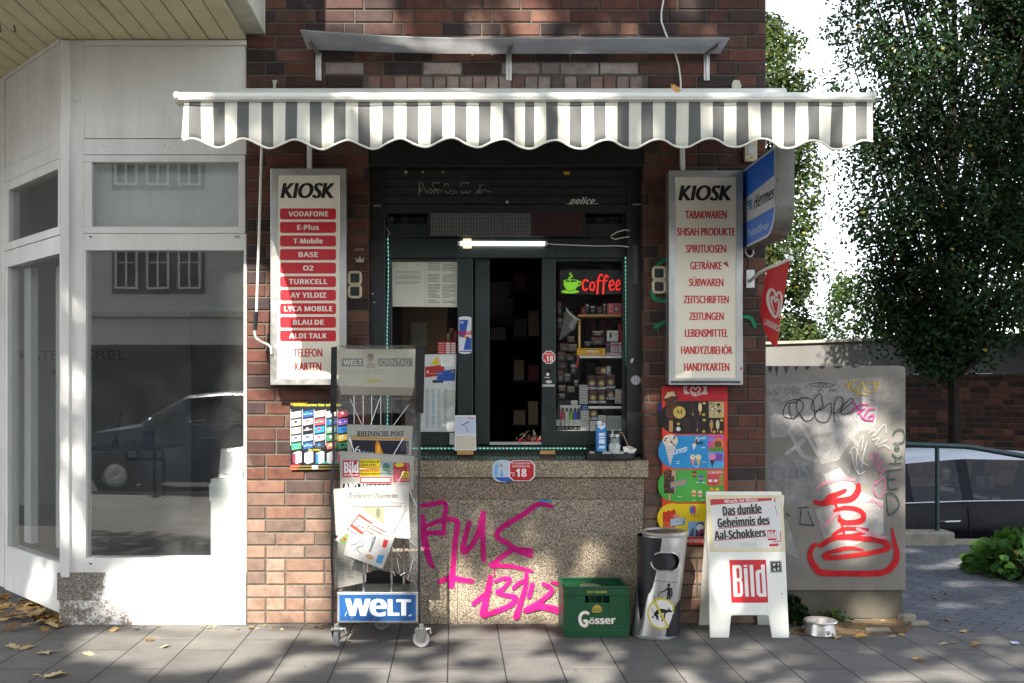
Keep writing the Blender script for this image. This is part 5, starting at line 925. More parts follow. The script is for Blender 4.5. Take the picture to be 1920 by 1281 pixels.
# hood and straps
HY=-.45; m_=M['film']
mb=MB(); n=7
for i in range(n):
    for j in range(4):
        q=[]
        for ii,jj in ((i,j+1),(i+1,j+1),(i+1,j),(i,j)):
            s,tv=ii/n,jj/4; p=P(631+(780-631)*s,650+(776-650)*tv+2*math.sin(s*7)*tv,HY); p.y+=.012*math.sin(s*5+tv*3)*tv; q.append(p)
        mb.add(q,[(0,1,2,3)])
mb.build('hood_front',m_,t,smooth=True)
mb=MB(); mb.slab([P(631,649,HY+.01),P(780,649,HY+.01),P(768,651,-.12),P(640,651,-.12)],(0,0,.003)); mb.build('hood_top',m_,t)
M['tape']=std('black_tape',c('1c1c1e'),.35,var=.3,scale=20,bmp=.2)
for q in ([(621,651),(632,650),(631,772),(619,776)],[(779,650),(797,652),(794,775),(781,776)]):
    mb=MB(); mb.slab([P(*p,HY-.002) for p in q],(0,.003,0)); mb.build('hood_binding',M['tape'],t)
for pts,yy in (([(624,774),(624,800),(626,860),(621,910),(619,935),(623,960),(622,1040),(624,1100),(623,1176)],-.45),([(786,774),(786,860),(785,960),(786,1050),(785,1120),(787,1176)],-.45)):
    mb=MB(); mb.tube([P(a,b_,yy) for a,b_ in pts],.0085,6); mb.build('strap',M['tape'],t,smooth=True)
for px in (624,786):
    mb=MB(); mb.add([P(px,776,-.45),P(px,1160,-.45),P(px,1160,-.45)+Vector((0,.3,0)),P(px,776,-.45)+Vector((0,.3,0))],[(0,1,2,3)]); mb.build('side_film',M['film'],t)
mb=MB(); mb.add([P(760,776,-.448),P(786,776,-.448),P(786,1108,-.448),P(770,1108,-.448)],[(0,1,2,3)]); mb.build('front_film',M['film'],t)
# newspapers
NP=c('aaa8a0')
def newspaper(label,q,yy,folds=2,col=NP,tilt=None):
    t=thing('newspaper',label,'newspaper',P(*q[3],yy),'newspapers in the rack'); 
    for k in range(folds):
        mb=MB(); d=.004*k; mb.slab([P(a+R.uniform(-1.5,2)*(k>0),b_-1.2*k,yy+d) for a,b_ in q],(0,.003,0),tuple(v*(1-.06*k) for v in col)); o=mb.build('sheet',M['print'],t)
        if k==0: s=o
    return t,s,Pr(front(yy-.0004))
t,s,g=newspaper('grey newspaper with two dark title bars under the plastic hood',[(633,656),(779,656),(776,727),(636,724)],-.31,2,c('b9b5a6'))
g.rect(641,672,681,687,c('6f6f6c'),1); g.text('WELT',(644,675,679,684.5),c('c9c7bd'),2,'b',.02); g.rect(708,672,773,687,c('6f6f6c'),1); g.text('SONNTAG',(709,674,767,685),c('bdbbb0'),2,'p',.0)
g.rect(681,668,708,690,c('b5b0a0'),1); g.ell(695,671,6,7,c('8f897c'),2); g.poly([(686,690),(690,680),(700,680),(704,690)],c('9a9488'),2); g.ell(695,667,6.5,4,c('77716a'),3); g.ell(700,714,13,4,c('b8b05a'),1); g.greek(641,694,775,704,2,c('a29e90'),1,.25); g.build('print',M['print'],s)
mb=MB(); mb.slab([P(636,724,-.31),P(776,727,-.31),P(772,742,-.28),P(640,740,-.28)],(0,.004,0),c('a9a090')); mb.build('fold',M['print'],t)
t,s,g=newspaper('newspaper with a serif title and a burning tower photograph',[(650.5,797),(773.5,800),(771,853),(652,852)],-.345)
g.text('RHEINISCHE POST',(669.5,808,757,817.5),c('1d1d1d'),2,'se'); g.greek(700,803,727,805,1,c('9a9890'),1); g.poly([(660,819),(767,822),(767,825),(660,822.5)],c('d59a22'),1); g.poly([(660,825),(767,827),(766,852),(660,852)],c('23242c'),1); g.poly([(703,851),(704,832),(707,826),(711,829),(714,838),(719,851)],c('d07a1e'),2); g.poly([(706,850),(707,836),(710,831),(713,843),(714,850)],c('f0b840'),3)
g.text('6',(665,836,676,850),c('cfd0d0'),2,'p'); g.text('Meinung',(680,845,700,851),c('a9aab0'),2,'p'); g.greek(751,828,764,848,7,c('6a6b72'),2,.3); g.build('print',M['print'],s)
t,s,g=newspaper('tabloid with a red square title and a black headline',[(637.5,847),(776,856),(775,918),(638,918)],-.40); rd=c('b8242c')
g.rect(643,863.5,674,894.5,rd,1); g.text('Bild',(645.5,867,672,887),wh,2,'b',.03); g.greek(645,890,672,892.5,1,wh,2,.6); g.rect(675,861,713,893,c('d8c41f'),1)
g.text('SCHULE',(676,864,711,868),BLK,2,'b'); g.text('LEGEN OHNE',(676,870,705,874),BLK,2,'b'); g.text('ABER WIR KRIEGEN',(676,875,712,878.5),rd,2,'b'); g.text('HÄRTERE',(676,880.5,711,885.5),rd,2,'b'); g.text('MASKEN-REGELN',(676,887.5,712,891.5),BLK,2,'b')
g.rect(715,866,736,893,c('8fa09a'),1); g.ell(724,876,7,8,c('3f6f60'),2); g.greek(726,880,735,891,4,c('55564f'),2.5); g.rect(737.5,868,768,904,c('a92a33'),1); g.ell(749,872,9,4,c('d8b82a'),2); g.rect(739,880,751,898,c('c9606a'),2); g.rect(752,884,767,897,c('d8c41f'),2); g.text('-.27',(753,887,766,896),rd,3,'bi'); g.greek(740,899,766,903,2,c('d8a9a9'),2,.4)
g.rect(675,895,734,906,rd,1); g.greek(677,897,732,905,2,c('e6cfcc'),2,.6); g.rect(643,907,733,920,c('1c1c1c'),.8); g.text('ABD-Manager',(645,907,732,918),c('e9e7e1'),2,'b',.02); g.greek(645,900,673,904,1,c('a5a39c'),1); g.ell(757,912,5,3,c('a8853a'),2); g.build('print',M['print'],s)
t,s,g=newspaper('broadsheet with a blackletter title and a small green picture',[(625,919),(766.5,912),(768,1010),(630,1004)],-.455,3,c('b3b1aa'))
g.text('Frankfurter Allgemeine',(654,924.5,745.5,933.5),c('35342f'),1,'fr'); g.poly([(678,951),(720,950.5),(720,984),(690,968)],c('8a8a72'),1); g.ell(709,962,4,9,c('6a6a56'),2); g.greek(638,946,655,975,9,c('a5a39b'),1,.3); g.greek(726,944,762,950,2,c('9a9890'),1,.3); g.greek(728,990,762,1005,5,c('b2b0a8'),1,.3); g.build('print',M['print'],s)
t,s,g=newspaper('slanting tabloid with a tilted red title box tucked into the rack',[(673.5,953),(742,1001),(702,1046),(628,1013)],-.50,2,c('b3b1ac'))
EX=lambda x,y:(600+x/3.88,900+y/3.88)
g.poly([EX(*p) for p in ((285,245),(382,312),(305,400),(215,335))],c('c9402f'),1); g.text('EXPRESS',None,wh,2,'b',.02,quad=(EX(283,268),EX(368,322),EX(315,378),EX(238,322))); 
for k in range(3): g.poly([EX(385-22*k,325+20*k),EX(480-20*k,375+20*k),EX(475-20*k,384+20*k),EX(380-22*k,334+20*k)],c('c9604f'),1)
g.text('Fortuna',None,BLK,1,'b',quad=(EX(205,350),EX(330,425),EX(322,440),EX(195,365))); g.poly([EX(*p) for p in ((140,440),(190,385),(220,405),(180,480))],c('6f8a4a'),1); g.ell(*EX(180,430),3,2.5,c('b0303a'),2)
g.build('print',M['print'],s); g2=Pr(front(-.5075)); q=[(655,1003),(742,1003),(717,1067),(644,1040)]; mb=MB(); mb.slab([P(a,b_,-.507) for a,b_ in q],(0,.004,0),c('b9b7b2')); s2=mb.build('inner_sheet',M['print'],t); g=g2
g.poly([EX(*p) for p in ((240,425),(345,455),(300,575),(190,520))],c('b9b8b4'),1); g.stroke([EX(*p) for p in ((215,465),(250,470),(290,450),(320,470),(270,500),(300,540))],[1,2,2,1.5,2,1],c('6a6964'),2); g.stroke([EX(*p) for p in ((250,520),(275,480),(310,490))],1.3,c('7d7c76'),2)
g.poly([EX(*p) for p in ((365,420),(410,405),(400,450),(350,530))],c('a9aeb2'),1); g.text('Abschied aus',None,c('3a3a3a'),2,'b',quad=(EX(352,520),EX(392,405),EX(410,410),EX(368,528))); g.greek(696,1008,714,1030,7,c('9aa0a6'),1,.4); g.poly([EX(*p) for p in ((465,432),(497,440),(480,495),(450,487))],c('b9303a'),1); g.poly([EX(*p) for p in ((425,545),(470,550),(445,612),(405,600))],c('4a8fb8'),1); g.ell(*EX(360,560),8,4.5,c('a5866a'),1,rot=20); g.build('print',M['print'],s2)
t,s,g=newspaper('grey newspaper hanging down at the foot of the rack',[(627,1010),(690,1030),(686,1092),(628,1104)],-.40,1,c('8f8d86')); 
for k in range(3): g.greek(632+18*k,1046-4*k,646+18*k,1090-4*k,16,c('6b6a64'),1,.4)
g.build('print',M['print'],s)

# ------------------------------------------------------------------ beer crate
CY=-.33; t=thing('beer_crate','dark green plastic beer crate with white lettering against the granite','crate',(PX(1118,CY),-.18,0))
xa,xb=PX(1056.5,CY),PX(1180.5,CY); zt=PZ(1103,CY); yb=CY+.3; mb=MB(); w_=.012
def wallf(mb,xa,xb,y0,y1): mb.box(xa,xb,y0,y1,.002,zt)
hz0,hz1=PZ(1131,CY),PZ(1115,CY); hx0,hx1=PX(1097,CY),PX(1143,CY)
mb.box(xa,hx0,CY,CY+w_,.002,zt); mb.box(hx1,xb,CY,CY+w_,.002,zt); mb.box(hx0,hx1,CY,CY+w_,.002,hz0); mb.box(hx0,hx1,CY,CY+w_,hz1,zt)
mb.box(xa,xb,yb-w_,yb,.002,zt); mb.box(xa,xa+w_,CY+w_,yb-w_,.002,zt); mb.box(xb-w_,xb,CY+w_,yb-w_,.002,zt); mb.box(xa+w_,xb-w_,CY+w_,yb-w_,.004,.012); shell=mb.build('shell',M['crate'],t,bevel=.003)
mb=MB()
for a,b_,e_,f_ in ((xa-.004,xb+.004,CY-.005,CY+.016),(xa-.004,xb+.004,yb-.016,yb+.004),(xa-.004,xa+.016,CY+.016,yb-.016),(xb-.016,xb+.004,CY+.016,yb-.016)): mb.box(a,b_,e_,f_,zt-.004,zt+.010)
mb.build('rim',M['crate'],t,bevel=.004)
mb=MB(); mb.pb(1057,1103+78,1180,1195,CY-.005,CY); mb.pb(1057,1118,1062,1181,CY-.005,CY); mb.pb(1175,1118,1180,1181,CY-.005,CY); mb.pb(1057,1105,1180,1117,CY-.005,CY); mb.build('raised_border',M['crate'],shell,bevel=.003)
mb=MB()
for i in range(1,5): mb.box(xa+i*.08-.003,xa+i*.08+.003,CY+.02,yb-.02,.012,zt-.06)
for i in range(1,4): mb.box(xa+.02,xb-.02,CY+i*.075-.003,CY+i*.075+.003,.012,zt-.062)
mb.build('divider',M['crate'],t)
g=Pr(front(CY-.006)); g.text('GUT BESSER',(1101,1108,1138,1112),c('b9a83a'),1,'b',.02); g=g; gd_=c('b59a3c')
g.stroke([(1102,1141),(1106,1133),(1112,1128),(1118,1126),(1124,1128),(1130,1133),(1134,1141)],0.01,gd_,0)
g.build('slogan',M['vinyl'],shell)
g=Pr(front(CY-.001)); ce=lambda x,y:(1030+x/5.124,970+y/5.124)
g.poly([ce(*p) for p in ((408,905),(418,865),(440,845),(458,840),(478,845),(500,865),(505,905),(490,915),(420,915))],gd_,1)
for k in range(5): g.stroke([ce(425+15*k,870+4*abs(k-2)),ce(428+14*k,890)],1,c('2a4a24'),2)
g.stroke([ce(415,897),ce(500,897)],1.1,c('2a4a24'),2)
for pts,wd,cl,l in (([(372,925),(345,915),(310,930),(295,975),(310,1030),(350,1045),(368,1010),(340,1000)],36,c('a58f45'),1),([(370,922),(345,912),(308,928),(292,972),(306,1026),(348,1042),(362,1000),(338,992)],26,c('e3e2dd'),2.2)): g.stroke([ce(*p) for p in pts],wd/5.124,cl,l)
g.text('össer',None,c('a58f45'),1.4,'b',.06,quad=(ce(388,960),ce(636,957),ce(634,1027),ce(388,1029))); g.text('össer',None,c('e3e2dd'),2.6,'b',.04,quad=(ce(384,955),ce(632,952),ce(630,1022),ce(384,1024))); g.build('logo',M['vinyl'],shell)
for bx,by,hb in ((xa+.05,CY+.2,.235),(xa+.36,CY+.22,.23)):
    mb=MB(); mb.lathe([(0,0),(.03,0),(.031,.13),(.026,.16),(.013,.19),(.0125,hb),(.0,hb)],(bx,by,.014),14,c('1c1410')); tag(mb.build('beer_bottle',M['plastic'],None,smooth=True),'dark beer bottle in the back of the green crate '+('nearest the newspaper rack' if bx<xa+.2 else 'nearest the steel bin'),'bottle')
mb=MB(); mb.lathe([(0,0),(.065,0),(.068,.03),(.06,.035),(.0,.03)],(xa+.19,CY+.2,zt-.055),20,c('8a8474')); tag(mb.build('dish',M['plastic'],None,smooth=True),'grey rough dish lying in the green crate','dish')

# ------------------------------------------------------------------ steel litter bin
gp=GP(1231,1193); BR_=.136; t=thing('litter_bin','dented leaning steel litter bin with a no dog fouling sticker','bin',(gp.x,-.27,0)); bc=Vector((gp.x,-.27,0)); BH=.63
lean=Vector((.045,.0,1))
def bpt(a,z,r=BR_,dent=True):
    s=z/BH; rr=r
    if dent:
        da=(a-rad(208)); dz=(z-.34)/.11; rr-=.055*math.exp(-(da/.38)**2)*math.exp(-dz*dz)
        da=(a-rad(205)); dz=(z-.16)/.14; rr-=.03*math.exp(-(da/.3)**2-dz*dz); da=a-rad(228); rr+=.006*math.exp(-(da/.12)**2)*math.exp(-((z-.25)/.14)**2)
    return Vector((bc.x+rr*math.cos(a)+.07*s-.012,bc.y+rr*math.sin(a),z+.004))
def px_of(v): d=v-CAM; return VX+F*d.x/d.y,VY-F*d.z/d.y
def inslot(x,y,gx=0): 
    dx=max(0,abs(x-1248)-9.5); return math.hypot(dx,(y-1053.5))<16.8+gx
na,nz_=128,90; mb=MB(); vs=[]
for j in range(nz_+1):
    for i in range(na): vs.append(bpt(2*math.pi*i/na,BH*j/nz_))
fs=[]
for j in range(nz_):
    for i in range(na):
        cc=(vs[j*na+i]+vs[j*na+(i+1)%na]+vs[(j+1)*na+i]+vs[(j+1)*na+(i+1)%na])/4
        if cc.y<bc.y and inslot(*px_of(cc)): continue
        fs.append((j*na+i,j*na+(i+1)%na,(j+1)*na+(i+1)%na,(j+1)*na+i))
mb.add(vs,fs); o=mb.build('drum',M['steel'],t,smooth=True)
def onbin(px,py,off=0):                              # the point of the drum under a photo pixel
    best=None; d=Vector(((px-VX)/F,1,-(py-VY)/F))
    for it in range(2):
        tt_=(-.27-BR_*.9+D) if best is None else (best.y+D)
        p=CAM+d*tt_; s=min(1,max(0,p.z/BH)); cx=bc.x+.07*s-.012; sx_=max(-.985,min(.985,(p.x-cx)/(BR_+off))); a=-math.acos(sx_) ; best=Vector((cx+(BR_+off)*math.cos(a),bc.y+(BR_+off)*math.sin(a),p.z))
    return best
mb=MB(); pts=[]
for k in range(44):
    a=2*math.pi*k/44; x=1248+(9.5 if math.cos(a)>0 else -9.5)+17.3*math.cos(a); y=1053.5+17.3*math.sin(a); pts.append(onbin(x,y,.001))
mb.tube(pts,.0045,6,close=True); mb.build('slot_rim',M['steel'],t,smooth=True)
mb=MB(); mb.lathe([(BR_-.006,.02),(BR_-.006,BH-.02)],bc+Vector((.02,0,0)),40); mb.build('liner',M['black'],t,smooth=True)
mb=MB(); ct=bc+Vector((.058,0,BH+.004)); mb.lathe([(BR_+.003,-.02),(BR_+.006,-.012),(BR_+.006,.0),(BR_-.004,.004),(BR_-.012,-.006)],ct,56); mb.build('top_ring',M['steel'],t,smooth=True)
mb=MB(); mb.lathe([(BR_-.011,-.006),(.06,.0),(0,.004)],ct,40,c('8a8268')); mb.build('sand_tray',M['soil'],t,smooth=True)
mb=MB(); mb.lathe([(BR_+.002,.0),(BR_+.003,.014),(BR_,.018)],bc+Vector((-.011,0,.003)),56); mb.build('foot_ring',M['steel'],t,smooth=True)
g=Pr(lambda x,y,l: onbin(x,y,.0012+l*.0004)); bp=lambda x,y:(1030+x/5.124,970+y/5.124); BK=c('141414')
def ring_poly(cx,cy_,rx,ry,col,l):
    m=10
    for j in range(m):
        x0,x1=-1+2*j/m,-1+2*(j+1)/m; y0_,y1_=math.sqrt(max(0,1-x0*x0)),math.sqrt(max(0,1-x1*x1)); g.poly([(cx+rx*x0,cy_+ry*y0_),(cx+rx*x1,cy_+ry*y1_),(cx+rx*x1,cy_-ry*y1_),(cx+rx*x0,cy_-ry*y0_)],col,l)
ring_poly(1240,1151,27.5,29.5,c('c9b93a'),1); ring_poly(1240,1151,24,26,c('d6d3cc'),2)
g.stroke([bp(*p) for p in ((1015,815),(1060,905),(1105,985),(1140,1050))],3.6,c('c9b93a'),7)
for pts in ([(985,875),(990,900),(1010,925)],): g.stroke([bp(*p) for p in pts],1,BK,3)
g.stroke([bp(*p) for p in ((1015,935),(1050,905),(1095,900),(1130,905),(1150,900))],[5,8.5,7.5,5,4],BK,3); g.stroke([bp(*p) for p in ((1135,900),(1160,900),(1178,908))],[5,4.5,2],BK,4.2); g.stroke([bp(1150,885),bp(1148,872)],2,BK,4.5); g.stroke([bp(*p) for p in ((1020,935),(1040,960),(1030,975),(1050,985))],[6,4,2,1.6],BK,5); g.stroke([bp(*p) for p in ((1075,950),(1090,975),(1080,998))],[3,2.4,2],BK,5.5); g.stroke([bp(*p) for p in ((1115,915),(1105,950),(1110,970))],[3.4,2.4,2],BK,5.2); g.ell(*bp(995,960),2.5,1.6,BK,3); g.build('dog_sticker',M['vinyl'],t); g=Pr(lambda x,y,l: onbin(x,y,.0012+l*.0004))
g.ell(*bp(1148,652),3,3.3,BK,1); g.stroke([bp(*p) for p in ((1150,685),(1150,740))],6.5,BK,2); g.stroke([bp(*p) for p in ((1135,682),(1105,710),(1065,722))],[3,2,1.6],BK,3); g.stroke([bp(*p) for p in ((1172,685),(1178,730),(1174,765))],2,BK,3); g.stroke([bp(*p) for p in ((1140,745),(1135,785))],2.6,BK,3.5); g.stroke([bp(*p) for p in ((1158,745),(1156,785))],2.6,BK,3.5)
for x,y in ((1050,745),(1048,762),(1085,765)): g.rect(*[v for p in (bp(x-6,y-4),bp(x+6,y+4)) for v in p],BK,1)
g.stroke([bp(1003,750),bp(1010,800)],1.2,BK,1); g.stroke([bp(975,608),bp(1040,612),bp(1130,620),bp(1218,628)],.9,c('35332f'),1); g.stroke([bp(1222,480),bp(1250,330)],.01,BK,1)
o=g.build('pictogram_sticker',M['vinyl'],t)
mb=MB(); q=[onbin(*bp(*p),-.03) for p in ((1092,512),(1132,470),(1180,512))]; mb.prism([q[0],q[2],q[1]],(0,.01,0),c('cfcfcb')); tag(mb.build('paper_scrap',M['carton'],None),'torn white paper sticking up in the slot of the steel bin','paper')

# ------------------------------------------------------------------ newspaper A-board
t=thing('pavement_sign','white folding pavement board with a red square newspaper logo','pavement sign',(PX(1405,-.25),-.22,0)); A0=GP(1405,1196); A0.z=0; an=Vector((0,-1,.17)).normalized(); ap=plane(A0,an,.0006)
o1=[(1331.5,1196),(1324,929),(1468,929),(1480,1196),(1448,1196),(1441,1156),(1438,1154),(1374,1154),(1371,1156),(1367,1196)]
mb=MB(); mb.prism([ap(*p) for p in o1],an*-.012); fp_=mb.build('front_panel',M['whitemetal'],t,bevel=.004)
def back(v): 
    k=(v.z/.95); return Vector((v.x+.01,-.02-.2*k+.0,v.z))
mb=MB(); mb.prism([back(ap(*p)) for p in o1],(0,.012,0)); mb.build('rear_panel',M['whitemetal'],t,bevel=.004)
mb=MB(); tl,tr=ap(1326,928),ap(1467,928); mb.tube([tl+Vector((0,.03,0)),tr+Vector((0,.03,0))],.018,8); mb.build('top_hinge',M['whitemetal'],t,smooth=True)
mb=MB(); mb.prism([ap(*p,6) for p in ((1322.5,930),(1326,928),(1467,928.5),(1473,1034),(1331,1034.5))],an*-.004); mb.build('poster_frame',M['cream'],t,bevel=.002)
g=Pr(plane(A0,an,.0006)); ab=lambda x,y:(1300+x/4.27,910+y/4.27); lb=7; rd=c('b5252b')
g.poly([ab(*p) for p in ((135,108),(695,105),(708,505),(165,505))],c('d2d0ca'),lb); g.poly([ab(*p) for p in ((135,112),(625,102),(627,122),(136,160))],c('b9363a'),lb+1)
g.text('Wrack im Rhein',None,c('e5d8d5'),lb+2,'b',.01,quad=(ab(244,116),ab(512,104),ab(512,128),ab(246,143)))
for s,qd in (('Das dunkle',((232,172),(538,152),(543,222),(238,243))),('Geheimnis des',((190,268),(602,248),(608,310),(197,340))),('Aal-Schokkers',((165,368),(572,348),(578,408),(170,438)))):
    g.text(s,None,c('3a3a36'),lb+2,'b',.045,quad=[ab(*p) for p in qd])
for a,b_,y0_,y1_ in ((235,548,249,223),(195,612,347,313),(166,582,445,408)): g.poly([ab(a,y0_-3),ab(b_,y1_-3),ab(b_,y1_+3),ab(a,y0_+3)],c('b9363a'),lb+1)
g.poly([ab(*p) for p in ((590,360),(660,356),(664,440),(596,442))],rd,lb+1); g.text('Bild',None,c('dddad4'),lb+2,'b',.02,quad=[ab(*p) for p in ((596,372),(656,368),(659,425),(601,428))])
for pts in ([(645,105),(655,105),(655,135),(647,135)],[(690,370),(697,370),(703,445),(697,445)],[(632,450),(700,445),(700,451),(632,456)],[(605,470),(678,465),(678,488),(607,490)],[(664,230),(674,230),(674,236),(664,236)]): g.poly([ab(*p) for p in pts],c('b9363a'),lb+1)
g.stroke([ab(655,165),ab(657,190)],.8,BLK,lb+1); g.stroke([ab(662,205),ab(664,220)],1,BLK,lb+1); g.greek(*ab(365,462),*ab(505,500),3,c('a9a79f'),lb+1,.25); g.build('poster_print',M['print'],fp_)
g=Pr(plane(A0,an,.0006)); g.poly([ab(*p) for p in ((287,598),(581,596),(599,940),(304,942))],c('c21f26'),1); wt=c('dedcd6')
bq=lambda u,v: ab(312+258*u+ (12+4*u)*v, 640+252*v-4*u*(1-v))
def blk(us,vs_): g.poly([bq(u,v) for u,v in zip(us,vs_)],wt,2)
def bar(u0,u1,v0,v1): g.poly([bq(u0,v0),bq(u1,v0),bq(u1,v1),bq(u0,v1)],wt,2)
bar(0,.115,0,1); bar(.115,.235,0,.1); bar(.115,.235,.42,.52); bar(.115,.235,.9,1); g.poly([bq(.2,.0),bq(.27,.04),bq(.285,.1),bq(.285,.40),bq(.25,.47),bq(.285,.54),bq(.285,.9),bq(.26,.97),bq(.2,1),bq(.2,.9),bq(.2,.52),bq(.2,.42),bq(.2,.1)],wt,2.6)
bar(.35,.46,.0,.06); bar(.35,.46,.1,1); bar(.53,.64,0,1); bar(.885,1,0,1); bar(.77,.885,.16,.26); bar(.77,.885,.9,1); g.poly([bq(.80,.16),bq(.73,.19),bq(.705,.25),bq(.705,.9),bq(.73,.97),bq(.80,1),bq(.82,.9),bq(.82,.26)],wt,2.6)
g.poly([ab(*p) for p in ((612,605),(704,605),(710,697),(618,701))],c('1a1a1a'),1); g.poly([ab(*p) for p in ((616,610),(700,609),(705,693),(622,697))],wt,2); g.poly([ab(*p) for p in ((619,613),(697,612),(702,690),(625,694))],c('1a1a1a'),3)
for s,qd in (('V',((634,625),(656,625),(657,647),(636,647))),('T',((668,624),(688,624),(689,646),(671,646))),('&',((637,660),(660,660),(661,684),(639,684))),('F',((673,660),(689,659),(690,682),(675,682)))): g.text(s,None,wt,4,'b',.03,quad=[ab(*p) for p in qd])
g.ell(*ab(710,868),1.6,1.2,c('6a655c'),1); g.build('logo',M['vinyl'],fp_)
t2=thing('newspaper','folded newspapers stuffed behind the poster of the white pavement board','newspaper',ap(1395,935)); mb=MB(); p0=Vector((0,.018,0)); mb.prism([ap(*p)+p0 for p in ((1333,926),(1449,924),(1456,926),(1456,960),(1333,960))],(0,.01,0),c('cfccc6')); mb.build('sheet',M['print'],t2)
mb=MB(); mb.prism([ap(*p)+p0*1.7 for p in ((1400,926.5),(1448,922.5),(1449,928),(1400,931))],(0,.004,0),c('b9303a')); mb.build('red_sheet',M['print'],t2)

# ------------------------------------------------------------------ concrete cabinet
UY=.13; t=thing('utility_box','tall grey concrete cabinet covered in red and black graffiti','cabinet',(PX(1568,UY),.35,0))
M['cabinet']=std('weathered_concrete',c('827e76'),.85,var=.2,scale=4,bmp=.15,bscale=90,dirt=.35,spec=.2)
mb=MB(); xa,xb,z0,z1=X1+.002,PX(1698.5,UY),PZ(1108,UY),PZ(686,UY); rr=.03; poly=[(xa,UY,z0),(xb,UY,z0)]+[(xb-rr+rr*math.cos(rad(a)),UY,z1-rr+rr*math.sin(rad(a))) for a in range(0,91,15)]+[(xa,UY,z1)]
mb.prism(poly,(0,.42,0)); bx_=mb.build('body',M['cabinet'],t,bevel=.008); mb=MB(); mb.box(xa,xb-.01,UY+.012,UY+.4,-.0,z0-.002); M['dirtyfoot']=std('mossy_concrete',c('5d594e'),.9,var=.35,scale=4,bmp=.4,bscale=70,dirt=.85,spec=.1); mb.build('foot',M['dirtyfoot'],t,bevel=.01)
g=Pr(front(UY-.0008,.0004)); ub=lambda x,y:(1430+x/3.048,680+y/3.048)
k=.5
for q,cl in ((((22,130),(685,80),(640,385),(50,430)),'93918d'),(((40,520),(345,590),(560,560),(600,690),(180,835),(22,740)),'878582'),(((290,430),(345,580),(430,560),(560,370),(500,400),(440,380),(370,430)),'9f9d98'),(((300,840),(430,780),(475,1050),(380,1110)),'9c9893'),(((350,640),(440,600),(560,740),(690,790),(690,980),(480,1060),(410,800)),'aaa6a1'),(((120,880),(150,930),(205,1120),(135,1090)),'93918d')): k+=.5; g.poly([ub(*p) for p in q],c(cl),k)
g.stroke([ub(*p) for p in ((135,520),(190,470),(150,395),(200,350),(240,400),(300,500),(340,570))],7,c('a09e99'),5); g.stroke([ub(*p) for p in ((230,445),(200,480),(230,530),(300,560))],9,c('a09e99'),6); g.stroke([ub(*p) for p in ((340,570),(380,500),(430,395),(480,400),(540,470))],8,c('a09e99'),5)
k=8
def S(pts,w_,col): 
    global k; k+=.6; g.stroke([ub(*p) for p in pts],w_,c(col),k)
RDG='b5282c'
for pts,w_ in (([(300,1040),(280,1060),(270,1110),(300,1170),(340,1200),(500,1205),(680,1200),(750,1150),(765,1090),(750,1020),(738,945)],[9,9,10,13,12,11,12,13,11,8,3]),([(330,1045),(420,1000),(560,1005),(680,1020),(715,1060),(600,1090),(450,1110),(370,1115),(360,1095),(480,1060),(570,1070)],[10,10,10,11,11,9,9,10,9,8,4]),([(400,985),(470,950),(600,960),(520,985),(440,990)],[6,8,8,7,6]),([(440,900),(480,915),(560,905),(575,870),(540,840),(470,830),(410,845)],[10,10,11,10,9,9,6]),([(300,795),(340,805),(420,790),(500,780),(540,740),(545,700)],[8,10,11,12,12,9]),([(360,800),(380,770),(440,745),(470,730)],[9,11,9,7]),([(395,765),(430,850),(470,1000)],[5,5,4])): S(pts,w_,RDG)
for pts,w_ in (([(310,715),(350,690),(450,665),(520,670)],6),([(360,930),(400,880),(430,860)],7),([(540,950),(640,990),(700,1000)],6),([(590,790),(640,790),(680,820)],5)): S(pts,w_,'c78d96')
for pts in ([(180,320),(125,310),(118,270),(150,220),(210,215),(230,260),(170,320),(150,240),(190,225)],[(230,320),(195,270),(200,215),(250,200),(290,230),(290,310),(250,335),(215,310)],[(345,250),(330,185),(310,185),(280,240),(290,275),(340,265),(385,230),(390,290),(360,340),(310,330),(300,290),(340,250)],[(408,340),(405,260),(420,205),(450,200),(455,240),(420,285),(400,290)],[(430,290),(480,250),(515,220),(500,205),(450,260),(455,295),(515,280)]): S(pts,1.5,'1d1d1f')
for pts in ([(260,125),(310,115),(380,120),(405,130),(350,140),(275,130)],[(318,135),(325,112),(345,135),(350,115),(365,130)],[(310,150),(318,165),(330,150),(345,165)],[(380,165),(390,150),(400,165),(410,150),(420,172)]): S(pts,1,'3a3a3c')
for pts in ([(480,110),(485,140),(500,100),(490,160)],[(540,100),(515,110),(510,150),(535,160),(540,140)],[(545,155),(565,105),(580,160)],[(600,110),(590,160),(640,165),(630,115),(600,112)],[(640,120),(665,112),(640,150)],[(530,165),(560,175),(530,180),(605,182)]): S(pts,1.7,'c2a02c')
for pts in ([(515,225),(545,270),(570,320),(625,330)],[(510,270),(560,240),(600,240)],[(570,320),(600,270),(635,265)],[(540,290),(580,260)],[(600,310),(630,300),(625,330)]): S(pts,2.6,'b03a78')
for pts in ([(640,520),(655,560),(615,555),(625,515),(650,520)],[(640,600),(660,580),(685,570),(650,610),(690,620)],[(665,655),(680,625),(700,605)],[(640,690),(690,660),(690,720),(670,770),(640,750),(630,700),(650,690)]): S(pts,2.0,'bb6a92')
for pts in ([(745,460),(795,455),(805,420),(795,385),(760,385),(740,410)],[(758,478),(775,485),(765,500),(750,490),(758,478)],[(720,578),(785,575)],[(755,545),(755,578)],[(735,520),(765,545),(790,535)],[(710,620),(790,610)],[(712,625),(715,720),(770,715)],[(715,670),(750,665)],[(700,750),(745,750),(775,815),(715,870),(700,755)]): S(pts,2.6,'3a4f4a')
for pts in ([(200,830),(260,825)],[(255,850),(285,930)],[(210,920),(290,930)],[(215,840),(208,915)],[(130,860),(150,875)]): S(pts,1.8,'2a2a2c')
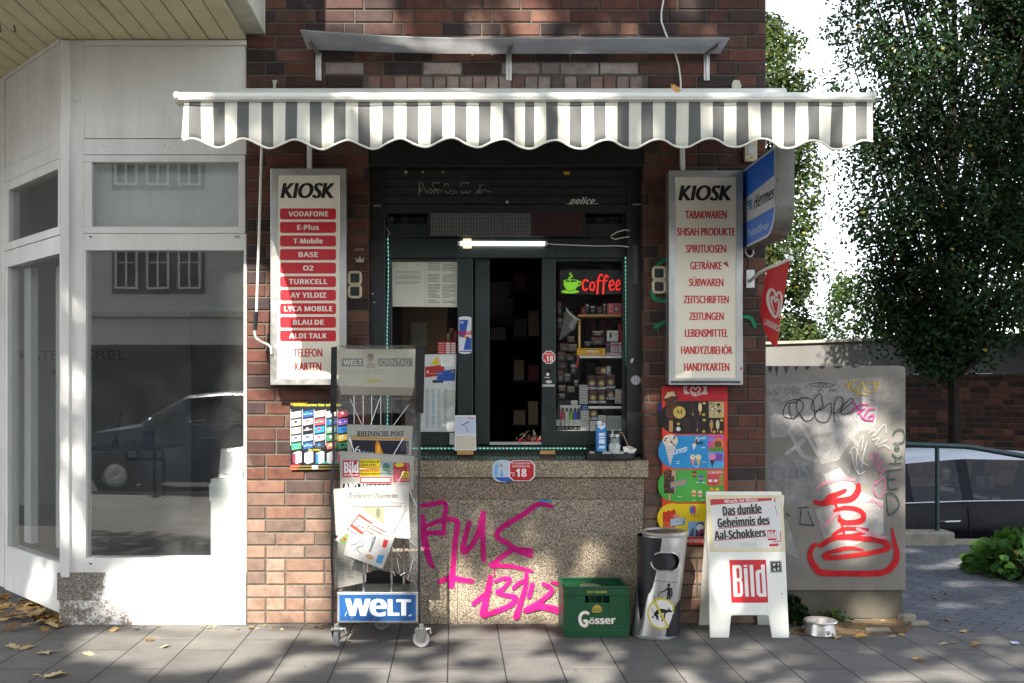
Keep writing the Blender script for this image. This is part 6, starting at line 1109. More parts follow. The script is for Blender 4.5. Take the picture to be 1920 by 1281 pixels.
for pts in ([(500,500),(520,590),(545,635),(580,620)],[(545,640),(530,560),(545,460),(570,420),(560,500)],[(490,520),(520,480),(560,560),(600,590)],[(560,600),(575,520),(590,450),(560,560)]): S(pts,.9,'d6d4cf')
for pts in ([(600,400),(640,380),(630,420),(690,350),(700,400)],[(620,440),(660,430),(640,470),(700,440)],[(650,480),(690,470),(720,490)]): S(pts,.9,'cfcdc8')
for pts in ([(710,140),(725,60),(800,100),(770,110),(720,140)],[(670,165),(745,160),(690,230),(745,225)],[(720,290),(780,270)],[(778,240),(780,330)],[(30,140),(40,180),(60,150),(75,185),(90,140)],[(150,145),(125,150),(130,180),(150,170)],[(165,180),(165,140),(210,150),(170,160),(205,178)],[(50,220),(70,210),(110,230),(145,195)]): S(pts,1.3,'6f6e6b')
for pts in ([(60,600),(50,660),(90,660)],[(60,600),(100,595)],[(150,590),(130,650),(180,640)],[(200,600),(200,650),(230,600),(250,650),(280,620),(240,580)]): S(pts,2.6,'7d8288')
for x,w_,h_ in ((28,30,40),(70,20,60),(120,30,50),(180,25,30),(240,30,24),(320,40,18),(400,60,14),(500,50,10)): g.poly([ub(x,20),ub(x+w_,20),ub(x+w_*.8,20+h_*.6),ub(x+w_*.4,20+h_),ub(x+w_*.15,20+h_*.5)],c('4a463e'),1.5)
g.build('graffiti',M['spray'],bx_)
# dog bowl, loose stones, soil
gp=GP(1548,1196); gp.y+=.085; t=thing('dog_bowl','steel dog bowl with black paw prints on the pavement by the cabinet','bowl',(gp.x,gp.y,0)); mb=MB()
mb.lathe([(0,.002),(.088,.002),(.092,.006),(.08,.075),(.095,.082),(.098,.078),(.1,.083),(.094,.09),(.078,.082),(.074,.02),(0,.016)],gp,36); bo=mb.build('dish',M['steel'],t,smooth=True)
def bwl(px,py,l): 
    a=-math.pi/2+(px-1548)/27*1.0; z=max(.01,(1194-py)/305); r_=.092-(z-.006)*.174+.0008; return gp+Vector((r_*math.cos(a),r_*math.sin(a),z))
g=Pr(bwl)
for cx,cy_,s in ((1553,1186,1),(1562,1189,.75)):
    g.ell(cx,cy_+1,2.6*s,2*s,BK,1); 
    for a in (-150,-110,-70,-30): g.ell(cx+4*s*math.cos(rad(a)),cy_+.8+4*s*math.sin(rad(a)),1.1*s,1.4*s,BK,1)
g.build('paw_print',M['vinyl'],bo)
mb=MB(); r=random.Random(2); pts=[(1484,1186),(1500,1178),(1560,1168),(1640,1160),(1690,1160),(1714,1172),(1700,1184),(1640,1188),(1560,1190)]; mb.prism([GP(a,b_,.010) for a,b_ in reversed(pts)],(0,0,-.008)); so_=struct(mb.build('soil',M['soil'],None),'stuff')
def stone(name,px,py,sx,sy,sz,label,mat='kerb',rot=0,seed=0):
    r=random.Random(seed); q=GP(px,py); bm=bmesh.new(); bmesh.ops.create_cube(bm,size=1); 
    for v in bm.verts: v.co=Vector((v.co.x*sx*(1+r.uniform(-.1,.1)),v.co.y*sy*(1+r.uniform(-.1,.1)),(v.co.z+.5)*sz*(1+r.uniform(-.1,.1))))
    bmesh.ops.rotate(bm,verts=bm.verts,cent=(0,0,0),matrix=Matrix.Rotation(rot,3,'Z')); me=bpy.data.meshes.new(name); bm.to_mesh(me); bm.free(); me.materials.append(M[mat]); o=bpy.data.objects.new(name,me); C.objects.link(o); o.location=q; bv=o.modifiers.new('b','BEVEL'); bv.width=.012; bv.segments=2; return tag(o,label,'stone')
stone('loose_stone',1700,1166,.1,.06,.05,'loose grey stone at the corner of the cabinet',rot=.3,seed=1); stone('loose_stone',1722,1174,.12,.05,.035,'flat grey stone at the edge of the dark paved path',rot=.1,seed=2); stone('loose_stone',1645,1186,.16,.04,.03,'long flat stone edging the dry soil beside the dog bowl',rot=.05,seed=3)
# ------------------------------------------------------------------ yard behind: boundary wall, rail, car
W0=Vector((4.0,10.9,0)); W1=Vector((10.6,4.55,0)); wd=(W1-W0).normalized(); wn=Vector((wd.y,-wd.x,0)); wn=wn if wn.y<0 else -wn; WL=(W1-W0).length
t=thing('boundary_wall','dark brick boundary wall with a grey rendered band on top behind the parked car','wall',(7,8,-.7))
mb=MB(); bricks(mb,0,WL,-.72,1.72,[],0,.0833,[c('50342c'),c('452d28'),c('5e3d32'),c('3b2a27'),c('6c4738')],.02,9)
mb.v=[tuple(W0+wd*x+wn*(-y)+Vector((0,0,z))) for x,y,z in mb.v]; mb.build('brick_face',M['brick'],t)
def wbox(mb,s0,s1,n0,n1,z0,z1): 
    q=[W0+wd*s0+wn*n0,W0+wd*s1+wn*n0,W0+wd*s1+wn*n1,W0+wd*s0+wn*n1]; mb.hexa([(*q[0][:2],z0),(*q[1][:2],z0),(*q[1][:2],z1),(*q[0][:2],z1),(*q[3][:2],z0),(*q[2][:2],z0),(*q[2][:2],z1),(*q[3][:2],z1)])
mb=MB(); wbox(mb,0,WL,0,-.3,-.72,1.72); mb.build('mortar_bed',M['mortar'],t)
mb=MB(); wbox(mb,-4,WL+8,.02,-.3,1.725,2.22); mb.build('render_band',M['plaster'],t); mb=MB(); wbox(mb,-4,WL+8,.06,-.34,2.222,2.27); mb.build('coping',M['concrete'],t,bevel=.008)
t=thing('handrail','dark green metal pipe handrail with a post at the edge of the path','railing',GP(1757,1012)); yy=3.3
mb=MB(); mb.tube([P(1560,830,yy),P(1700,833,yy),P(1805,837,yy),P(1822,838.5,yy),P(1870,847,yy),P(1990,868,yy)],.026,12); mb.build('top_rail',M['rail'],t,smooth=True)
for px in (1757,1990,1580): mb=MB(); mb.tube([P(px,836 if px<1900 else 868,yy),P(px,1014,yy)],.021,10); mb.build('post',M['rail'],t,smooth=True)
mb=MB(); mb.box(PX(1600,yy),PX(1780,yy),3.18,3.42,-.6,.13); tag(mb.build('kerb_block',M['kerb'],None,bevel=.02),'pale stone kerb block under the green handrail post','kerb')
mb=MB(); mb.box(PX(1781,yy),PX(2300,yy),3.24,3.36,-.6,.045); tag(mb.build('edging_stone',M['kerb'],None,bevel=.012),'low dark edging stone along the path beside the parked car','edging stone')

def car(x0,y0,z0,L_,paint,roofp,label,detail=True):
    """small upright hatchback, nose towards -X, near side at y0"""
    t=thing('parked_car',label,'car',(x0+L_/2,y0+.86,z0)); Wd=1.74; yc=y0+Wd/2; k=L_/4.1
    # stations along the length: x, belt height, roof height, half width, roof half width
    ST=[(0,.62,.62,.62,.55),(.10,.78,.80,.76,.68),(.45,.93,.97,.84,.74),(.85,1.0,1.04,.865,.74),(1.06,1.03,1.08,.87,.72),(1.15,1.035,1.15,.87,.72),(1.72,1.06,1.50,.87,.63),(1.80,1.062,1.52,.87,.63),(2.30,1.075,1.565,.87,.635),(2.42,1.08,1.57,.87,.635),(3.20,1.09,1.555,.865,.63),(3.34,1.09,1.545,.86,.63),(3.72,1.10,1.50,.85,.61),(3.84,1.10,1.46,.84,.60),(4.02,1.05,1.08,.80,.66),(4.08,.9,.92,.76,.64),(4.1,.62,.62,.70,.6)]
    def sec(s):
        x,b_,rf,hw,rw=s; zs=.24 if .2<x<4.0 else .34
        return [(x,hw*.93,zs),(x,hw*.99,.42),(x,hw,.66),(x,hw*.985,b_-.06),(x,hw*.965,b_),(x,rw+.03 if rf>b_+.1 else rw+.05,rf-.05 if rf>b_+.1 else (b_+rf)/2),(x,rw-.08,rf),(x,0,rf+.02)]
    S_=[sec(s) for s in ST]; body,roof,glass=MB(),MB(),MB()
    glass_i={5:'s',8:'x',7:'w',9:'w',11:'w',6:'p',10:'p',12:'p'}
    win=(5,7,9,11)
    def pt(p,sg): return (x0+p[0]*k,yc-p[1]*sg,z0+p[2])
    for i in range(len(S_)-1):
        for j in range(7):
            for sg in (1,-1):
                q=[pt(S_[i][j],sg),pt(S_[i+1][j],sg),pt(S_[i+1][j+1],sg),pt(S_[i][j+1],sg)]; q=q if sg>0 else q[::-1]
                if j==4 and i in win: glass.add(q,[(0,1,2,3)])
                elif j>=5 and i in (5,13): glass.add(q,[(0,1,2,3)])
                elif (j>=5 and 6<=i<=12): roof.add(q,[(0,1,2,3)])
                else: body.add(q,[(0,1,2,3)])
    def weld(mb):
        m={}; nv=[]; mp_=[]
        for v in mb.v:
            key=tuple(round(a,4) for a in v)
            if key not in m: m[key]=len(nv); nv.append(v)
            mp_.append(m[key])
        mb.v=nv; fs=[]; cs=[]
        for f,cc in zip(mb.f,mb.c):
            g_=[]; 
            for i in f:
                if mp_[i] not in g_: g_.append(mp_[i])
            if len(g_)>2: fs.append(g_); cs.append(cc)
        mb.f,mb.c=fs,cs
    for mb in (body,roof,glass): weld(mb)
    bo=body.build('body',paint,t,smooth=True); roof.build('roof',roofp,t,smooth=True); o=glass.build('windows',M['carglass'],t,smooth=True)
    mb=MB(); mb.box(x0+.5*k,x0+3.9*k,yc-.78,yc+.78,z0+.2,z0+.3); mb.build('floor_pan',M['black'],t)
    for sg in (1,-1):
        y=yc-.845*sg*1.0
        for x in (.78,3.28):
            q=Vector((x0+x*k,yc-.80*sg,z0+.31)); mb=MB(); mb.lathe([(.2,-.1),(.29,-.1),(.315,-.06),(.315,.06),(.29,.1),(.2,.1)],q,32,axis='y'); wl=mb.build('wheel',M['tyre'],t,smooth=True); mb=MB(); mb.lathe([(0,-.07*sg),(.06,-.085*sg),(.19,-.07*sg),(.205,-.1*sg)],q,24,axis='y'); mb.build('rim',M['alu'],wl,smooth=True)
            mb=MB(); pts=[Vector((x0+x*k+.36*math.cos(rad(a)),yc-.868*sg,z0+.30+.36*math.sin(rad(a)))) for a in range(-5,186,10)]; mb.tube(pts,.022,6); mb.lathe([(0,.0),(.345,.0)],Vector((x0+x*k,yc-.872*sg,z0+.31)),24,axis='y'); mb.build('wheel_arch',M['black'],t,smooth=True)
        for xa_,xb_,z_ in ((1.18,2.36,.0),(2.38,3.42,0)):
            mb=MB(); 
            mb.tube([(x0+xb_*k,yc-.872*sg,z0+.32),(x0+(xb_)*k,yc-.876*sg,z0+.66),(x0+(xb_-.015)*k,yc-.862*sg,z0+1.02)],.005,4); mb.build('door_seam',M['black'],t)
            mb=MB(); hx=x0+(xb_-.30)*k; mb.tube([(hx,yc-.862*sg,z0+.87),(hx+.03,yc-.9*sg,z0+.875),(hx+.18,yc-.9*sg,z0+.88),(hx+.21,yc-.862*sg,z0+.88)],.014,8); mb.build('door_handle',M['alu'] if detail else paint,t,smooth=True)
        mb=MB(); mb.tube([(x0+1.1*k,yc-.852*sg,z0+1.045),(x0+2.3*k,yc-.846*sg,z0+1.085),(x0+3.3*k,yc-.842*sg,z0+1.10)],.008,6); mb.build('belt_trim',M['alu'],t,smooth=True)
        mb=MB(); mb.lathe([(0,-.10),(.06,-.09),(.085,-.03),(.085,.03),(.05,.09),(0,.1)],Vector((x0+1.32*k,yc-.97*sg,z0+1.1)),14,axis='y'); mb.build('wing_mirror',paint,t,smooth=True)
        mb=MB(); mb.lathe([(.0,-.02),(.09,-.01),(.10,.05)],Vector((x0+.16*k,yc-.62*sg,z0+.72)),18,axis='x'); mb.build('headlight',M['jar'],t,smooth=True)
        for xs_ in (1.75,2.7):
            mb=MB(); q=(x0+xs_*k,yc-.38*sg,z0); mb.box(q[0],q[0]+.14,q[1]-.24,q[1]+.24,q[2]+.5,q[2]+1.12); mb.box(q[0]+.02,q[0]+.12,q[1]-.13,q[1]+.13,q[2]+1.14,q[2]+1.34); mb.box(q[0]-.45,q[0],q[1]-.24,q[1]+.24,q[2]+.45,q[2]+.6); mb.build('seat',M['black'],t,bevel=.05,seg=3)
    mb=MB(); mb.box(x0+1.05*k,x0+1.4*k,yc-.7,yc+.7,z0+.8,z0+1.0); mb.build('dashboard',M['black'],t,bevel=.06)
    mb=MB(); q=Vector((x0+1.5*k,yc-.36,z0+.98)); mb.tube([q+Vector((.06*math.sin(a),.18*math.cos(a),.17*math.sin(a))) for a in [2*math.pi*j/20 for j in range(20)]],.014,6,close=True); mb.build('steering_wheel',M['black'],t,smooth=True)
    return t
car(3.02,4.15,-.77,4.2,M['navy'],M['roofsilver'],'dark navy car with a silver roof parked beyond the handrail')
car(-5.9,-10.3,-.11,4.2,M['bluegrey'],M['bluegrey'],'blue grey car parked across from the corner shop')

# ------------------------------------------------------------------ trees and plants
LEAF=[(-.5,0,0),(-.2,.26,.05),(.15,.34,.06),(.5,.02,0),(.2,-.32,.06),(-.2,-.25,.05)]
def leafmesh(name,pos,size,cols,mat,parent=None,seed=1,droop=.3,nrm=None):
    rs=np.random.RandomState(seed); n=len(pos); L_=np.array(LEAF); 
    d=rs.normal(size=(n,3)); d[:,2]=d[:,2]*.6-droop; d/=np.linalg.norm(d,axis=1)[:,None]
    u=rs.normal(size=(n,3)); u-=(u*d).sum(1)[:,None]*d; u/=np.linalg.norm(u,axis=1)[:,None]; nn=np.cross(d,u)
    if nrm is not None:                              # leaves turn their faces outwards with their clump
        nn=nrm+rs.normal(size=(n,3))*.42; nn/=np.linalg.norm(nn,axis=1)[:,None]; d-=(d*nn).sum(1)[:,None]*nn; d/=np.linalg.norm(d,axis=1)[:,None]; u=np.cross(nn,d)
    s=(np.asarray(size)*np.ones(n))*rs.uniform(.7,1.3,n)
    V=(pos[:,None,:]+s[:,None,None]*(L_[None,:,0,None]*d[:,None,:]+L_[None,:,1,None]*u[:,None,:]+L_[None,:,2,None]*nn[:,None,:])).reshape(-1,3)
    o_=ofs(parent); V=V-np.array([o_.x,o_.y,o_.z])
    me=bpy.data.meshes.new(name); me.vertices.add(6*n); me.vertices.foreach_set('co',V.astype(np.float32).ravel())
    I=np.arange(n)[:,None]*6; F_=np.concatenate([I+np.array([[0,1,2,3]]),I+np.array([[0,3,4,5]])],1).reshape(-1)
    me.loops.add(8*n); me.loops.foreach_set('vertex_index',F_.astype(np.int32)); me.polygons.add(2*n); me.polygons.foreach_set('loop_start',np.arange(0,8*n,4).astype(np.int32)); me.polygons.foreach_set('loop_total',np.full(2*n,4,np.int32)); me.update(calc_edges=True)
    ca=me.color_attributes.new('Col','FLOAT_COLOR','CORNER'); cc=np.repeat(np.concatenate([cols,np.ones((n,1))],1),8,axis=0); ca.data.foreach_set('color',cc.astype(np.float32).ravel())
    me.materials.append(mat); o=bpy.data.objects.new(name,me); C.objects.link(o); o.parent=parent; return o
def leafcols(n,base,var,seed,yellow=.03):
    rs=np.random.RandomState(seed); b_=np.array(base)[None,:]*np.exp(rs.normal(0,var,(n,1))); b_=b_*np.array([[1,1,1]])+rs.normal(0,.004,(n,3)); y=rs.uniform(size=n)<yellow; b_[y]=np.array([.25,.2,.04])*rs.uniform(.6,1.1,(y.sum(),1)); return np.clip(b_,.004,1)
def columnar(label,x,y,z0,zc,zt,rmax,n,leaf,base,seed,trunk=.075,clumps=230,yellow=.008,name='columnar_tree',group=None):
    rs=np.random.RandomState(seed); r=random.Random(seed); t=thing(name,label,'tree',(x,y,z0),group)
    tr=MB(); tr.tube([(x+.03*math.sin(i*1.3),y,z0+(zt-z0)*.93*i/9) for i in range(10)],[trunk*(1-.9*i/9)*(1.25 if i==0 else 1) for i in range(10)],9)
    def prof(s): return rmax*(.55+.9*s-1.25*s*s*s*.9)*min(1,6*s+.35) if s<.95 else rmax*.3*(1-s)/.05
    cl=[]
    for k in range(clumps):
        s=r.random()**.9; a=r.uniform(0,2*math.pi); rr=max(.1,prof(s))*(r.uniform(.25,1.08)**.6); z=zc+(zt-zc)*s
        cl.append((x+rr*math.cos(a),y+rr*math.sin(a),z,r.uniform(.17,.38)*(1.15-.4*s)))
        if k%4==0:
            zb=min(z-.05,max(zc-.25,z-rr*2.2-.5)); tr.tube([(x,y,zb),(x+rr*.45*math.cos(a),y+rr*.45*math.sin(a),zb+(z-zb)*.35),(x+rr*.92*math.cos(a),y+rr*.92*math.sin(a),z)],[trunk*.42*(1-s*.6),trunk*.26*(1-s*.6),.006],5)
    tr.build('trunk',M['bark'],t,smooth=True)
    cl=np.array(cl); w=cl[:,3]**2.2; w/=w.sum(); idx_=rs.choice(len(cl),n,p=w); d=rs.normal(size=(n,3)); d/=np.linalg.norm(d,axis=1)[:,None]
    pos=cl[idx_,:3]+d*(cl[idx_,3]*rs.uniform(.2,1.0,n)**.4)[:,None]*np.array([1,1,1.25]); out_=cl[idx_,:3]-np.array([x,y,0]); out_[:,2]=0; out_/=np.linalg.norm(out_,axis=1)[:,None]+1e-6; nrm=d*.9+out_*.5+np.array([0,0,.5]); nrm/=np.linalg.norm(nrm,axis=1)[:,None]
    shade=np.exp(rs.normal(0,.25,len(cl)))[idx_]; cols=leafcols(n,base,.3,seed,yellow)*shade[:,None]
    leafmesh('crown',pos,leaf,cols,M['leaf'],t,seed,.3,nrm); return t
columnar('tall dark columnar oak in front of the boundary wall',6.15,5.95,-.72,1.85,9.6,1.6,92000,.052,(.015,.031,.013),21,.085,620)
columnar('dark columnar oak at the picture edge beside the taller oak',8.15,6.7,-.72,2.0,9.0,1.5,62000,.052,(.014,.028,.012),22,.08,400)
columnar('lighter green columnar tree beyond the boundary wall behind the blue sign',5.85,12.2,-.72,1.0,8.35,1.1,30000,.075,(.05,.075,.025),23,.07,260,.03)
columnar('small green tree low over the boundary wall between the two columns',7.6,12.5,-.72,.6,3.6,1.2,12000,.07,(.05,.085,.03),24,.05,70)
columnar('pale green tree far beyond the wall under the oak crown',14.5,17,-.72,.5,3.9,1.6,4500,.13,(.07,.12,.04),25,.06,70)
def bush(name,label,cx,cy,z0,rx,ry,h,n,leaf,base,seed,cat='bush'):
    rs=np.random.RandomState(seed); t=thing(name,label,cat,(cx,cy,z0)); d=rs.normal(size=(n,3)); d/=np.linalg.norm(d,axis=1)[:,None]; d[:,2]=abs(d[:,2]); rr=rs.uniform(.2,1,n)**.5
    pos=np.array([cx,cy,z0+.02])+d*rr[:,None]*np.array([rx,ry,h]); leafmesh('foliage',pos,leaf,leafcols(n,base,.3,seed,.04),M['leaf'],t,seed); mb=MB(); r=random.Random(seed)
    for k in range(9): a=r.uniform(0,6.28); mb.tube([(cx,cy,z0),(cx+rx*.5*math.cos(a),cy+ry*.5*math.sin(a),z0+h*.6)],[.008,.003],5)
    mb.build('stem',M['bark'],t)
q=GP(1925,1090); bush('green_bush','low leafy green bush spilling over the dark path by the kerb',q.x+.12,q.y+.25,0,.42,.5,.34,900,.09,(.05,.11,.028),31)
q=GP(1487,1178); bush('ivy_plant','small dark leafy plant between the pavement board and the cabinet',q.x+.02,.02,0,.12,.1,.16,160,.055,(.012,.03,.012),32,'plant')
q=GP(1565,1170); bush('weed','small green weed growing behind the dog bowl',q.x,q.y+.02,0,.12,.05,.07,60,.04,(.07,.13,.04),33,'plant')
# fallen leaves: a lobed leaf, each one its own object
def maple():
    mb=MB(); pts=[]
    prof_=[(0,-.5),(.12,-.38),(.38,-.42),(.30,-.22),(.52,-.05),(.33,.02),(.42,.28),(.2,.2),(.1,.34),(0,.56)]
    out_=[(x,y) for x,y in prof_]+[(-x,y) for x,y in reversed(prof_[1:-1])]
    vs=[(0,-.05,.05)]+[(x,y,.16*abs(x)+.06*math.sin(5*y)) for x,y in out_]; n=len(out_)
    mb.add(vs,[(0,1+i,1+(i+1)%n) for i in range(n)]); mb.tube([(0,-.5,0),(.05,-.68,.06),(.03,-.85,.05)],.012,4); return mb
LC=[c('a58a5a'),c('8a6a3c'),c('b89a68'),c('6f5330'),c('c2ab80'),c('9a7a40'),c('b98a3a')]
lm=[]
for k,cc in enumerate(LC):
    mb=maple(); mb.c=[cc]*len(mb.f); o=mb.build('fallen_leaf',M['dryleaf'],None); me=o.data; bpy.data.objects.remove(o); lm.append(me)
rl_=random.Random(77)
def leaf(px,py,s,label,group,k=None,z=.006):
    o=bpy.data.objects.new('fallen_leaf',lm[rl_.randrange(len(lm)) if k is None else k]); C.objects.link(o); o.location=GP(px,py,z); o.scale=(s,s,s*rl_.uniform(.6,1.6)); o.rotation_euler=(rl_.uniform(-.25,.25),rl_.uniform(-.25,.25),rl_.uniform(0,6.28)); return tag(o,label,'leaf',group)
for px,py,s,k in ((104,1267,.13,4),(85,1224,.1,4),(50,1214,.09,2),(94,1223,.06,4),(25,1213,.09,4),(165,1226,.07,4),(280,1200,.07,3),(310,1212,.06,4),(215,1181,.07,0),(258,1179,.04,3)): leaf(px,py,s,'pale dry leaf lying apart on the slabs in front of the white shop','single leaves before the white shop',k)
for _ in range(75):
    u=rl_.random(); px=rl_.gauss(50,38); py=1118+ (px-20)*.33+abs(rl_.gauss(0,22)); 
    if px>108 or px<-20: continue
    leaf(px,py,rl_.uniform(.06,.13),'brown dry leaf in the drift along the slanting shop window','leaves drifted against the slanting window',None,rl_.uniform(.004,.04))
for _ in range(26): leaf(rl_.uniform(120,640),rl_.uniform(1172,1180),rl_.uniform(.02,.04),'tiny dry leaf scrap along the foot of the wall','leaf scraps along the wall foot')
for _ in range(22): leaf(rl_.uniform(1480,1700),rl_.uniform(1166,1196),rl_.uniform(.035,.07),'small yellow brown leaf around the dog bowl and dry soil','leaves round the dog bowl')
for _ in range(14): leaf(rl_.uniform(1710,1910),rl_.uniform(1040,1240),rl_.uniform(.03,.06),'small leaf lying on the dark paved path','leaves on the dark path')
o=leaf(1266,172,.07,'orange leaf caught on top of the awning rail','leaf on the awning',6); o.location=P(1266,166,-1.2); o.rotation_euler=(.9,.2,.4)
mb=MB(); q=GP(1492,1128,0); q=GP(1902,1206,.006); mb.prism([q+Vector((a,b_,0)) for a,b_ in ((-.02,-.015),(.02,-.02),(.025,.015),(-.015,.02))],(0,0,.006),c('b9bfd6')); tag(mb.build('paper_scrap',M['carton'],None),'bluish white paper scrap on the path near the picture edge','paper')

# ------------------------------------------------------------------ the street behind the viewer: house, added dark house, trees with gaps cut to place sun patches
t=thing('opposite_house','cream rendered house with white sash windows across the street','building',(0,-21,0)); mb=MB(); mb.box(-22,-2.5,-24,-20.5,0,8.6); mb.build('wall',M['facade'],t); mb=MB(); mb.box(-22.3,-2.2,-24.3,-20.2,8.6,9.0); mb.build('eaves',M['fascia'],t)
for i in range(4):
    for z in (4.2,7.0):
        xc=-20.3+4.1*i+(0 if z>2 else 1); mb=MB(); mb.box(xc-1.25,xc+1.25,-20.5,-20.47,z-.12,z+1.25); mb.build('window_band',M['plaster'],t)
        for x in (xc-.85,xc,xc+.85):
            mb=MB()
            for a,b_,e_,f_ in ((x-.31,x-.25,z,z+1.1),(x+.25,x+.31,z,z+1.1),(x-.25,x+.25,z,z+.06),(x-.25,x+.25,z+1.04,z+1.1),(x-.025,x+.025,z+.06,z+1.04),(x-.25,x-.026,z+.7,z+.73),(x+.026,x+.25,z+.7,z+.73)): mb.box(a,b_,-20.47,-20.4,e_,f_)
            fr_=mb.build('window_frame',M['whitemetal'],t); mb=MB(); mb.box(x-.25,x+.25,-20.46,-20.44,z+.06,z+1.04); mb.build('pane',M['black'],fr_)
mb=MB(); mb.box(-19,-4,-20.5,-20.44,0,2.7); mb.build('garage_doors',M['dark'],t)
mb=MB(); mb.box(-22,-2.5,-20.5,-20.3,3.45,3.6); mb.build('string_course',M['fascia'],t)
t=thing('added_dark_house','added unseen dark brick house that darkens the hatch glass reflection','building',(4,-21,0)); M['darkbrick']=std('plain_dark_brick',c('33231f'),.9,var=.3,scale=3,bmp=.3,bscale=60,spec=.1)  # dark house added so the hatch glass mirrors no bright sky
mb=MB(); mb.box(-2.1,11,-24,-20.6,0,6.3); mb.build('wall',M['darkbrick'],t); mb=MB(); mb.box(-2.2,11.2,-24.2,-20.4,6.3,6.5); mb.build('roof',M['black'],t)
for x in (-.9,2.2,5.3,8.4):
    mb=MB(); mb.box(x-1.2,x+1.2,-20.6,-20.55,.0,2.3); mb.build('garage_door',M['shutter'],t)
    mb=MB(); mb.box(x-.55,x+.55,-20.6,-20.55,3.9,5.2); mb.build('window',M['black'],t)
# canonical coordinates of a point: where its sun ray meets the plane of the shop front
def canon(p): tq=-p[1]; return (p[0]+SX*tq,p[2]-tq)
LIT=[]
def lit(lst,y=0.0):
    for cx,cy_,rx,ry in lst: q=P(cx,cy_,y); u,v=canon(q); k=(D+y)/F; LIT.append((u,v,rx*k+.05,ry*k+.05))
def litg(lst):
    for cx,cy_,rx,ry in lst:
        q=GP(cx,cy_); u,v=canon(q); a=GP(cx+rx,cy_); b_=GP(cx,cy_-ry); LIT.append((u,v,abs(a.x-q.x)+.05,abs(b_.y-q.y)+.05))
lit([(640,15,58,36),(600,28,32,28),(985,18,36,26),(1000,45,28,28),(905,52,24,32),(715,62,54,16),(860,150,44,26),(800,152,34,26),(870,118,64,20),(700,10,40,24)])
lit([(800,82,22,8),(905,86,14,7)],-.2)
lit([(490,235,11,20),(745,225,52,45),(810,215,26,38),(870,205,22,33),(930,245,16,28),(1010,215,16,28),(1090,250,22,20),(1150,215,20,28),(1178,250,26,24),(1240,258,22,16),(1350,205,22,22),(1385,180,14,10),(1460,222,24,26),(1500,245,26,22),(1622,252,20,18),(800,180,120,9),(1080,180,55,8),(1165,180,26,8),(690,182,60,8),(1555,200,14,16)],-1.3)
lit([(482,640,18,170),(490,850,34,110),(500,1010,48,90),(500,1120,60,60),(575,810,60,55),(570,900,40,50),(560,1085,60,90),(590,990,25,30)])
lit([(530,520,24,105),(560,600,45,85),(560,690,50,36),(600,540,30,30)],-.13)
lit([(430,560,14,80),(400,1010,95,100),(330,1120,110,60),(440,830,40,170),(240,1110,40,35),(140,590,9,12),(142,720,8,36),(140,850,10,36),(125,960,9,45),(146,1010,9,26),(455,560,10,80)])
lit([(98,1110,12,32),(6,1092,8,24),(30,1060,8,30),(60,1080,10,20)],.2)
litg([(345,1206,180,30),(360,1245,90,14),(230,1192,70,16),(430,1232,45,12),(560,1190,60,9),(640,1196,50,8),(585,1235,50,9),(700,1252,50,8),(860,1192,44,10),(950,1205,72,24),(1000,1252,80,22),(900,1264,70,11),(1120,1213,34,6),(1092,1256,44,8),(500,1262,30,6),(780,1222,34,7),(760,1266,40,7)])
lit([(845,1120,20,46),(900,1132,18,34),(940,1092,26,26),(1010,1082,18,22),(1090,1062,18,10),(980,1142,55,20),(1042,1112,18,18)])
lit([(1310,1062,16,20),(1300,1100,18,16),(1296,935,14,9),(1268,950,8,6)])
lit([(1350,1062,8,16),(1366,1112,11,22),(1345,1165,5,8),(1440,1032,10,4),(1472,1100,3,8),(1467,1172,3,8)],-.3)
lit([(690,985,62,60),(700,905,40,22),(655,960,30,60),(700,1140,60,20),(650,1090,14,30),(1240,1060,10,40)],-.45)
lit([(1600,760,24,36),(1540,800,12,14),(1612,830,18,26),(1582,950,20,44),(1622,932,34,36),(1642,800,20,24),(1662,740,12,16),(1562,880,20,20),(1600,1022,26,20),(1548,705,14,9),(1500,760,12,10),(1680,860,7,16)],.13)
lit([(1612,1142,22,18)],.13); litg([(1640,1164,34,8),(1545,1180,20,7)])
rs=np.random.RandomState(5)
def holes(n,fn,r0,r1):
    for _ in range(n):
        u,v=canon(fn()); r_=rs.uniform(r0,r1)+.05; LIT.append((u,v,r_*rs.uniform(.8,1.5),r_*rs.uniform(.8,1.2)))
holes(95,lambda:GP(rs.uniform(1080,1990),rs.uniform(1188,1300)),.0,.05)
holes(75,lambda:Vector((rs.uniform(2.9,7),rs.uniform(-.2,3.2),0)),.03,.09)
holes(26,lambda:GP(rs.uniform(470,1100),rs.uniform(1176,1290)),.02,.05)
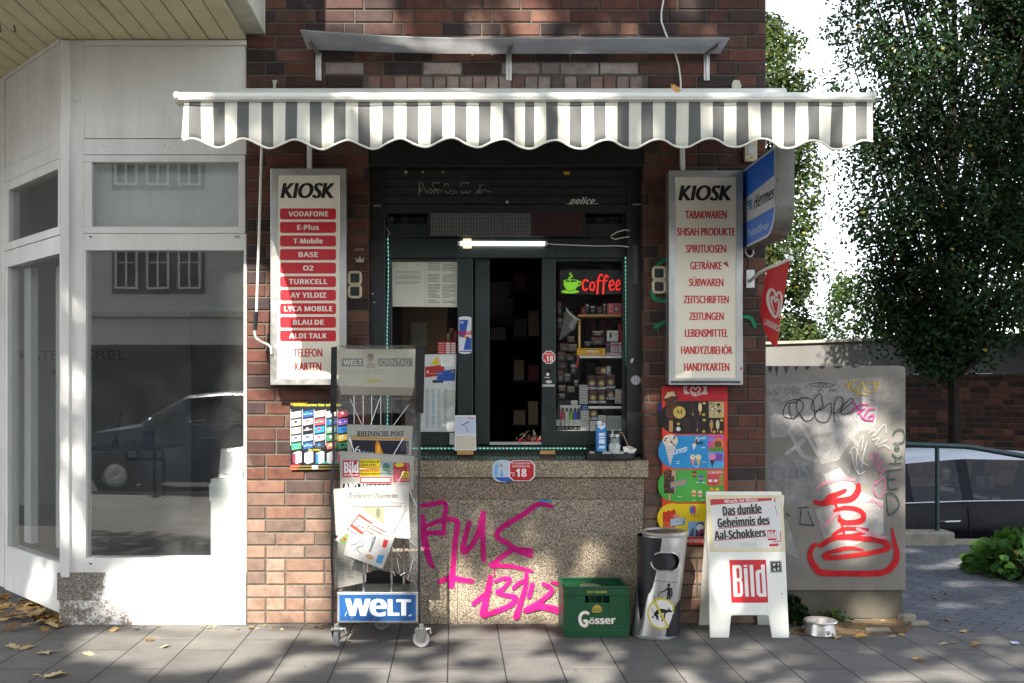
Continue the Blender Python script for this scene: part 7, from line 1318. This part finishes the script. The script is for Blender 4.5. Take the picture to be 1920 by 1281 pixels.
holes(24,lambda:P(rs.uniform(510,1420),rs.uniform(0,165),0),.015,.04)
holes(22,lambda:P(rs.uniform(350,1640),rs.uniform(175,270),-1.3),.015,.04)
holes(14,lambda:P(rs.uniform(800,1200),rs.uniform(940,1160),0),.012,.035)
LT_=np.array(LIT)
CR=[(-6.9,-8.9,12.0,3.6,4.8,5.4),(-2.0,-9.1,12.3,3.6,4.8,5.6),(3.2,-8.8,12.0,4.2,4.8,5.4)]  # crowns widened over the pavement to hold back sky light
names_=['street tree with a broad leafy crown opposite the corner shop','street tree with a tall leafy crown opposite the hatch','street tree with a wide leafy crown opposite the cabinet']
nleaf=21000
for k,(cx,cy_,cz,rx,ry,rz) in enumerate(CR):
    rs2=np.random.RandomState(40+k); n=int(nleaf*3.2); d=rs2.normal(size=(n,3)); d/=np.linalg.norm(d,axis=1)[:,None]; pos=np.array([cx,cy_,cz])+d*(rs2.uniform(0,1,n)**(1/2.4))[:,None]*np.array([rx,ry,rz])
    u=pos[:,0]+SX*(-pos[:,1]); v=pos[:,2]+pos[:,1]
    dd=((u[:,None]-LT_[None,:,0])/LT_[None,:,2])**2+((v[:,None]-LT_[None,:,1])/LT_[None,:,3])**2
    keep=~(dd<1).any(1); pos=pos[keep][:nleaf*2]; m=len(pos)  # leaves left out along the rays to the wanted sun patches
    t=thing('street_tree',names_[k],'tree',(cx,cy_-.5,0)); mb=MB(); mb.tube([(cx,cy_-.5,0),(cx+.05,cy_-.4,3.5),(cx,cy_,7.5),(cx,cy_,cz+3)],[.2,.15,.11,.03],10)
    r=random.Random(k)
    for j in range(10):
        a=r.uniform(0,6.28); z_=r.uniform(6,10); e=Vector((cx+rx*.7*math.cos(a),cy_+ry*.7*math.sin(a),z_+r.uniform(1.5,3.5))); mb.tube([(cx,cy_,z_),e],[.05,.012],6)
    mb.build('trunk',M['bark'],t,smooth=True); leafmesh('crown',pos,.17,leafcols(m,(.05,.10,.03),.25,60+k,.02),M['leaf'],t,70+k)
